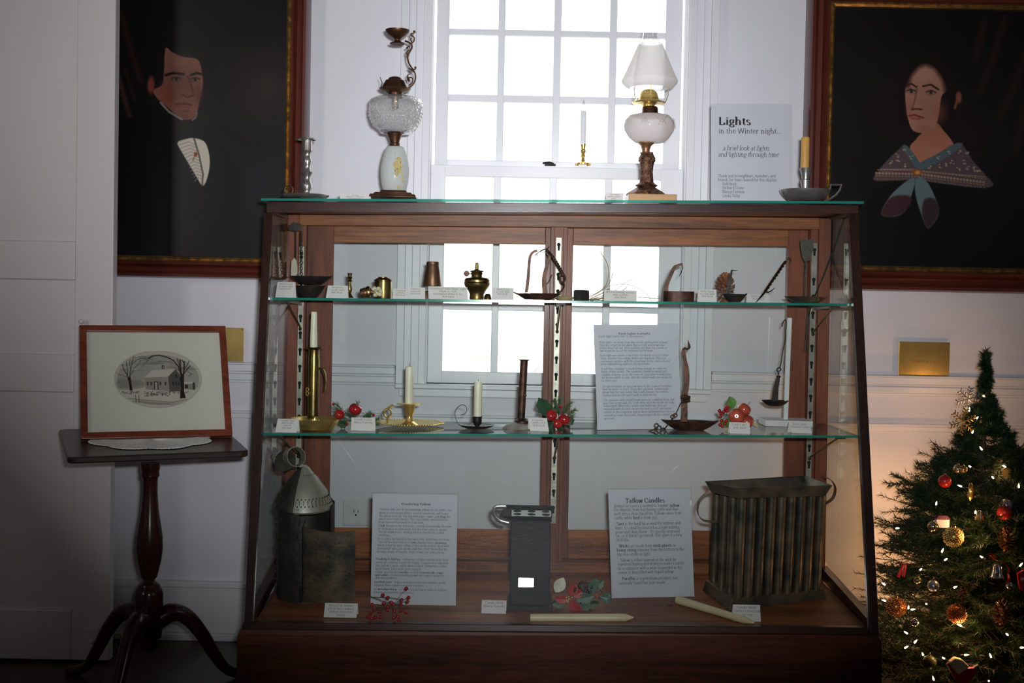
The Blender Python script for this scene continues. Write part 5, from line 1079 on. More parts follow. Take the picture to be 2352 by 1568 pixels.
# twisted spike
it = It('twisted_spike_hook', 'twisted wrought iron spike with side hook leaning on the rear door stile', 'iron hook', 1737, 694, S_ONE, 3.31)
def tw3(it, name, mat, A, B_, r, turns, n=70):
    mb = MB(); ax = (B_ - A).normalized(); u = ax.orthogonal().normalized(); v = ax.cross(u)
    for ph in (0, PI):
        mb.tube([A.lerp(B_, i / n) + (u * math.cos(ph + 2 * PI * turns * i / n) + v * math.sin(ph + 2 * PI * turns * i / n)) * r * .5 for i in range(n + 1)], r * .6, 6)
    return it.part(name, mb, mat)
A, B_, C_ = it.p(1737, 694), it.p(1762, 670, .03), it.p(1828, 600, .15)
it.part('point', MB().tube([A + Vector((0, 0, .001)), A.lerp(B_, .6), B_], [.0008, .0025, .0028], 8), m_brassdark)
tw3(it, 'twisted_shaft', m_brassdark, B_, C_, .0042, 5)
it.part('eye', MB().tube([C_ + Vector((.010 + .006 * math.cos(a_), 0, .004 + .006 * math.sin(a_))) for a_ in [R(210 - 36 * i) for i in range(9)]], .002, 6), m_brassdark)
it.part('side_hook', MB().tube([B_ + Vector((0, 0, 0)), B_ + Vector((.008, -.002, -.001)), B_ + Vector((.018, -.003, .004)), B_ + Vector((.026, -.003, .012))], [.002, .002, .0016, .0007], 6), m_brassdark)
# pan with tall leaf shaped back plate
it = It('hanging_grease_pan', 'dark iron grease pan with shield shaped back plate at the upper right', 'grease lamp', 1850, 697, S_ONE, 3.38)
ironbowl(it, 'pan', m_tin, 1800, 1900, 681, 695, sq=.55)
mb = MB(); mb.prism([it.p(x, y, .02) for x, y in ((1842, 552), (1850, 549), (1858, 551), (1866, 549), (1873, 553), (1872, 570), (1867, 585), (1864, 598), (1852, 601), (1847, 590), (1843, 570))], (0, .004, 0)); it.part('shield_plate', mb, m_tin)
it.part('rod', MB().tube([it.p(1852, 694, .02), it.p(1853, 640, .022), it.p(1855, 600, .022)], .0022, 6), m_tin)
# cards of the upper shelf
for a in ((632, 673, 648, 684, ['_Betty Lamp', '_or rush light', '_Bob Buck'], 'folded betty lamp card in the upper left corner of the case', 2, 3.28, 6.2), (748, 794, 656, 685, ['Miniature', 'Candle stick', '_Bob Buck'], 'folded card left of the miniature candlestick', 3, 3.28, 6.2),
          (901, 936, 664, 687, ['Container', 'perfume', '_Bob Buck'], 'folded card against the oil canister, partly overlapped', 1, 3.29, 5.6), (931, 971, 660, 687, ['Container', 'unknown', '_Bob Buck'], 'folded card just left of the small night lamp', 4, 3.28, 5.6),
          (985, 1075, 660, 689, ['Centennial Home Night Light', 'Made in USA', 'by Edward Miller & Co.', '_Bob Buck'], 'wide folded card about a night light, between night lamp and kerosene lamp', -3, 3.28, 6.6), (1128, 1175, 661, 689, ['_Betty Lamp', '_or rush light', '_Bob Buck'], 'folded card between the kerosene lamp and the rusty betty lamp', 4, 3.29, 5.6),
          (1387, 1462, 667, 692, ['Wick trimming scissors', 'with catcher', '_Bob Buck'], 'wide folded card about wick trimming scissors in front of the dry rushes', 1, 3.275, 6.4), (1604, 1646, 665, 694, ['_Betty Lamp', '_or rush light', '_Bob Buck'], 'folded card just left of the pinecone', 1, 3.28, 6.2),
          (1716, 1768, 676, 696, ['Rush Light', '_Bob Buck'], 'folded rush light card behind the twisted iron spike', 1, 3.42, 6.6)):
    card(S_ONE, a[0], a[1], a[2], a[3], a[4], a[5], Y=a[7], skew=a[6], fs=a[8])

# ================================================================== lower shelf
it = It('brass_candlestick', 'tall tarnished brass pushup candlestick with side hook and wide saucer', 'candlestick', 722, 985, S_TWO)
k = it.k; cx = it.p(722, 985).x
it.lathe('saucer', m_brass, 722, [(0, 986), (38, 986), (45, 984), (56, 970), (61, 962), (62, 960), (58, 962), (44, 980), (30, 983), (0, 983)], n=56)
it.lathe('foot', m_brass, 722, [(20, 984), (17, 976), (13, 968), (11, 962), (12, 955)])
it.lathe('tube', m_brassdark, 719, [(12, 960), (13, 955), (13, 950), (13.5, 840), (13, 826), (12, 812), (13, 802), (20, 799), (21, 797), (19, 796), (10, 798)], n=32)
mb = MB(); 
for dy in (0, 9): it.tube('', None, [(708 + 3 * math.cos(a_), 893 + dy + 5 * math.sin(a_), -.014) for a_ in [R(40 * i) for i in range(9)]], .9, mb=mb, close=True, n=6)
it.part('slide_knob', mb, m_brass)
it.tube('hanging_hook', m_brassdark, spline([(731, 848), (736, 846), (743, 848), (748, 860), (749, 880), (747, 896)]), [2.2] * 20 + [1.8] * 6, flat=1.2)
candle('candle', 'tall thin ivory candle in the brass pushup candlestick', None, 720, 800, 715, 8.5, 6.8, it.B.y, it.B.z + it.p(720, 800).z, m_waxivory, wick=False)
# brass chamberstick with beaded plate
it = It('brass_chamberstick', 'bright brass chamberstick with beaded scalloped plate and ring handle', 'candlestick', 942, 978, S_TWO)
k = it.k; X = it.p(942, 978).x
w6 = lambda a, t: 1 + .035 * math.cos(a * 8)
pl_ = it.lathe('plate', m_brass, 942, [(0, 981), (28, 981.5), (40, 979), (58, 973), (74, 970), (76, 969), (72, 970), (56, 972), (36, 977), (0, 978)], n=96, wob=w6)
mb = MB()
for i in range(76):
    a_ = 2 * PI * i / 76; r = 75 * k * (1 + .035 * math.cos(a_ * 8)); mb.ball((X + math.cos(a_) * r, math.sin(a_) * r, it.p(942, 970).z), 1.9 * k, 6)
it.part('beading', mb, m_brass, pl_)
it.lathe('socket', m_brass, 940, [(22, 978), (20, 974), (10, 967), (8, 960), (7, 955), (9, 950), (11, 946), (13, 930), (14, 927), (9, 927)])
it.lathe('drip_ring', m_brass, 939, [(9, 930), (14, 929), (26, 928), (28, 926), (22, 925), (10, 926)], n=40, wob=lambda a, t: 1 + .03 * math.cos(a * 6))
mb = MB(); it.tube('', None, [(890 + 8.5 * math.cos(a_), 948 + 10.5 * math.sin(a_), 0) for a_ in [R(20 * i) for i in range(18)]], 2.2, mb=mb, close=True); it.tube('', None, [(890, 959), (890, 970), (892, 975)], 2.6, mb=mb); it.tube('', None, spline([(890, 938), (896, 934), (902, 930), (906, 932)]), [2.6] * 12 + [2, 2, 2, 1.5, 1.5, 1, 1], mb=mb)
it.part('ring_handle', mb, m_brass)
candle('candle', 'cream candle with black wick in the beaded brass chamberstick', None, 939, 929, 840, 9.5, 9.5, it.B.y, it.B.z + it.p(939, 930).z, m_waxivory, wickh=8)
# black chamberstick with scroll
it = It('black_chamberstick', 'low black metal chamberstick with thin curled wire handle', 'candlestick', 1095, 984, S_TWO)
it.lathe('saucer', m_iron, 1094, [(0, 984), (22, 985), (34, 980), (41, 976), (41.5, 975), (37, 977), (20, 981), (0, 981)], n=48)
it.lathe('socket', m_iron, 1096, [(4, 982), (5, 978), (9, 973), (10.5, 966), (10, 958), (11.5, 957), (11.5, 955.5), (9, 956)])
it.tube('curl_handle', m_steel, [(x, y, 0) for x, y in spline([(1062, 980), (1052, 972), (1046, 958), (1045, 945), (1052, 934), (1062, 929), (1070, 933), (1072, 942), (1067, 950), (1058, 952)])], 1.0, n=6)
candle('candle', 'cream candle standing in the black chamberstick', None, 1097, 957, 872, 9.5, 9.2, it.B.y, it.B.z + it.p(1096, 960).z, m_waxivory, wickh=5)
# hogscraper
it = It('tube_candlestick', 'dark iron tube candlestick with flat flange and domed grey foot', 'candlestick', 1198, 985, S_TWO)
it.lathe('foot', m_greywood, 1189, [(0, 985), (34, 985), (36, 983), (30, 977), (20, 972), (10, 968)], n=40)
it.lathe('knop', m_rust, 1198, [(10, 975), (17, 971), (17, 966), (12, 962), (9, 960)])
mb = MB(); A = it.p(1196.5, 965); B_ = it.p(1204, 826); tb = MB().lathe([(9 * it.k, 0), (8.6 * it.k, (B_ - A).length)], 20); tb.mat4(Matrix.Translation(A) @ (B_ - A).to_track_quat('Z', 'Y').to_matrix().to_4x4()); it.part('tube', tb, m_rust)
tb = MB().lathe([(8 * it.k, -.002), (12.5 * it.k, 0), (13 * it.k, .0008), (8 * it.k, .0012), (6 * it.k, -.001)], 28); tb.mat4(Matrix.Translation(B_)); it.part('flange', tb, m_rust)
it.tube('slide_lever', m_steel, [(1204, 905, -.009), (1209, 907, -.014)], 2, n=6)
# betty lamp with rigid arm and chain
it = It('betty_lamp', 'rusty iron betty lamp with tall arm and chain in front of the Rush Lights sign', 'grease lamp', 1583, 988, S_TWO)
ironbowl(it, 'pan', m_rust, 1517, 1652, 966, 988, spoutL=.5, spoutR=.4, sq=.4)
strap(it, 'arm', m_rust, [(1571, 972), (1572, 945), (1572, 915), (1577, 880), (1577, 850), (1572, 825), (1569, 803)], (16, 8), t=.004)
it.tube('pivot', m_rust, [(1563, 912), (1572, 911), (1585, 913)], [4, 6, 4]); it.tube('pivot', m_rust, [(1565, 922), (1574, 921), (1585, 920)], [3, 4, 3])
mb = MB(); it.tube('', None, spline([(1567, 803), (1572, 799), (1577, 801), (1582, 797), (1581, 788), (1579, 779)]), [2.5] * 14 + [3, 3.4, 3.4, 3.2, 2.8, 2.4, 2, 1.6, 1.2, .9, .5, .4], mb=mb); it.part('beak', mb, m_rust)
mb = MB(); it.tube('', None, spline([(1564, 924), (1557, 940), (1552, 950)]), 1.2, mb=mb)
for x, y in ((1550, 953), (1545, 956)): it.tube('', None, [(x + 5 * math.cos(a_), y + 4 * math.sin(a_), -.004) for a_ in [R(40 * i) for i in range(9)]], 1.4, mb=mb, close=True, n=6)
it.tube('', None, [(1543, 958, -.02), (1536, 965, -.03), (1528, 975, -.03), (1521, 984, -.03)], 1.5, mb=mb)
for x, y in ((1519, 984), (1510, 979), (1504, 974)): it.tube('', None, [(x + 5 * math.cos(a_), y + 4.5 * math.sin(a_), -.03) for a_ in [R(40 * i) for i in range(9)]], 1.2, mb=mb, close=True, n=6)
it.tube('', None, [(1507, 978, -.03), (1497, 984, -.03), (1482, 989, -.03)], [2.2, 1.8, .8], mb=mb)
it.part('chain', mb, m_rust)
# white stand with hanging lamp
it = It('display_stand', 'white painted wooden stand with upright post on the lower shelf', 'stand', 1795, 976, S_TWO)
a_, b_ = it.p(1750, 985), it.p(1858, 985); z1 = .0075
mb = MB(); mb.hexa([(a_.x, -.045, 0), (b_.x, -.045, 0), (b_.x, -.045, .017), (a_.x, -.045, .017)], [(a_.x, .055, 0), (b_.x, .055, 0), (b_.x, .055, .017), (a_.x, .055, .017)]); it.part('base_block', mb, m_whitewood, bevel=.001)
A, B_ = it.p(1804, 966), it.p(1812, 729); mb = MB(); mb.hexa([(A.x - .006, -.006, .016), (A.x + .006, -.006, .016), (A.x + .006, .006, .016), (A.x - .006, .006, .016)], [(B_.x - .006, -.006, B_.z), (B_.x + .006, -.006, B_.z), (B_.x + .006, .006, B_.z), (B_.x - .006, .006, B_.z)]); it.part('post', mb, m_whitewood, bevel=.001)
Z0 = it.B
it2 = It('hanging_betty_lamp', 'small black betty lamp hanging by its hook from the white post', 'grease lamp', 1779, 940, plane3(Z0 + Vector((0, 0, .055)), Z0 + Vector((1, 0, .055)), Z0 + Vector((0, 1, .055))), Z0.y - .014)
it = it2
ironbowl(it, 'pan', m_iron, 1748, 1812, 919, 940, sq=.6)
strap(it, 'arm', m_iron, [(1780, 922), (1782, 895), (1786, 875), (1788, 865)], (15, 6), t=.006)
mb = MB(); it.tube('', None, [(1783, 864), (1793, 865)], 2, mb=mb); it.tube('', None, spline([(1788, 864), (1787, 855), (1784, 848), (1789, 844), (1793, 848), (1789, 853)]), 1.5, mb=mb, n=6); it.tube('', None, spline([(1790, 846), (1794, 830), (1797, 805), (1803, 780), (1804, 760), (1805, 740), (1802, 734), (1797, 740), (1795, 750)]), 1.3, mb=mb, n=6)
it.part('swivel_hook', mb, m_iron)
for a in ((632, 681, 963, 993, ['Candle Stick', 'with height', 'adjuster', '_Bob Buck'], 'folded card in front of the brass pushup candlestick', 3, 5.6), (806, 861, 960, 989, ['Candle holder', 'Nancy Farnum'], 'folded candle holder card in front of the first apple spray', -1, 6.6),
          (1218, 1261, 961, 990, ['Primitive', 'Candle stick', '_Bob Buck'], 'folded candlestick card beside the tube candlestick', -5, 6.4), (1676, 1723, 971, 996, ['Rush Light', '_Rob Buck'], 'folded rush light card in front of the pink-red apple spray', 0, 7), (1818, 1865, 970, 995, ['Betty Lamp', 'Richard Crane'], 'folded betty lamp card beside the white stand', -4, 6.6)):
    card(S_TWO, a[0], a[1], a[2], a[3], a[4], a[5], skew=a[6], fs=a[7])
DANG = math.atan2(-S_DECK[1].y, S_DECK[1].z) if S_DECK[1].z > 0 else math.atan2(S_DECK[1].y, -S_DECK[1].z)
# ---- artificial sprays
def leaf(it, mb, x, y, L, W_, ang, d=0, tilt=.3, pts=7, spiky=0):
    c = it.p(x, y, d); k = it.k; ux_ = Vector((math.cos(ang), 0, math.sin(ang))); v = Vector((-math.sin(ang), 0, math.cos(ang))); dep = Vector((0, -1, 0))
    out = []
    for s_ in (1, -1):
        r_ = range(pts + 1) if s_ == 1 else range(pts - 1, 0, -1)
        for i in r_:
            t = i / pts; w_ = math.sin(PI * t) ** .8 * W_ * (1 + (.35 if i % 2 else -.25) * spiky)
            out.append(c + ux_ * L * k * t + v * w_ * k * s_ + dep * (abs(w_) * k * tilt * .6 + t * (1 - t) * L * k * .3))
    spine = [c + ux_ * L * k * t for t in (0, .33, .66, 1)]
    n = len(out); mb.add(out + [c + ux_ * L * k * .5 + dep * L * k * .02], [(i, (i + 1) % n, n) for i in range(n)])
def sprig(it, mb, x, y, L, ang, n=26, nl=9, d=0, seed=0):
    rr = random.Random(seed + int(x)); c = it.p(x, y, d); k = it.k; ax = Vector((math.cos(ang), rr.uniform(-.3, .3), math.sin(ang))).normalized()
    mb.tube([c, c + ax * L * k], [.0008, .0005], 4); n = int(n * 2.2)
    for i in range(n):
        t = i / n; p = c + ax * L * k * t; dv = (ax * rr.uniform(.5, 1.1) + Vector((rr.uniform(-1, 1), rr.uniform(-1, 1), rr.uniform(-1, 1))) * .8).normalized() * nl * k * rr.uniform(.7, 1.2)
        s_ = dv.cross(Vector((.3, 1, .2))).normalized() * .0007; mb.add([p - s_, p + s_, p + dv], [(0, 1, 2)]); s_ = s_.cross(dv).normalized() * .0007; mb.add([p - s_, p + s_, p + dv], [(0, 1, 2)])
def apple(it, x, y, r, mat, d=0, top=(.3, -.6, .8), stem=True):
    k = it.k; mb = MB(); n = 24; pr = []
    for i in range(15):
        t = PI * i / 14; rad = math.sin(t) * (1 + .06 * math.cos(t)); z = -math.cos(t) * .92 - (.0 if i < 11 else .18 * (i - 10) / 4 * (1 if i > 10 else 0)) + (.10 * (3 - i) / 3 if i < 3 else 0)
        pr.append((rad * r * k, z * r * k))
    mb.lathe(pr, n); q = Vector(top).normalized().to_track_quat('Z', 'Y').to_matrix().to_4x4(); mb.mat4(Matrix.Translation(it.p(x, y, d)) @ q); a = it.part('apple', mb, mat)
    if stem: mb = MB(); c = it.p(x, y, d); t_ = Vector(top).normalized(); mb.tube([c + t_ * r * k * .7, c + t_ * r * k * 1.1, c + t_ * r * k * 1.35 + Vector((.001, 0, .0))], .0007, 5); it.part('stalk', mb, m_twig, a)
def berries(it, pts, r, mat, d=0):
    for i, q in enumerate(pts): mb = MB(); mb.ball(it.p(q[0], q[1], q[2] if len(q) > 2 else d), r * it.k, 12); it.part('berry', mb, mat)
it = It('apple_spray', 'artificial spray of dark pine and two red apples beside the pushup candlestick', 'artificial spray', 812, 984, S_TWO, group='apple sprays')
mb = MB()
for x, y, L, a in ((812, 970, 50, 2.7), (800, 955, 42, 2.4), (815, 962, 40, 1.4), (820, 968, 36, .6), (838, 972, 26, 1.0), (848, 972, 24, .5), (800, 966, 34, 3.3), (790, 962, 30, 2.2), (846, 975, 20, 1.6), (810, 975, 30, -.2), (790, 975, 20, 3.0), (850, 976, 16, .1)): sprig(it, mb, x, y, L, a, 40, 13, rr if False else 0.004 * math.sin(x), seed=2)
it.part('pine_sprigs', mb, m_pinel)
mb = MB(); leaf(it, mb, 808, 945, 26, 7, .5, spiky=.7); leaf(it, mb, 800, 972, 24, 8, 3.4, spiky=.7); leaf(it, mb, 826, 975, 30, 8, -.2); it.part('leaf', mb, m_leafd)
apple(it, 782, 950, 12, m_apple, -.012, (.5, -.7, .3)); apple(it, 818, 938, 15, m_apple, -.010, (.5, -.2, .85)); berries(it, [(766, 928), (858, 953), (799, 972, -.015), (776, 968, -.01)], 3.6, m_berry)
it = It('apple_spray', 'artificial spray of three red apples and pine before the centre post', 'artificial spray', 1278, 984, S_TWO, group='apple sprays')
mb = MB()
for x, y, L, a in ((1285, 950, 36, 1.5), (1290, 950, 34, .9), (1284, 946, 30, 1.9), (1295, 955, 30, .5), (1280, 950, 26, 2.3), (1290, 960, 26, .2)): sprig(it, mb, x, y, L, a, 44, 13, .004, seed=5)
it.part('pine_sprigs', mb, m_pinel)
mb = MB(); leaf(it, mb, 1262, 958, 52, 15, 2.1, d=.006, spiky=.6); leaf(it, mb, 1300, 955, 26, 11, -.9, spiky=.6); leaf(it, mb, 1270, 970, 28, 9, -2.2, spiky=.6); leaf(it, mb, 1280, 978, 24, 8, -.8, spiky=.6); it.part('leaf', mb, m_leafd)
apple(it, 1267, 952, 13, m_apple, -.01, (.3, -.9, .5)); apple(it, 1296, 961, 14.5, m_apple, -.008, (.2, -.3, .9)); apple(it, 1280, 971, 11, m_apple, -.02, (.2, -.95, .1)); berries(it, [(1288, 933, -.004)], 4, m_berry)
it = It('apple_spray', 'artificial spray of three pink-red apples, dark berries and one bright leaf', 'artificial spray', 1690, 988, S_TWO, group='apple sprays')
mb = MB(); leaf(it, mb, 1684, 938, 30, 11, 1.9, pts=9); leaf(it, mb, 1674, 978, 24, 7, 2.6, pts=9); leaf(it, mb, 1680, 978, 20, 6, 2.0, pts=9); it.part('leaf', mb, m_leafl)
mb = MB(); leaf(it, mb, 1664, 984, 22, 3, .1, pts=9); leaf(it, mb, 1730, 972, 14, 3, -.5); it.part('dry_leaf', mb, m_dec)
apple(it, 1689, 954, 18, m_appleb, -.015, (-.2, -.95, .1)); apple(it, 1709, 939, 16, m_appleb, -.002, (.6, -.1, .8)); apple(it, 1716, 969, 16.5, m_appleb, -.004, (.8, -.4, -.5))
berries(it, [(1666, 938), (1656, 949), (1662, 945), (1654, 957), (1657, 966), (1654, 975), (1659, 978), (1665, 972), (1652, 943), (1670, 943), (1672, 934), (1668, 966)], 4.5, m_berry)
mb = MB(); 
for x, y in ((1656, 949), (1666, 938), (1654, 957), (1657, 966)): it.tube('', None, [(1682, 958, 0), (1670, 952, 0), (x, y, 0)], .7, mb=mb, n=4)
it.part('twig', mb, m_twig)

# ================================================================== case floor
it = It('pierced_tin_lantern', 'large dark pierced tin lantern with conical top and open curved door', 'lantern', 702, 1365, S_DECK)
k = it.k; X = it.p(702, 1365).x
r_ = 66; zb = 0; zt = it.p(700, 1148).z
it.o.rotation_euler.x = DANG
mb = MB(); mb.lathe([(0, .0), (r_ * k, .0), (r_ * k, .003)], 56, (X, 0, 0)); A0 = R(-52); sw = .80
mb.lathe([(r_ * k, .002), (r_ * k, zt)], 60, (X, 0, 0), sweep=sw, a0=R(-22)); mb.lathe([(r_ * .98 * k, zt), (r_ * .98 * k, .002)], 60, (X, 0, 0), sweep=sw, a0=R(-22))
bd = it.part('body', mb, m_tin)
mb = MB(); rr = random.Random(2)
for i in range(420):
    A = R(rr.uniform(170, 285)); col = int(rr.random() * 12); z = .02 + (zt - .04) * rr.random(); R_ = r_ * k + .0006
    A = R(165 + 10 * col + 4 * math.sin(z * 90)); mb.ball((X + math.cos(A) * R_, math.sin(A) * R_, z), .0013, 5)
it.part('punched_holes', mb, m_hole, bd)['kind'] = 'stuff'
dm = MB(); dc = it.p(722, 1190).x; pts = []
for i in range(13):
    t = i / 12; A = R(205 + 100 * t) ; pts.append((it.p(708, 1200).x + (118 * k) * t, -.058 - .012 * math.sin(PI * t)))
zt2, zb2 = it.p(760, 1192).z, it.p(760, 1376).z; zt3 = it.p(820, 1200).z
vs = []
for s_ in (0, .0015):
    for j, z in ((0, 0), (1, 1)):
        for i, (x, y) in enumerate(pts): vs.append((x, y + s_, max(.001, zb2) if j == 0 else lerp(zt2, zt3, i / 12) - .006 * math.sin(PI * i / 12)))
n = 13; fs = []
for i in range(12): fs += [(i, i + 1, n + i + 1, n + i), (2 * n + i + 1, 2 * n + i, 3 * n + i, 3 * n + i + 1), (n + i, n + i + 1, 3 * n + i + 1, 3 * n + i), (i + 1, i, 2 * n + i, 2 * n + i + 1)]
fs += [(0, n, 3 * n, 2 * n), (n - 1, 3 * n - 1, 4 * n - 1, 2 * n - 1)]
dm.add(vs, fs); dr_ = it.part('curved_door', dm, m_mold)
mb = MB()
for q in range(3):
    for i in range(60):
        t = rr.random(); z = .02 + (zt2 - .04) * rr.random(); ii = t * 12; a_ = pts[int(ii)]; b_ = pts[min(int(ii) + 1, 12)]; mb.ball((lerp(a_[0], b_[0], ii % 1), lerp(a_[1], b_[1], ii % 1) - .0004, z), .0012, 5)
it.part('punched_holes', mb, m_hole, dr_)['kind'] = 'stuff'
prc = [(66, 1160), (68, 1156), (66, 1150), (52, 1118), (34, 1092), (16, 1072), (14, 1068), (8, 1062)]
cxx = it.p(702, 1160).x; prz = [(r * k, max(0, it.p(702, y).z)) for r, y in prc]
cone = it.part('conical_top', MB().lathe(prz, 44, (cxx, 0, 0), sweep=.72, a0=R(2)), m_tin); it.part('conical_top', MB().lathe(prz, 20, (cxx, 0, 0), sweep=.30, a0=R(-100)), m_tinlight)  # one tin cone; its brighter reflecting sector is put into the colour
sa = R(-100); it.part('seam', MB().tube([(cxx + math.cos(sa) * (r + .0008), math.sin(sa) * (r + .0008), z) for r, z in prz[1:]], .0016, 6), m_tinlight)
mb = MB()
for (y, rad, nn, hh) in ((1143, 63.5, 46, 1.6), (1128, 57.2, 42, 1.6), (1136, 60.4, 40, 5), (1083, 24.8, 22, 4)):
    for i in range(nn):
        A = 2 * PI * i / nn; z = it.p(702, y).z; R_ = (rad + .8) * k; mb.tube([(cxx + math.cos(A) * R_, math.sin(A) * R_, z - hh * k), (cxx + math.cos(A) * (R_ - hh * .8 * k), math.sin(A) * (R_ - hh * .8 * k), z + hh * k)], .0014, 4)
it.part('embossed_band', mb, m_tin, cone)
mb = MB(); q = it.p(718, 1104); mb.ball((q.x, -.030, q.z), .0045, 10); it.part('vent_hole', mb, m_hole, cone)
mb = MB(); 
q = it.p(668, 1046); mb.lathe([(.0, -.002), (.028, 0), (.030, .001), (.0, .004)], 26); mb.mat4(Matrix.Translation((it.p(662, 1050).x, -.006, it.p(662, 1050).z)) @ Matrix.Rotation(R(60), 4, 'X') @ Matrix.Rotation(R(-12), 4, 'Y')); it.part('heat_shield', mb, m_tin)
mb = MB(); c = it.p(682, 1040); rg = []
for s_ in (-1, 1):
    pass
mb.lathe([(.0255, -.013), (.0275, -.013), (.0275, .013), (.0255, .013), (.0255, -.013)], 34); mb.mat4(Matrix.Translation((c.x, 0, c.z - .003)) @ Matrix.Rotation(R(70), 4, 'X') @ Matrix.Rotation(R(35), 4, 'Y')); it.part('carrying_ring', mb, m_tinlight)
mb = MB(); it.tube('', None, [(632, 1050), (628, 1042), (632, 1036)], 1, mb=mb); it.part('wire', mb, m_iron)
mb = MB(); mb.prism([it.p(x, y, -.01) for x, y in ((694, 1062), (700, 1056), (712, 1058), (714, 1064), (706, 1068))], (0, .004, 0)); it.part('strap', mb, m_tinlight)
# nine tube candle mould
it = It('candle_mold', 'tall square black candle mold with nine holes on top and side handle', 'candle mold', 1217, 1392, S_DECK)
k = it.k; X = it.p(1217, 1392).x
it.o.rotation_euler.x = DANG
def frust(mb, x0, x1, y0, y1, z0, X0, X1, Y0, Y1, z1):
    return mb.hexa([(x0, y0, z0), (x1, y0, z0), (x1, y1, z0), (x0, y1, z0)], [(X0, Y0, z1), (X1, Y0, z1), (X1, Y1, z1), (X0, Y1, z1)])
a, b = it.p(1170, 1380).x, it.p(1262, 1380).x; zt = it.p(1217, 1178).z
mb = MB(); frust(mb, a, b, -.03, .055, .012, a - .001, b - .002, -.03, .055, zt - .002); it.part('body', mb, m_moldblk, bevel=.003)
mb = MB(); frust(mb, a - .006, b + .008, -.042, .068, 0, a - .006, b + .008, -.042, .068, .013); it.part('base_tray', mb, m_moldblk, bevel=.001)
x0, x1 = it.p(1147, 1172).x, it.p(1262, 1172).x
mb = MB(); zr = it.p(1205, 1170).z; zf = zt - .001
A_ = [(x0, -.045, zr), (x1 + .002, -.045, zr), (x1 + .012, .075, zr), (x0 + .016, .075, zr)]; B2 = [(a, -.032, zf - .006), (b, -.032, zf - .006), (b + .004, .062, zf - .006), (a + .006, .062, zf - .006)]
o_ = [Vector(v) for v in A_]; i_ = [Vector(v) for v in B2]
mb.add([*o_, *i_], [(j, (j + 1) % 4, 4 + (j + 1) % 4, 4 + j) for j in range(4)]); mb.add([v + Vector((0, 0, .0006)) for v in o_] + [v + Vector((0, 0, .002)) for v in i_], [(4 + j, 4 + (j + 1) % 4, (j + 1) % 4, j) for j in range(4)]); it.part('top_tray', mb, m_moldblk, smooth=False)
mb = MB(); zd = zf + .0008; mb.box(a + .001, b, -.031, .058, zf - .004, zd); dk = it.part('hole_deck', mb, m_molddeck, smooth=False)
mb = MB()
for i in range(3):
    for j in range(3): 
        c = (lerp(a + .016, b - .014, i / 2) , lerp(-.018, .045, j / 2), zd + .0002); mb.lathe([(.0105, 0), (.0105, .0006), (0, .0006)], 22, c)
it.part('hole', mb, m_hole, dk)
it.part('handle', MB().tube([it.p(x, y) for x, y in spline([(1162, 1157), (1140, 1158), (1135, 1166), (1137, 1178), (1148, 1190), (1168, 1196)])], .0022, 8, flat=2.6), m_pewter)
# big multi tube mould on the right
it = It('candle_mold', 'large rusty tin candle mold of many tubes with two curled handles', 'candle mold', 1755, 1372, S_DECK, rz=0)
k = it.k
it.o.rotation_euler.x = DANG
RI = Matrix.Rotation(-DANG, 3, 'X')
def loc(px, py, h=0):
    a, n = S_DECK; n = n if n.z > 0 else -n; return RI @ (hit(px, py, (a + n * h, n)) - it.B)
FLb, FRb, BLb = loc(1676, 1403), loc(1899, 1376), loc(1613, 1357); BRb = FRb + BLb - FLb
base = [Vector((v.x, v.y, .0003)) for v in (FLb, FRb, BRb, BLb)]; low = base
def inset(P_, f):
    c = sum(P_, Vector()) / 4; return [v + (c - v) * f for v in P_]
mid = [Vector((v.x, v.y, .030)) for v in inset(base, .05)]
mb = MB(); mb.hexa(low, mid); it.part('base_tray', mb, m_mold, smooth=False, bevel=.001)
hh = min((abs(loc(1688, 1122, h_ / 1000).y - FLb.y + .012), h_ / 1000) for h_ in range(180, 330, 2))[1]
ztop = hh - .034
mb = MB(); nx = 9
cF0, cF1, cB0, cB1 = [Vector((v.x, v.y, 0)) for v in (inset(base, .13)[0], inset(base, .13)[1], inset(base, .13)[3], inset(base, .13)[2])]
for r_ in range(4):
    for i in range(nx):
        t = (i + .3) / (nx - .4); s_ = r_ / 3; c = cF0.lerp(cF1, t).lerp(cB0.lerp(cB1, t), s_)
        m1 = MB(); m1.lathe([(.0112, .028), (.0125, ztop)], 18, (c.x, c.y, 0)); m1.lathe([(.003, .02), (.009, .026), (.0112, .032)], 12, (c.x, c.y, 0)); it.part('candle_tube', m1, m_mold)
TFL, TFR, TBL = loc(1686, 1122, hh), loc(1911, 1114, hh), loc(1620, 1108, hh); TBR = loc(1848, 1092, hh)
zr1 = hh
top = [Vector((v.x, v.y, zr1)) for v in (TFL, TFR, TBR, TBL)]; bot = [Vector((v.x, v.y, ztop + .006)) for v in inset(top, .10)]
mb = MB(); mb.add(top + bot, [(j, (j + 1) % 4, 4 + (j + 1) % 4, 4 + j) for j in range(4)]); mb.add([v + Vector((0, 0, .001)) for v in inset(top, .012)] + [v + Vector((0, 0, .004)) for v in inset(bot, .02)], [(4 + j, 4 + (j + 1) % 4, (j + 1) % 4, j) for j in range(4)] + [(0 + 4, 5, 6, 7)]); mb.add(bot, [(0, 1, 2, 3)])
for j in range(4): mb.tube([top[j], top[(j + 1) % 4]], .0016, 6)
it.part('top_tray', mb, m_mold, smooth=False)
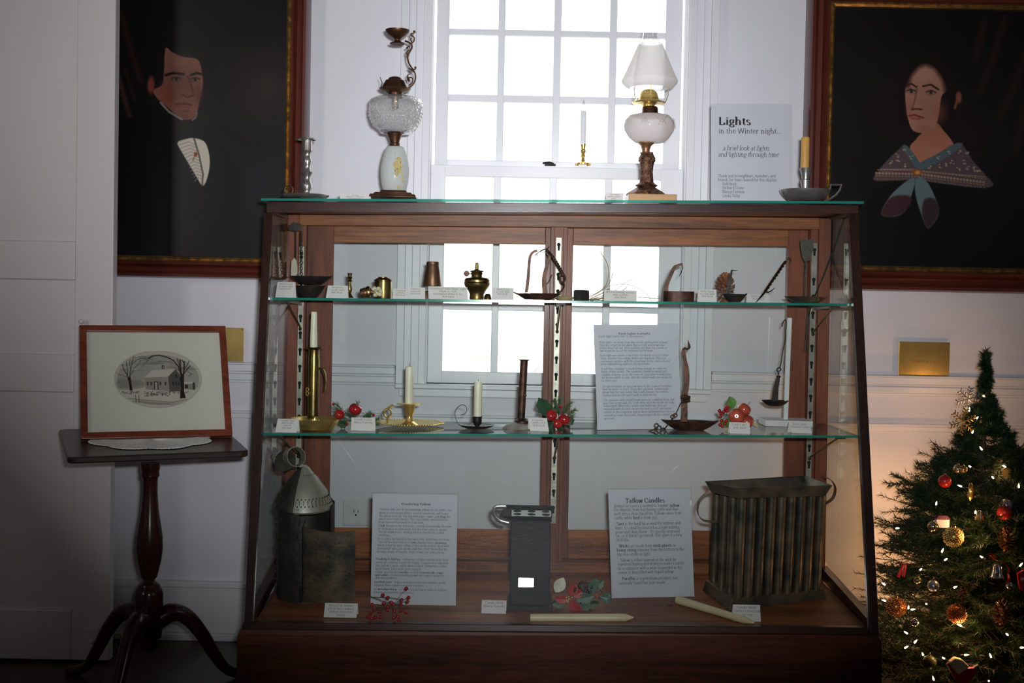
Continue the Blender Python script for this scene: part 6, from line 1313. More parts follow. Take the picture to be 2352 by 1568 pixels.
def hnd(P_, w_):
    mb = MB(); n = len(P_); side = Vector((0, 1, 0)) * w_; vs = [v - side for v in P_] + [v + side for v in P_]; vs += [v + Vector((.0012, 0, .0008)) for v in vs]
    fs = []
    for i in range(n - 1): fs += [(i, i + 1, n + i + 1, n + i), (2 * n + i + 1, 2 * n + i, 3 * n + i, 3 * n + i + 1), (i + 1, i, 2 * n + i, 2 * n + i + 1), (n + i, n + i + 1, 3 * n + i + 1, 3 * n + i)]
    mb.add(vs, fs); return it.part('handle', mb, m_copper)
LP = [it.p(x, y, .01) for x, y in spline([(1660, 1122), (1640, 1120), (1618, 1130), (1602, 1150), (1600, 1175), (1612, 1192), (1640, 1196), (1668, 1198)])]; hnd(LP, .013)
RP = [it.p(x, y, .06) for x, y in spline([(1895, 1104), (1912, 1112), (1922, 1130), (1918, 1152), (1905, 1164), (1890, 1168)])]; hnd(RP, .012)
# tallow candles lying down
it = It('tallow_candle', 'pale tallow candle lying along the front of the case floor', 'candle', 1335, 1424, S_DECK)
lying(it, 'wax', m_wax, 1217, 1418, 1457, 1418, [(0, 0), (8.5, 0), (9, .02), (9, .5), (8.8, .8), (9.4, .82), (9, .92), (2, .995), (0, 1)], wob=lambda a, t: 1 + .02 * math.sin(3 * a + 7 * t))
it.tube('wick', m_wick, [(1455, 1419, .001), (1462, 1422, .004), (1458, 1428, -.004)], .5, n=4)
it = It('tallow_candle', 'pale tallow candle lying slanted beside the large mold', 'candle', 1642, 1416, S_DECK)
def zs(x, y, up=8.6): 
    w_ = hit(x, y + 7, S_DECK); v = w_ - it.B; v.z = zat(S_DECK, w_.x, w_.y) - it.B.z + up * it.k; return v
A, B_ = zs(1556, 1378), zs(1733, 1432); L = (B_ - A).length; mb = MB().lathe([(r * it.k, L * t) for r, t in [(0, 0), (9.5, 0), (10, .02), (9, .4), (8.4, .7), (9, .72), (8.5, .88), (2, .99), (0, 1)]], 24); mb.mat4(Matrix.Translation(A) @ (B_ - A).to_track_quat('Z', 'Y').to_matrix().to_4x4()); it.part('wax', mb, m_wax)
mb = MB(); 
for cx_, cy_ in ((1546, 1380), (1540, 1388)): c = zs(cx_, cy_ - 4, 1.2); mb.tube([c + Vector((math.cos(a_) * .006, math.sin(a_) * .006, 0)) for a_ in [R(30 * i) for i in range(12)]], .0006, 4, close=True)
it.part('wick', mb, m_wick)
# berry twigs
it = It('berry_branch', 'branch of round red artificial berries in front of the Rendering Tallow sign', 'artificial berries', 896, 1418, S_DECK)
mb = MB()
bb = [(931, 1357, .03), (878, 1370, .02), (890, 1374, .01), (937, 1376, .02), (922, 1379, .01), (935, 1383, .01), (882, 1384, 0), (900, 1384, 0), (855, 1388, 0), (860, 1397, -.01), (892, 1391, -.01), (890, 1398, -.01), (908, 1398, -.02), (921, 1387, 0), (922, 1400, -.01), (934, 1403, -.01), (852, 1404, -.02), (873, 1402, -.01), (846, 1412, -.02), (856, 1413, -.03), (864, 1413, -.02), (876, 1412, -.02), (907, 1411, -.03), (916, 1411, -.02), (920, 1422, -.03), (898, 1383, 0), (904, 1387, 0)]
for i, (x, y, d) in enumerate(bb): it.tube('', None, [(lerp(895, x, .3), lerp(1390, y, .2), -.004), (lerp(895, x, .7), lerp(1392, y, .6) - 3, d * .6), (x, y, d)], .6, mb=mb, n=4)
it.tube('', None, [(822, 1372, .05), (850, 1376, .03), (880, 1382, .01), (900, 1388, 0)], .9, mb=mb, n=5); it.tube('', None, [(850, 1377, .03), (890, 1375, .02), (920, 1379, .015)], .8, mb=mb, n=5)
it.part('twig', mb, m_twig)
for x, y, d in bb: mb = MB(); q = it.p(x, y, d); mb.ball((q.x, q.y, max(q.z, .005 + d * .12)), 4.6 * it.k, 12); it.part('berry', mb, m_berry)
# holly and poinsettia spray
it = It('holly_spray', 'artificial spray with red poinsettia, variegated holly and dark berries', 'artificial spray', 1335, 1400, S_DECK)
mb = MB(); leaf(it, mb, 1276, 1362, 40, 14, 1.1, pts=9, d=.01); it.part('cream_petal', mb, m_cream)
mb = MB()
for x, y, L, W_, a in ((1308, 1372, 34, 10, 3.3), (1306, 1378, 32, 9, 2.95), (1310, 1376, 36, 9, -1.2), (1312, 1376, 42, 10, -.95), (1308, 1366, 32, 11, 1.1), (1314, 1368, 28, 11, .5)): leaf(it, mb, x, y, L, W_, a, pts=7, spiky=.15, d=-.004)
it.part('poinsettia', mb, m_poin)
mb = MB(); rr = random.Random(8)
for _ in range(14): q = it.p(1306 + rr.uniform(-7, 7), 1372 + rr.uniform(-7, 7), -.014); mb.ball(q, .0018, 6)
it.part('flower_centre', mb, m_dec)
mb = MB()
for x, y, L, W_, a in ((1364, 1366, 42, 12, 3.4), (1358, 1362, 38, 12, 1.3), (1360, 1352, 34, 11, .7), (1376, 1366, 34, 9, -.4), (1354, 1374, 34, 10, -2.0), (1380, 1368, 24, 9, .2)): leaf(it, mb, x, y, L, W_, a, pts=10, spiky=.55, d=-.004)
it.part('holly_leaf', mb, m_leafv)
mb = MB()
for x, y, L, W_, a in ((1300, 1384, 34, 11, 3.3), (1296, 1390, 24, 8, 2.7), (1330, 1388, 34, 9, -.2), (1350, 1390, 30, 8, .1)): leaf(it, mb, x, y, L, W_, a, pts=9, spiky=.5, d=.012)
it.part('dark_leaf', mb, m_leafd)
berries(it, [(1322 + 7 * (i % 6) + rr.uniform(-2, 2), 1340 + 8 * (i // 6) + rr.uniform(-3, 3), rr.uniform(-.01, .01)) for i in range(18)], 4.3, m_berryd)
berries(it, [(1366, 1358, -.01), (1372, 1348, -.008), (1378, 1362, -.01), (1368, 1366, -.012), (1384, 1356, 0), (1376, 1370, -.01)], 2.6, m_berry)
for a in ((743, 819, 1388, 1418, ['Pierced tin lantern', 'gift of Kate Howard', '_Oxford Historical', '_Society'], 'folded card about the pierced tin lantern on the case floor', 1, 7), (1105, 1162, 1381, 1409, ['Candle Mold', '_Nancy Farnum'], 'folded candle mold card left of the nine-hole mold', 1, 7.5), (1685, 1748, 1392, 1427, ['Candle Mold', '_Oxford Historical', '_Society'], 'folded candle mold card in front of the large tube mold', 0, 8)):
    card(S_DECK, a[0], a[1], a[2], a[3], a[4], a[5], skew=a[6], fs=a[7])
# ================================================================== tilt-top table with the framed print
C_ = [at(155, 1050, 3.0), at(573, 1033, 3.175)]; FLt, FRt = C_; FRt.z = FLt.z + .004
BLt = at(135, 985, 3.41); BRt = FRt + (BLt - FLt)
tc = (FLt + BRt) / 2
tb_ = empty('pedestal_table', (tc.x, tc.y, 0), 'dark square-topped pedestal table with turned post and three curved legs', 'table')
off = (tc.x, tc.y, 0)
mb = MB(); th = Vector((0, 0, -.017)); q = [FLt, FRt, BRt, BLt]
def rounded(q, r, n=5):
    out = []
    for i in range(4):
        p, a, b = q[i], q[i - 1], q[(i + 1) % 4]; u = (a - p).normalized() * r; v = (b - p).normalized() * r
        for j in range(n + 1):
            t = j / n * PI / 2; out.append(p + u * (1 - math.sin(t)) + v * (1 - math.cos(t)))
    return out
mb.prism(rounded(q, .02), th); mb.build('tabletop', m_table, tb_, off, smooth=False, bevel=.004)
ka = tc.y / F
PX, PYt = tc.x, tc.y
def zt_(py): return at(342, py, tc.y).z
zb_ = zt_(1490)
pr = [(r * ka, zt_(y)) for r, y in ((0, 1492), (20, 1490), (22, 1480), (22, 1470), (30, 1462), (32, 1440), (33, 1400), (33, 1362), (30, 1352), (26, 1346), (24, 1340), (15, 1334), (13, 1330), (17, 1326), (19, 1322), (22, 1310), (28, 1285), (31, 1258), (30, 1232), (25, 1200), (20, 1170), (17, 1130), (17, 1102), (18, 1096), (21, 1092), (20, 1080), (22, 1076), (22, 1062), (0, 1062))]
mb = MB().lathe(pr, 36, (0, 0, 0)); mb.build('post', m_mahog, tb_)
mb = MB(); cz = tc.z - .02; mb.box(-.07, .07, -.06, .06, cz - .022, cz - .012); mb.build('tilt_block', m_table, tb_, smooth=False)
for ang in (R(-97), R(23), R(158)):
    z0 = zt_(1420); pts = [(.015, z0 - .01), (.06, z0 + .012), (.10, z0 - .002), (.14, z0 - .05), (.175, z0 - .11), (.21, .03), (.25, .012), (.275, .012)]
    rd = [.030, .026, .022, .019, .017, .014, .014, .011]
    sp = spline([(x, 0, z) for x, z in pts], 5); rr_ = np.interp(np.linspace(0, 1, len(sp)), np.linspace(0, 1, len(rd)), rd)
    mb = MB(); mb.tube([(x * math.cos(ang), x * math.sin(ang), max(z, .012)) for x, y, z in sp], list(rr_), 12); mb.build('leg', m_mahog, tb_)
# doily
nT = (FRt - FLt).cross(BLt - FLt).normalized(); pT = (FLt, nT)
c_ = hit(347, 1009, pT); uxT = (FRt - FLt).normalized(); uyT = (BLt - FLt).normalized()
mb = MB(); n = 210; ring = []; fr_s = (0, .35, .6, .75, .84, .92, .98, 1)
for j, f in enumerate(fr_s):
    for i in range(n):
        a = 2 * PI * i / n; lobe = abs(math.sin(a * 4 + .6)); sc__ = 1 + (.10 * lobe - .05 + .012 * math.sin(a * 70)) * min(1, max(0, (f - .5) * 2)); hh = .0012 + .0028 * (f > .7) * (.4 + .6 * lobe) * (1 if f < .99 else .1) + .0006 * ((i + j) % 2)
        ring.append(Vector((uxT * math.cos(a) * .158 + uyT * math.sin(a) * .160) * f * sc__) + nT * hh)
mb.add(ring, [(j * n + i, j * n + (i + 1) % n, (j + 1) * n + (i + 1) % n, (j + 1) * n + i) for j in range(len(fr_s) - 1) for i in range(n)])
md = simple('crochet_lace', (.92, .90, .82), .9, noise=.2, nscale=420, bump=1.0, bscale=500, thr=(.42, .5))
dl = mb.build('lace_doily', md, None, smooth=False); dl.location = c_ + nT * .0002; tag(dl, 'white crocheted lace doily under the framed print on the small table', 'doily')
# framed winter engraving
bl, br = hit(185, 1013, pT), hit(533, 1004, pT)
lean = .15; tl, tr = at(172, 748, bl.y + lean * .93), at(503, 757, br.y + lean * .93)
B = (bl + br) / 2 + nT * .002; fp = empty('framed_print', B, 'reddish wood frame holding an oval winter engraving of a farmhouse, on the small table', 'picture')
U = (br - bl); Vv = ((tl - bl) + (tr - br)) / 2; Vv = Vv - U.normalized() * Vv.dot(U.normalized()); Wd, Hh = U.length, Vv.length; U = U.normalized(); Vv = Vv.normalized(); N = U.cross(Vv).normalized()
if N.y > 0: N = -N
o0 = bl - B + nT * .002
def fpt(x, z, d=0): return o0 + U * x + Vv * z + N * d
fwid = .0185
for i, (a, b, c, d) in enumerate((((0, 0), (Wd, 0), (Wd - fwid, fwid), (fwid, fwid)), ((Wd, 0), (Wd, Hh), (Wd - fwid, Hh - fwid), (Wd - fwid, fwid)), ((Wd, Hh), (0, Hh), (fwid, Hh - fwid), (Wd - fwid, Hh - fwid)), ((0, Hh), (0, 0), (fwid, fwid), (fwid, Hh - fwid)))):
    mb = MB(); mb.prism([fpt(*a, .012), fpt(*b, .012), fpt(*c, .012), fpt(*d, .012)], -N * .016); mb.build('frame_rail', m_fr, fp, smooth=False, bevel=.0015)
mb = MB(); mb.prism([fpt(fwid - .003, fwid - .003, .003), fpt(Wd - fwid + .003, fwid - .003, .003), fpt(Wd - fwid + .003, Hh - fwid + .003, .003), fpt(fwid - .003, Hh - fwid + .003, .003)], -N * .004); mo = mb.build('mount', m_mat, fp, smooth=False)
mb = MB(); mb.prism([fpt(fwid - .002, fwid - .002, .0075), fpt(Wd - fwid + .002, fwid - .002, .0075), fpt(Wd - fwid + .002, Hh - fwid + .002, .0075), fpt(fwid - .002, Hh - fwid + .002, .0075)], -N * .0015); mb.build('picture_glass', m_dglass, fp, smooth=False)
mb = MB(); ez = zat(plane3(FLt, FRt, BLt), B.x, B.y + .10) - B.z; mb.hexa([fpt(Wd / 2 - .02, Hh * .6, -.006), fpt(Wd / 2 + .02, Hh * .6, -.006), fpt(Wd / 2 + .02, Hh * .6 - .01, -.006), fpt(Wd / 2 - .02, Hh * .6 - .01, -.006)], [Vector((-.02, .205, ez + .012)), Vector((.02, .205, ez + .012)), Vector((.02, .2, ez + .002)), Vector((-.02, .2, ez + .002))]); mb.build('easel_leg', m_table, fp, smooth=False)
# engraving, drawn in the picture's own units (250..453 x 812..937)
pe = Paint(250, 455, 810, 940, .8, (204, 198, 184)); T_ = lambda p: (p[0] / 1.85 + 120, p[1] / 1.85 + 720); pe.T = T_; pe.k = 1 / 1.85
T_ = lambda p: (p[0] / 5.843 + 240, p[1] / 5.843 + 800); pe.T = T_; pe.k = 1 / 5.843
pe.ell(660, 440, 560, 340, (172, 167, 155), .02)
rr = random.Random(1)
for i in range(30): pe.ell(150 + rr.random() * 1000, 130 + rr.random() * 200, rr.uniform(70, 170), rr.uniform(12, 34), (132, 126, 116) if i % 3 else (198, 192, 178), .9, .55)
pe.poly([(90, 560), (470, 520), (800, 560), (1200, 570), (1180, 660), (900, 740), (660, 740), (340, 700), (150, 620)], (208, 202, 186), 14)
pe.poly([(110, 430), (300, 440), (450, 470), (460, 540), (330, 560), (130, 560)], (150, 144, 132), 26, .8)
for i in range(40): pe.ell(120 + rr.random() * 330, 440 + rr.random() * 110, rr.uniform(6, 18), rr.uniform(3, 8), (110, 106, 98), .8, .6)
def pg(P, c, sf=4): pe.poly(P, c, sf, smooth=False)
pg([(462, 412), (575, 318), (895, 298), (790, 405)], (206, 200, 184)); pg([(474, 414), (792, 404), (800, 600), (480, 568)], (160, 153, 140)); pg([(792, 404), (900, 302), (955, 380), (950, 600), (802, 600)], (96, 91, 83))
for x in (500, 548, 672, 740): pg([(x, 470), (x + 22, 470), (x + 22, 515), (x, 515)], (70, 66, 60))
pg([(595, 465), (655, 465), (655, 572), (595, 572)], (60, 56, 52)); pg([(610, 475), (640, 475), (640, 572), (610, 572)], (190, 184, 170)); pg([(710, 250), (745, 250), (745, 302), (710, 302)], (60, 56, 52)); pg([(722, 262), (738, 262), (738, 300), (722, 300)], (170, 164, 150))
for x in (848, 886, 922): pg([(x, 474), (x + 18, 474), (x + 18, 518), (x, 518)], (45, 42, 40))
pg([(890, 372), (910, 372), (910, 414), (890, 414)], (50, 46, 44)); pg([(1005, 480), (1130, 478), (1155, 500), (1155, 585), (1005, 570)], (150, 144, 132)); pg([(1003, 474), (1128, 474), (1136, 500), (1003, 502)], (206, 200, 186)); pg([(1015, 512), (1055, 512), (1055, 562), (1015, 562)], (50, 46, 44)); pg([(1122, 490), (1142, 478), (1156, 510), (1150, 580), (1122, 580)], (72, 68, 62))
for i in range(110): x = 450 + rr.random() * 360; pe.ell(x, 600 + rr.random() * 62, rr.uniform(8, 20), rr.uniform(5, 10), (92, 88, 80) if rr.random() < .65 else (176, 170, 156), .7)
for i in range(40): pe.ell(160 + rr.random() * 240, 590 + rr.random() * 40, rr.uniform(6, 16), rr.uniform(3, 8), (92, 88, 80), .7); pe.ell(820 + rr.random() * 240, 580 + rr.random() * 50, rr.uniform(6, 16), rr.uniform(3, 8), (110, 104, 96), .7)
dk_ = (46, 38, 36)
pg([(270, 582), (258, 450), (240, 410), (282, 390), (290, 450), (308, 582)], dk_)
for P_, w_ in (([(258, 450), (235, 360), (200, 310), (182, 240)], 9), ([(245, 390), (245, 290), (232, 200)], 8), ([(275, 400), (290, 300), (320, 170), (340, 120)], 9), ([(280, 380), (330, 320), (318, 330)], 7), ([(288, 300), (275, 210), (290, 160)], 6), ([(300, 240), (360, 190), (430, 150), (500, 160)], 6), ([(330, 290), (400, 230), (430, 180)], 5), ([(240, 400), (180, 380), (110, 360)], 4), ([(345, 150), (450, 125), (530, 150), (600, 115)], 5), ([(520, 190), (470, 230), (450, 270)], 4), ([(500, 160), (515, 195), (560, 130)], 4)): pe.line(P_, w_, dk_, 4, .9)
pg([(938, 695), (955, 560), (950, 420), (975, 370), (1010, 370), (1005, 470), (1000, 600), (1018, 690)], dk_)
for P_, w_ in (([(970, 400), (940, 270), (880, 190), (800, 145), (690, 115), (600, 120), (540, 150)], 14), ([(975, 380), (965, 280), (965, 180)], 18), ([(960, 280), (935, 200), (925, 160)], 10), ([(995, 380), (1015, 300), (1020, 200)], 18), ([(1010, 300), (1060, 250), (1090, 190)], 9), ([(1005, 370), (1060, 300), (1100, 262)], 12), ([(1020, 230), (1000, 195), (985, 175)], 7), ([(935, 262), (860, 210), (740, 195), (660, 190)], 5), ([(1060, 335), (1120, 370), (1070, 400)], 5), ([(950, 330), (920, 310)], 5)): pe.line(P_, w_, dk_, 4, .95)
for x in (345, 388): pe.line([(x, 645), (x + 4, 740)], 8, (70, 64, 58), 4)
pe.line([(250, 685), (440, 705), (830, 742), (1070, 700)], 6, (110, 104, 96), 4); pe.line([(300, 720), (500, 752), (840, 778), (1040, 735)], 5, (120, 114, 104), 4)
for i in range(60): x = 420 + i * 10.5; y = 705 + (x - 420) * .09 if x < 830 else 742 - (x - 830) * .17; pe.line([(x, y), (x, y + 34)], 3, (130, 124, 114), 3, .8)
T_ = lambda p: (p[0] / 1.85 + 120, p[1] / 1.85 + 720); pe.T = T_; pe.k = 1 / 1.85
d = np.hypot((pe.X - (431 / 1.85 + 120)) / (181 / 1.85), (pe.Y - (285 / 1.85 + 720)) / (115 / 1.85)); pe.blend(np.clip((d - 1) / .015, 0, 1), (196, 190, 176)); d = np.hypot((pe.X - (431 / 1.85 + 120)) / (187 / 1.85), (pe.Y - (285 / 1.85 + 720)) / (121 / 1.85)); pe.blend(np.clip((d - 1) / .012, 0, 1), (229, 225, 211))
x0_, x1_, y0_, y1_ = 191, 502, 766, 992
def P3(x, y): return fpt(fwid + (x - x0_) / (x1_ - x0_) * (Wd - 2 * fwid), Hh - fwid - (y - y0_) / (y1_ - y0_) * (Hh - 2 * fwid), .0036) + B
pe.mesh('engraving', m_print, P3, mo, B, 1.0)

# ================================================================== Christmas tree
TX, TY = at(2252, 1250, 3.42).x, 3.42
tree = empty('christmas_tree', (TX, TY, 0), 'dark green artificial Christmas tree hung with ornaments beside the display case', 'tree')
kt = TY / F
ztop = at(2256, 803, TY).z
def rad(y): return float(np.interp(y, [800, 850, 905, 950, 1010, 1060, 1110, 1200, 1300, 1400, 1500, 1700, 1900], [2, 6, 12, 38, 58, 104, 158, 195, 225, 245, 258, 285, 300])) * kt
def ty(z): return 803 + (ztop - z) / kt
mb = MB(); mb.tube([(0, 0, .0), (0, 0, .4), (0, 0, ztop - .02)], [.016, .012, .003], 8); mb.build('trunk', m_twig, tree)
mb = MB(); mb.lathe([(0, 0), (.10, 0), (.09, .01), (.04, .02), (.03, .05), (.018, .05)], 24); mb.build('stand', m_leafd, tree)
rt_ = random.Random(11); nd = MB(); tw = MB()
def needles(p, q, n, nl, rr=rt_):
    n = int(n * 2.0)
    ax = (q - p); L = ax.length; axn = ax.normalized()
    for i in range(n):
        c = p + ax * ((i + rr.random()) / n); a = rr.uniform(0, 2 * PI); u = axn.orthogonal().normalized(); v = axn.cross(u)
        dv = (axn * .9 + (u * math.cos(a) + v * math.sin(a))).normalized() * nl * rr.uniform(.7, 1.15)
        s_ = dv.cross(Vector((rr.uniform(-1, 1), rr.uniform(-1, 1), rr.uniform(-1, 1)))).normalized() * .0011
        nd.add([c - s_, c + s_, c + dv], [(0, 1, 2)])
z = .05; lvl = 0
while z < ztop - .03:
    y = ty(z); r_ = rad(y); nb = 5 if r_ < .03 else (9 if r_ < .1 else 18)
    for i in range(nb):
        a = rt_.uniform(0, 2 * PI); L = r_ * rt_.uniform(.72, 1.08)
        if math.cos(a) < -.5 and TX + L * math.cos(a) < at(2024, 1400, 3.42).x: pass
        bk = math.sin(a) > .2
        s_ = Vector((0, 0, z)); m_ = Vector((math.cos(a) * L * .5, math.sin(a) * L * .5, z - L * .10)); e = Vector((math.cos(a) * L, math.sin(a) * L, max(.01, z + L * rt_.uniform(-.18, .22)))); m_.z = max(.015, m_.z)
        if TY + e.y > YW - .045: e.y = YW - .045 - TY; m_.y = min(m_.y, e.y)
        tw.tube([s_, m_, e], [.0025, .002, .001], 4)
        needles(m_.lerp(s_, .5), m_, int(30 if not bk else 12), .022); needles(m_, e, int(70 if not bk else 26), .021)
        if L > .06:
            for j in range(4 if not bk else 2):
                t = rt_.uniform(.35, .95); c = m_.lerp(e, (t - .3) / .7) if t > .3 else s_.lerp(m_, t); sd = a + rt_.choice((-1, 1)) * rt_.uniform(.5, 1.0); ll = L * rt_.uniform(.25, .42)
                e2 = c + Vector((math.cos(sd) * ll, math.sin(sd) * ll, rt_.uniform(-.02, .03)))
                if TY + e2.y > YW - .045: continue
                tw.tube([c, e2], [.0015, .0008], 4); needles(c, e2, int(46 if not bk else 16), .019)
    z += .015 if z > .45 else .019; lvl += 1
needles(Vector((0, 0, ztop - .12)), Vector((0, 0, ztop)), 160, .02); 
for s_ in (.5, 2, 3.5, 5): needles(Vector((0, 0, ztop - .06)), Vector((.012 * math.cos(s_), .012 * math.sin(s_), ztop - .01)), 60, .018)
nd.build('foliage', m_pine, tree, smooth=False); tw.build('branches', m_twig, tree)
def ontree(px, py, out=1.0):
    dx = (px - (2256 - (py - 803) * .0199 * 0)) * kt; r_ = rad(py) * 1.02 * out
    Y = TY - math.sqrt(max(r_ * r_ - dx * dx, (.25 * r_) ** 2)); p = at(px, py, Y); return p
# string of lights
bulbs = [(2258, 912), (2226, 944), (2242, 962), (2233, 994), (2256, 1033), (2231, 1073), (2310, 1072), (2282, 1098), (2209, 1117), (2058, 1213), (2170, 1286), (2258, 1281), (2033, 1343), (2128, 1387), (2112, 1310), (2049, 1407), (2086, 1400), (2220, 1415), (2209, 1437), (2299, 1383), (2315, 1458), (2343, 1487), (2078, 1488), (2100, 1476), (2121, 1506), (2169, 1512), (2215, 1504), (2277, 1510), (2145, 1562), (2271, 1563), (2035, 1380), (2092, 1400), (2340, 1120), (2342, 1300), (2240, 1180), (2163, 1268), (2085, 1455), (2190, 1350), (2150, 1160), (2320, 1220)]
P0 = ontree(2256, 950); ls = empty('string_lights', (TX, TY, at(2256, 870, TY).z), 'string of small warm white lights wound around the Christmas tree', 'string lights')
so = ls.location.copy()
m_bulb = emis('lit_bulb', (1, .62, .28), 26)
m_core = emis('hot_filament', (1, .85, .62), 60)
mb = MB()
order = sorted(bulbs, key=lambda b: b[1]); pp = [ontree(x, y, .8) - so for x, y in order]
for a, b in zip(pp[:-1], pp[1:]):
    if (b - a).length < .22: m_ = (a + b) / 2 + Vector((0, .02, -.02)); mb.tube([a, m_, b], .0011, 5)
q = [at(x, y, 3.40) - so for x, y in ((2262, 905), (2280, 930), (2288, 960), (2296, 990), (2286, 1010), (2272, 1018), (2262, 1000), (2272, 970), (2285, 955))]; mb.tube([Vector(v) for v in spline([tuple(v) for v in q], 5)], .0013, 5)
mb.build('cable', m_wire, ls)
rb = random.Random(21)
b0 = MB(); b0.lathe([(0, 0), (.0017, .0), (.0021, .003), (.0020, .006), (.0012, .009), (0, .012)], 10)
b1 = MB(); b1.lathe([(0, 0), (.003, 0), (.0033, .008), (.0022, .009), (0, .009)], 8)
for i, (x, y) in enumerate(bulbs):
    p = ontree(x, y, 1.04) - so; s_ = .7 if y > 1150 else .8
    rot = Matrix.Rotation(rb.uniform(-1.3, 1.3), 4, 'X') @ Matrix.Rotation(rb.uniform(-1.3, 1.3), 4, 'Y')
    if i == 0:
        o = b0.build('bulb', m_bulb, ls); so_ = MB(); so_.lathe([(0, -.009), (.003, -.009), (.0033, -.001), (.0024, 0), (0, 0)], 8); sk = so_.build('socket', m_wire, o); first = o; fs_ = sk
    else: o = first.copy(); COL.objects.link(o); o.parent = ls; sk = fs_.copy(); COL.objects.link(sk); sk.parent = o
    o.matrix_local = Matrix.Translation(p) @ rot
# the warm glow those lights give
for (x, y, Y, e) in ((2262, 930, 3.50, 1.0), (2130, 1150, 3.55, 2.2), (2100, 1330, 3.58, 2.6), (2220, 1230, 3.15, 1.2), (2210, 1440, 3.10, 1.4), (2080, 1430, 3.35, 1.2), (2300, 1090, 3.30, .8)):
    l = bpy.data.lights.new('tree_glow', 'POINT'); l.energy = e * .7; l.color = (1, .50, .20); l.shadow_soft_size = .03; o = bpy.data.objects.new('tree_glow', l); o.location = at(x, y, Y); COL.objects.link(o)
# ornaments
def orn(name, label, cat, px, py, out=1.06, group=None, Y=None):
    p = ontree(px, py, out) if Y is None else at(px, py, Y); o = empty(name, p, label, cat, group); return o, p.y / F
def cap(o, r, k, m=m_goldball):
    mb = MB(); mb.lathe([(.0, r * .94), (r * .22, r * .94), (r * .22, r * 1.12), (0, r * 1.14)], 12); mb.tube([(r * .12 * math.cos(t), 0, r * 1.2 + r * .14 * math.sin(t)) for t in [R(40 * i) for i in range(9)]], r * .025, 4, close=True); mb.build('hanger_cap', m, o)
def bauble(px, py, r, mat, label, cat='ornament', name='bauble', rough=0, group=None):
    o, k = orn(name, label, cat, px, py, group=group); r *= k; mb = MB(); rr = random.Random(int(px))
    if rough: 
        mb.ball((0, 0, 0), r * .93, 24)
        for i in range(260): 
            z = 1 - 2 * (i + .5) / 260; t = 2.39996 * i; q = math.sqrt(1 - z * z); s_ = Vector((q * math.cos(t), q * math.sin(t), z)) * r * rr.uniform(.9, 1.02); mb.ball(s_, r * .08, 5)
    else: mb.ball((0, 0, 0), r, 24)
    mb.build('ball', mat, o); cap(o, r, k); return o
bauble(2190, 1233, 23, m_glit, 'large gold beaded bauble high on the tree beside the gold bell', rough=1); bauble(2058, 1393, 23, m_glitc, 'copper beaded bauble at the left edge of the tree', rough=1); bauble(2197, 1409, 22, m_glitc, 'copper beaded bauble low in the middle of the tree', rough=1)
bauble(2170, 1105, 15, m_redball, 'matte red bauble on the upper left branch of the tree'); bauble(2307, 1177, 17, m_redball, 'red bauble hanging behind a silver glitter ball'); bauble(2310, 1160, 14, m_glits, 'silver glitter bauble overlapping a red one')
bauble(2143, 1209, 13, m_goldball, 'shiny gold bauble beside the large beaded one'); bauble(2144, 1345, 14, m_glits, 'round silver glitter bauble near the middle left of the tree'); bauble(2108, 1332, 9, m_goldball, 'tiny shiny gold bauble below the red ribbon')
bauble(2200, 1077, 11, m_goldball, 'small mirror gold bauble under the upper red cord'); bauble(2102, 1429, 10, m_silver, 'small silver mirror bauble low on the left of the tree'); bauble(2213, 1078, 9, m_glit, 'small green-gold bauble near the treetop'); bauble(2318, 1345, 9, m_silver, 'small mirror bauble beside the silver bell'); bauble(2135, 1520, 16, simple('olive_ball', (.08, .10, .03), .35), 'dull olive bauble at the bottom of the tree')
def bell(px, py, w_, h, mat, label):
    o, k = orn('bell_ornament', label, 'ornament', px, py); w_ *= k; h *= k
    MB().lathe([(w_ * 1.12, -h / 2), (w_, -h * .42), (w_ * .8, -h * .1), (w_ * .68, h * .25), (w_ * .5, h * .42), (w_ * .15, h * .5), (0, h * .5)], 24).build('bell', mat, o); mb = MB(); mb.ball((0, 0, -h * .5), w_ * .25, 8); mb.build('clapper', mat, o)
    return o, k
bell(2249, 1182, 10, 22, m_goldball, 'small gold bell ornament between the bauble and red ball'); o, k = bell(2290, 1309, 15, 32, m_silver, 'larger silver bell with red ribbon on the tree'); 
def ribbon(o, k, pts, w_=5):
    mb = MB()
    for q in pts: sp = spline([(x * k, -.004 + .004 * (i % 2), z * k) for i, (x, z) in enumerate(q)], 5); mb.tube(sp, w_ * k / 2, 6, flat=.25)
    mb.build('ribbon', m_ribbon, o)
ribbon(o, k, [[(-18, 34), (-8, 26), (0, 22), (12, 20), (24, 8), (28, -4)], [(-18, 30), (-20, 36), (-12, 36), (-4, 24)]])
o, k = orn('ribbon_bow', 'small red ribbon bow at the left edge of the tree', 'ribbon', 2072, 1303); ribbon(o, k, [[(-14, 10), (-4, 10), (4, 8), (12, 10)], [(2, 8), (-2, -6), (-10, -22)], [(6, 8), (6, -4), (2, -20)]], 8)
o, k = orn('ribbon_bow', 'narrow red ribbon beside the small mirror bauble', 'ribbon', 2313, 1330); ribbon(o, k, [[(0, 14), (4, 2), (-2, -12), (2, -20)]], 6)
for px, py, s_, lab in ((2312, 1237, 22, 'pinecone ornament under the red and silver baubles'), (2302, 1405, 24, 'larger pinecone ornament low on the right side of the tree'), (2212, 1362, 13, 'little pinecone ornament above the copper bauble')):
    o, k = orn('pinecone_ornament', lab, 'ornament', px, py)
    class Q: pass
    q = Q(); q.k = k; q.o = o; q.p = lambda x, y, d=0: Vector((0, 0, 0)); pinecone(q, 0, 0, s_, s_ * 1.1, m_coned, seed=px, n=60, name='scales')
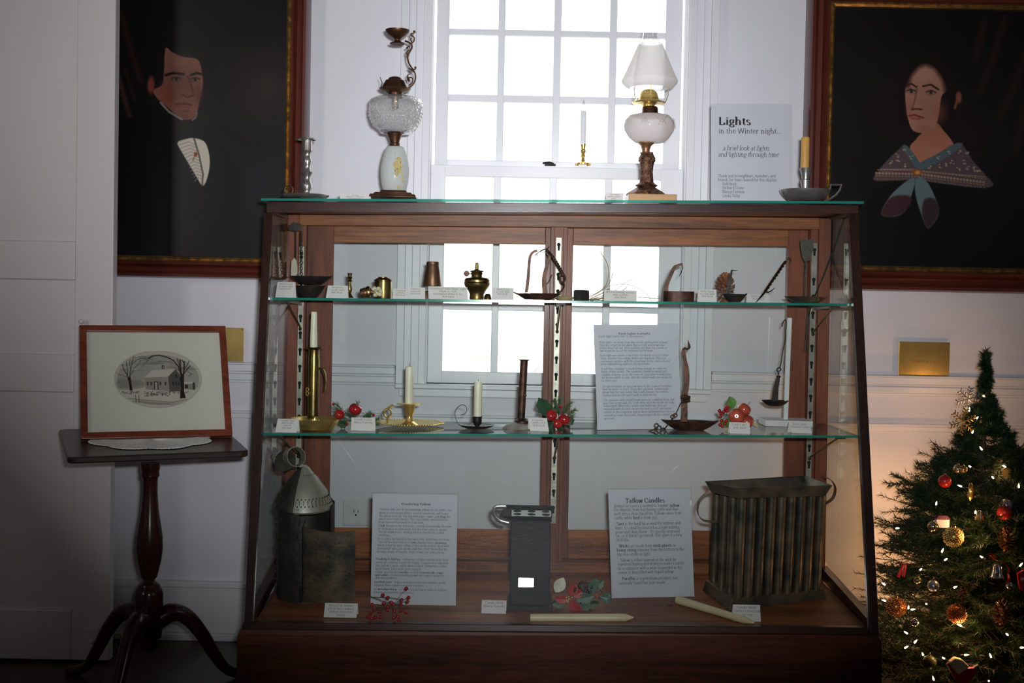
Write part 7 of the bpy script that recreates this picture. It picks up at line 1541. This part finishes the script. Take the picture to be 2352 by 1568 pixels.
for px, py, s_, m__, lab in ((2224, 916, 27, m_glits, 'pale gold glitter snowflake just below the treetop'), (2212, 968, 30, m_glit, 'amber gold snowflake under the pale one near the treetop')):
    o, k = orn('snowflake_ornament', lab, 'ornament', px, py, 1.3); mb = MB()
    for i in range(6):
        a = i * PI / 3 + .3; d_ = Vector((math.cos(a), 0, math.sin(a))); mb.tube([Vector(), d_ * s_ * k], .0016, 6)
        for f in (.35, .6, .85):
            for s2 in (-.9, .9): e = Vector((math.cos(a + s2), 0, math.sin(a + s2))); mb.tube([d_ * s_ * k * f, d_ * s_ * k * f + e * s_ * k * .24], .0015, 6); mb.ball(d_ * s_ * k * f + e * s_ * k * .26, .0022, 6)
    mb.build('snowflake', m__, o)
o, k = orn('gift_ornament', 'amber glass lantern ornament on the upper right branch', 'ornament', 2312, 1083); MB().lathe([(0, -14 * k), (8 * k, -12 * k), (12 * k, 2 * k), (10 * k, 6 * k), (3 * k, 9 * k), (0, 10 * k)], 8).build('drop', m_beeswax, o); 
o, k = orn('icicle_ornament', 'long gold glitter drop ornament high on the tree', 'ornament', 2229, 1125); MB().lathe([(0, -26 * k), (6 * k, -18 * k), (7 * k, -6 * k), (4 * k, 14 * k), (0, 18 * k)], 8).build('drop', m_glit, o)
o, k = orn('house_ornament', 'small white house ornament with a purple edge behind the gold bauble', 'ornament', 2166, 1198, .95); mb = MB(); mb.box(-15 * k, 15 * k, 0, .012, -14 * k, 6 * k); mb.build('house', m_waxwhite, o, smooth=False); mb = MB(); mb.prism([(-17 * k, -.001, 5 * k), (17 * k, -.001, 5 * k), (10 * k, -.001, 14 * k), (-10 * k, -.001, 14 * k)], (0, .014, 0)); mb.build('roof', simple('plum', (.15, .02, .06), .6), o, smooth=False)
o, k = orn('stocking_ornament', 'red felt stocking ornament with wide cream cuff at the bottom of the tree', 'ornament', 2205, 1532, 1.12)
mb = MB(); mb.prism([(x * k, -.006, z * k) for x, z in ((-32, 6), (-22, -10), (-12, -28), (6, -44), (22, -34), (40, -10), (34, 2), (10, -2), (-6, 14), (-20, 18))], (0, .014, 0)); mb.build('sock', m_ribbon, o, smooth=False, bevel=.003)
mb = MB(); mb.prism([(x * k, -.010, z * k) for x, z in ((-28, 12), (-14, 24), (2, 20), (20, 4), (8, -6), (-4, -16), (-10, -12), (-16, -4), (-22, 0))], (0, .020, 0)); mb.build('cuff', m_stock, o, smooth=False, bevel=.004)
mb = MB(); mb.prism([(x * k, -.004, z * k) for x, z in ((24, -2), (42, 8), (44, -6), (34, -14))], (0, .010, 0)); mb.build('toe', simple('grey_felt', (.12, .13, .15), .9), o, smooth=False, bevel=.002)
o, k = orn('felt_ornament', 'red felt ornament with one round white eye at the right edge', 'ornament', 2350, 1335); mb = MB(); mb.prism([(x * k, 0, z * k) for x, z in ((-14, 18), (0, 26), (14, 18), (16, -10), (6, -24), (-6, -20), (-10, -6))], (0, .008, 0)); mb.build('body', m_ribbon, o, smooth=False, bevel=.002); mb = MB(); mb.lathe([(0, 0), (4 * k, 0), (4 * k, .001)], 14); mb.mat4(Matrix.Translation((-2 * k, -.0015, 6 * k)) @ Matrix.Rotation(R(90), 4, 'X')); mb.build('eye', m_waxwhite, o)
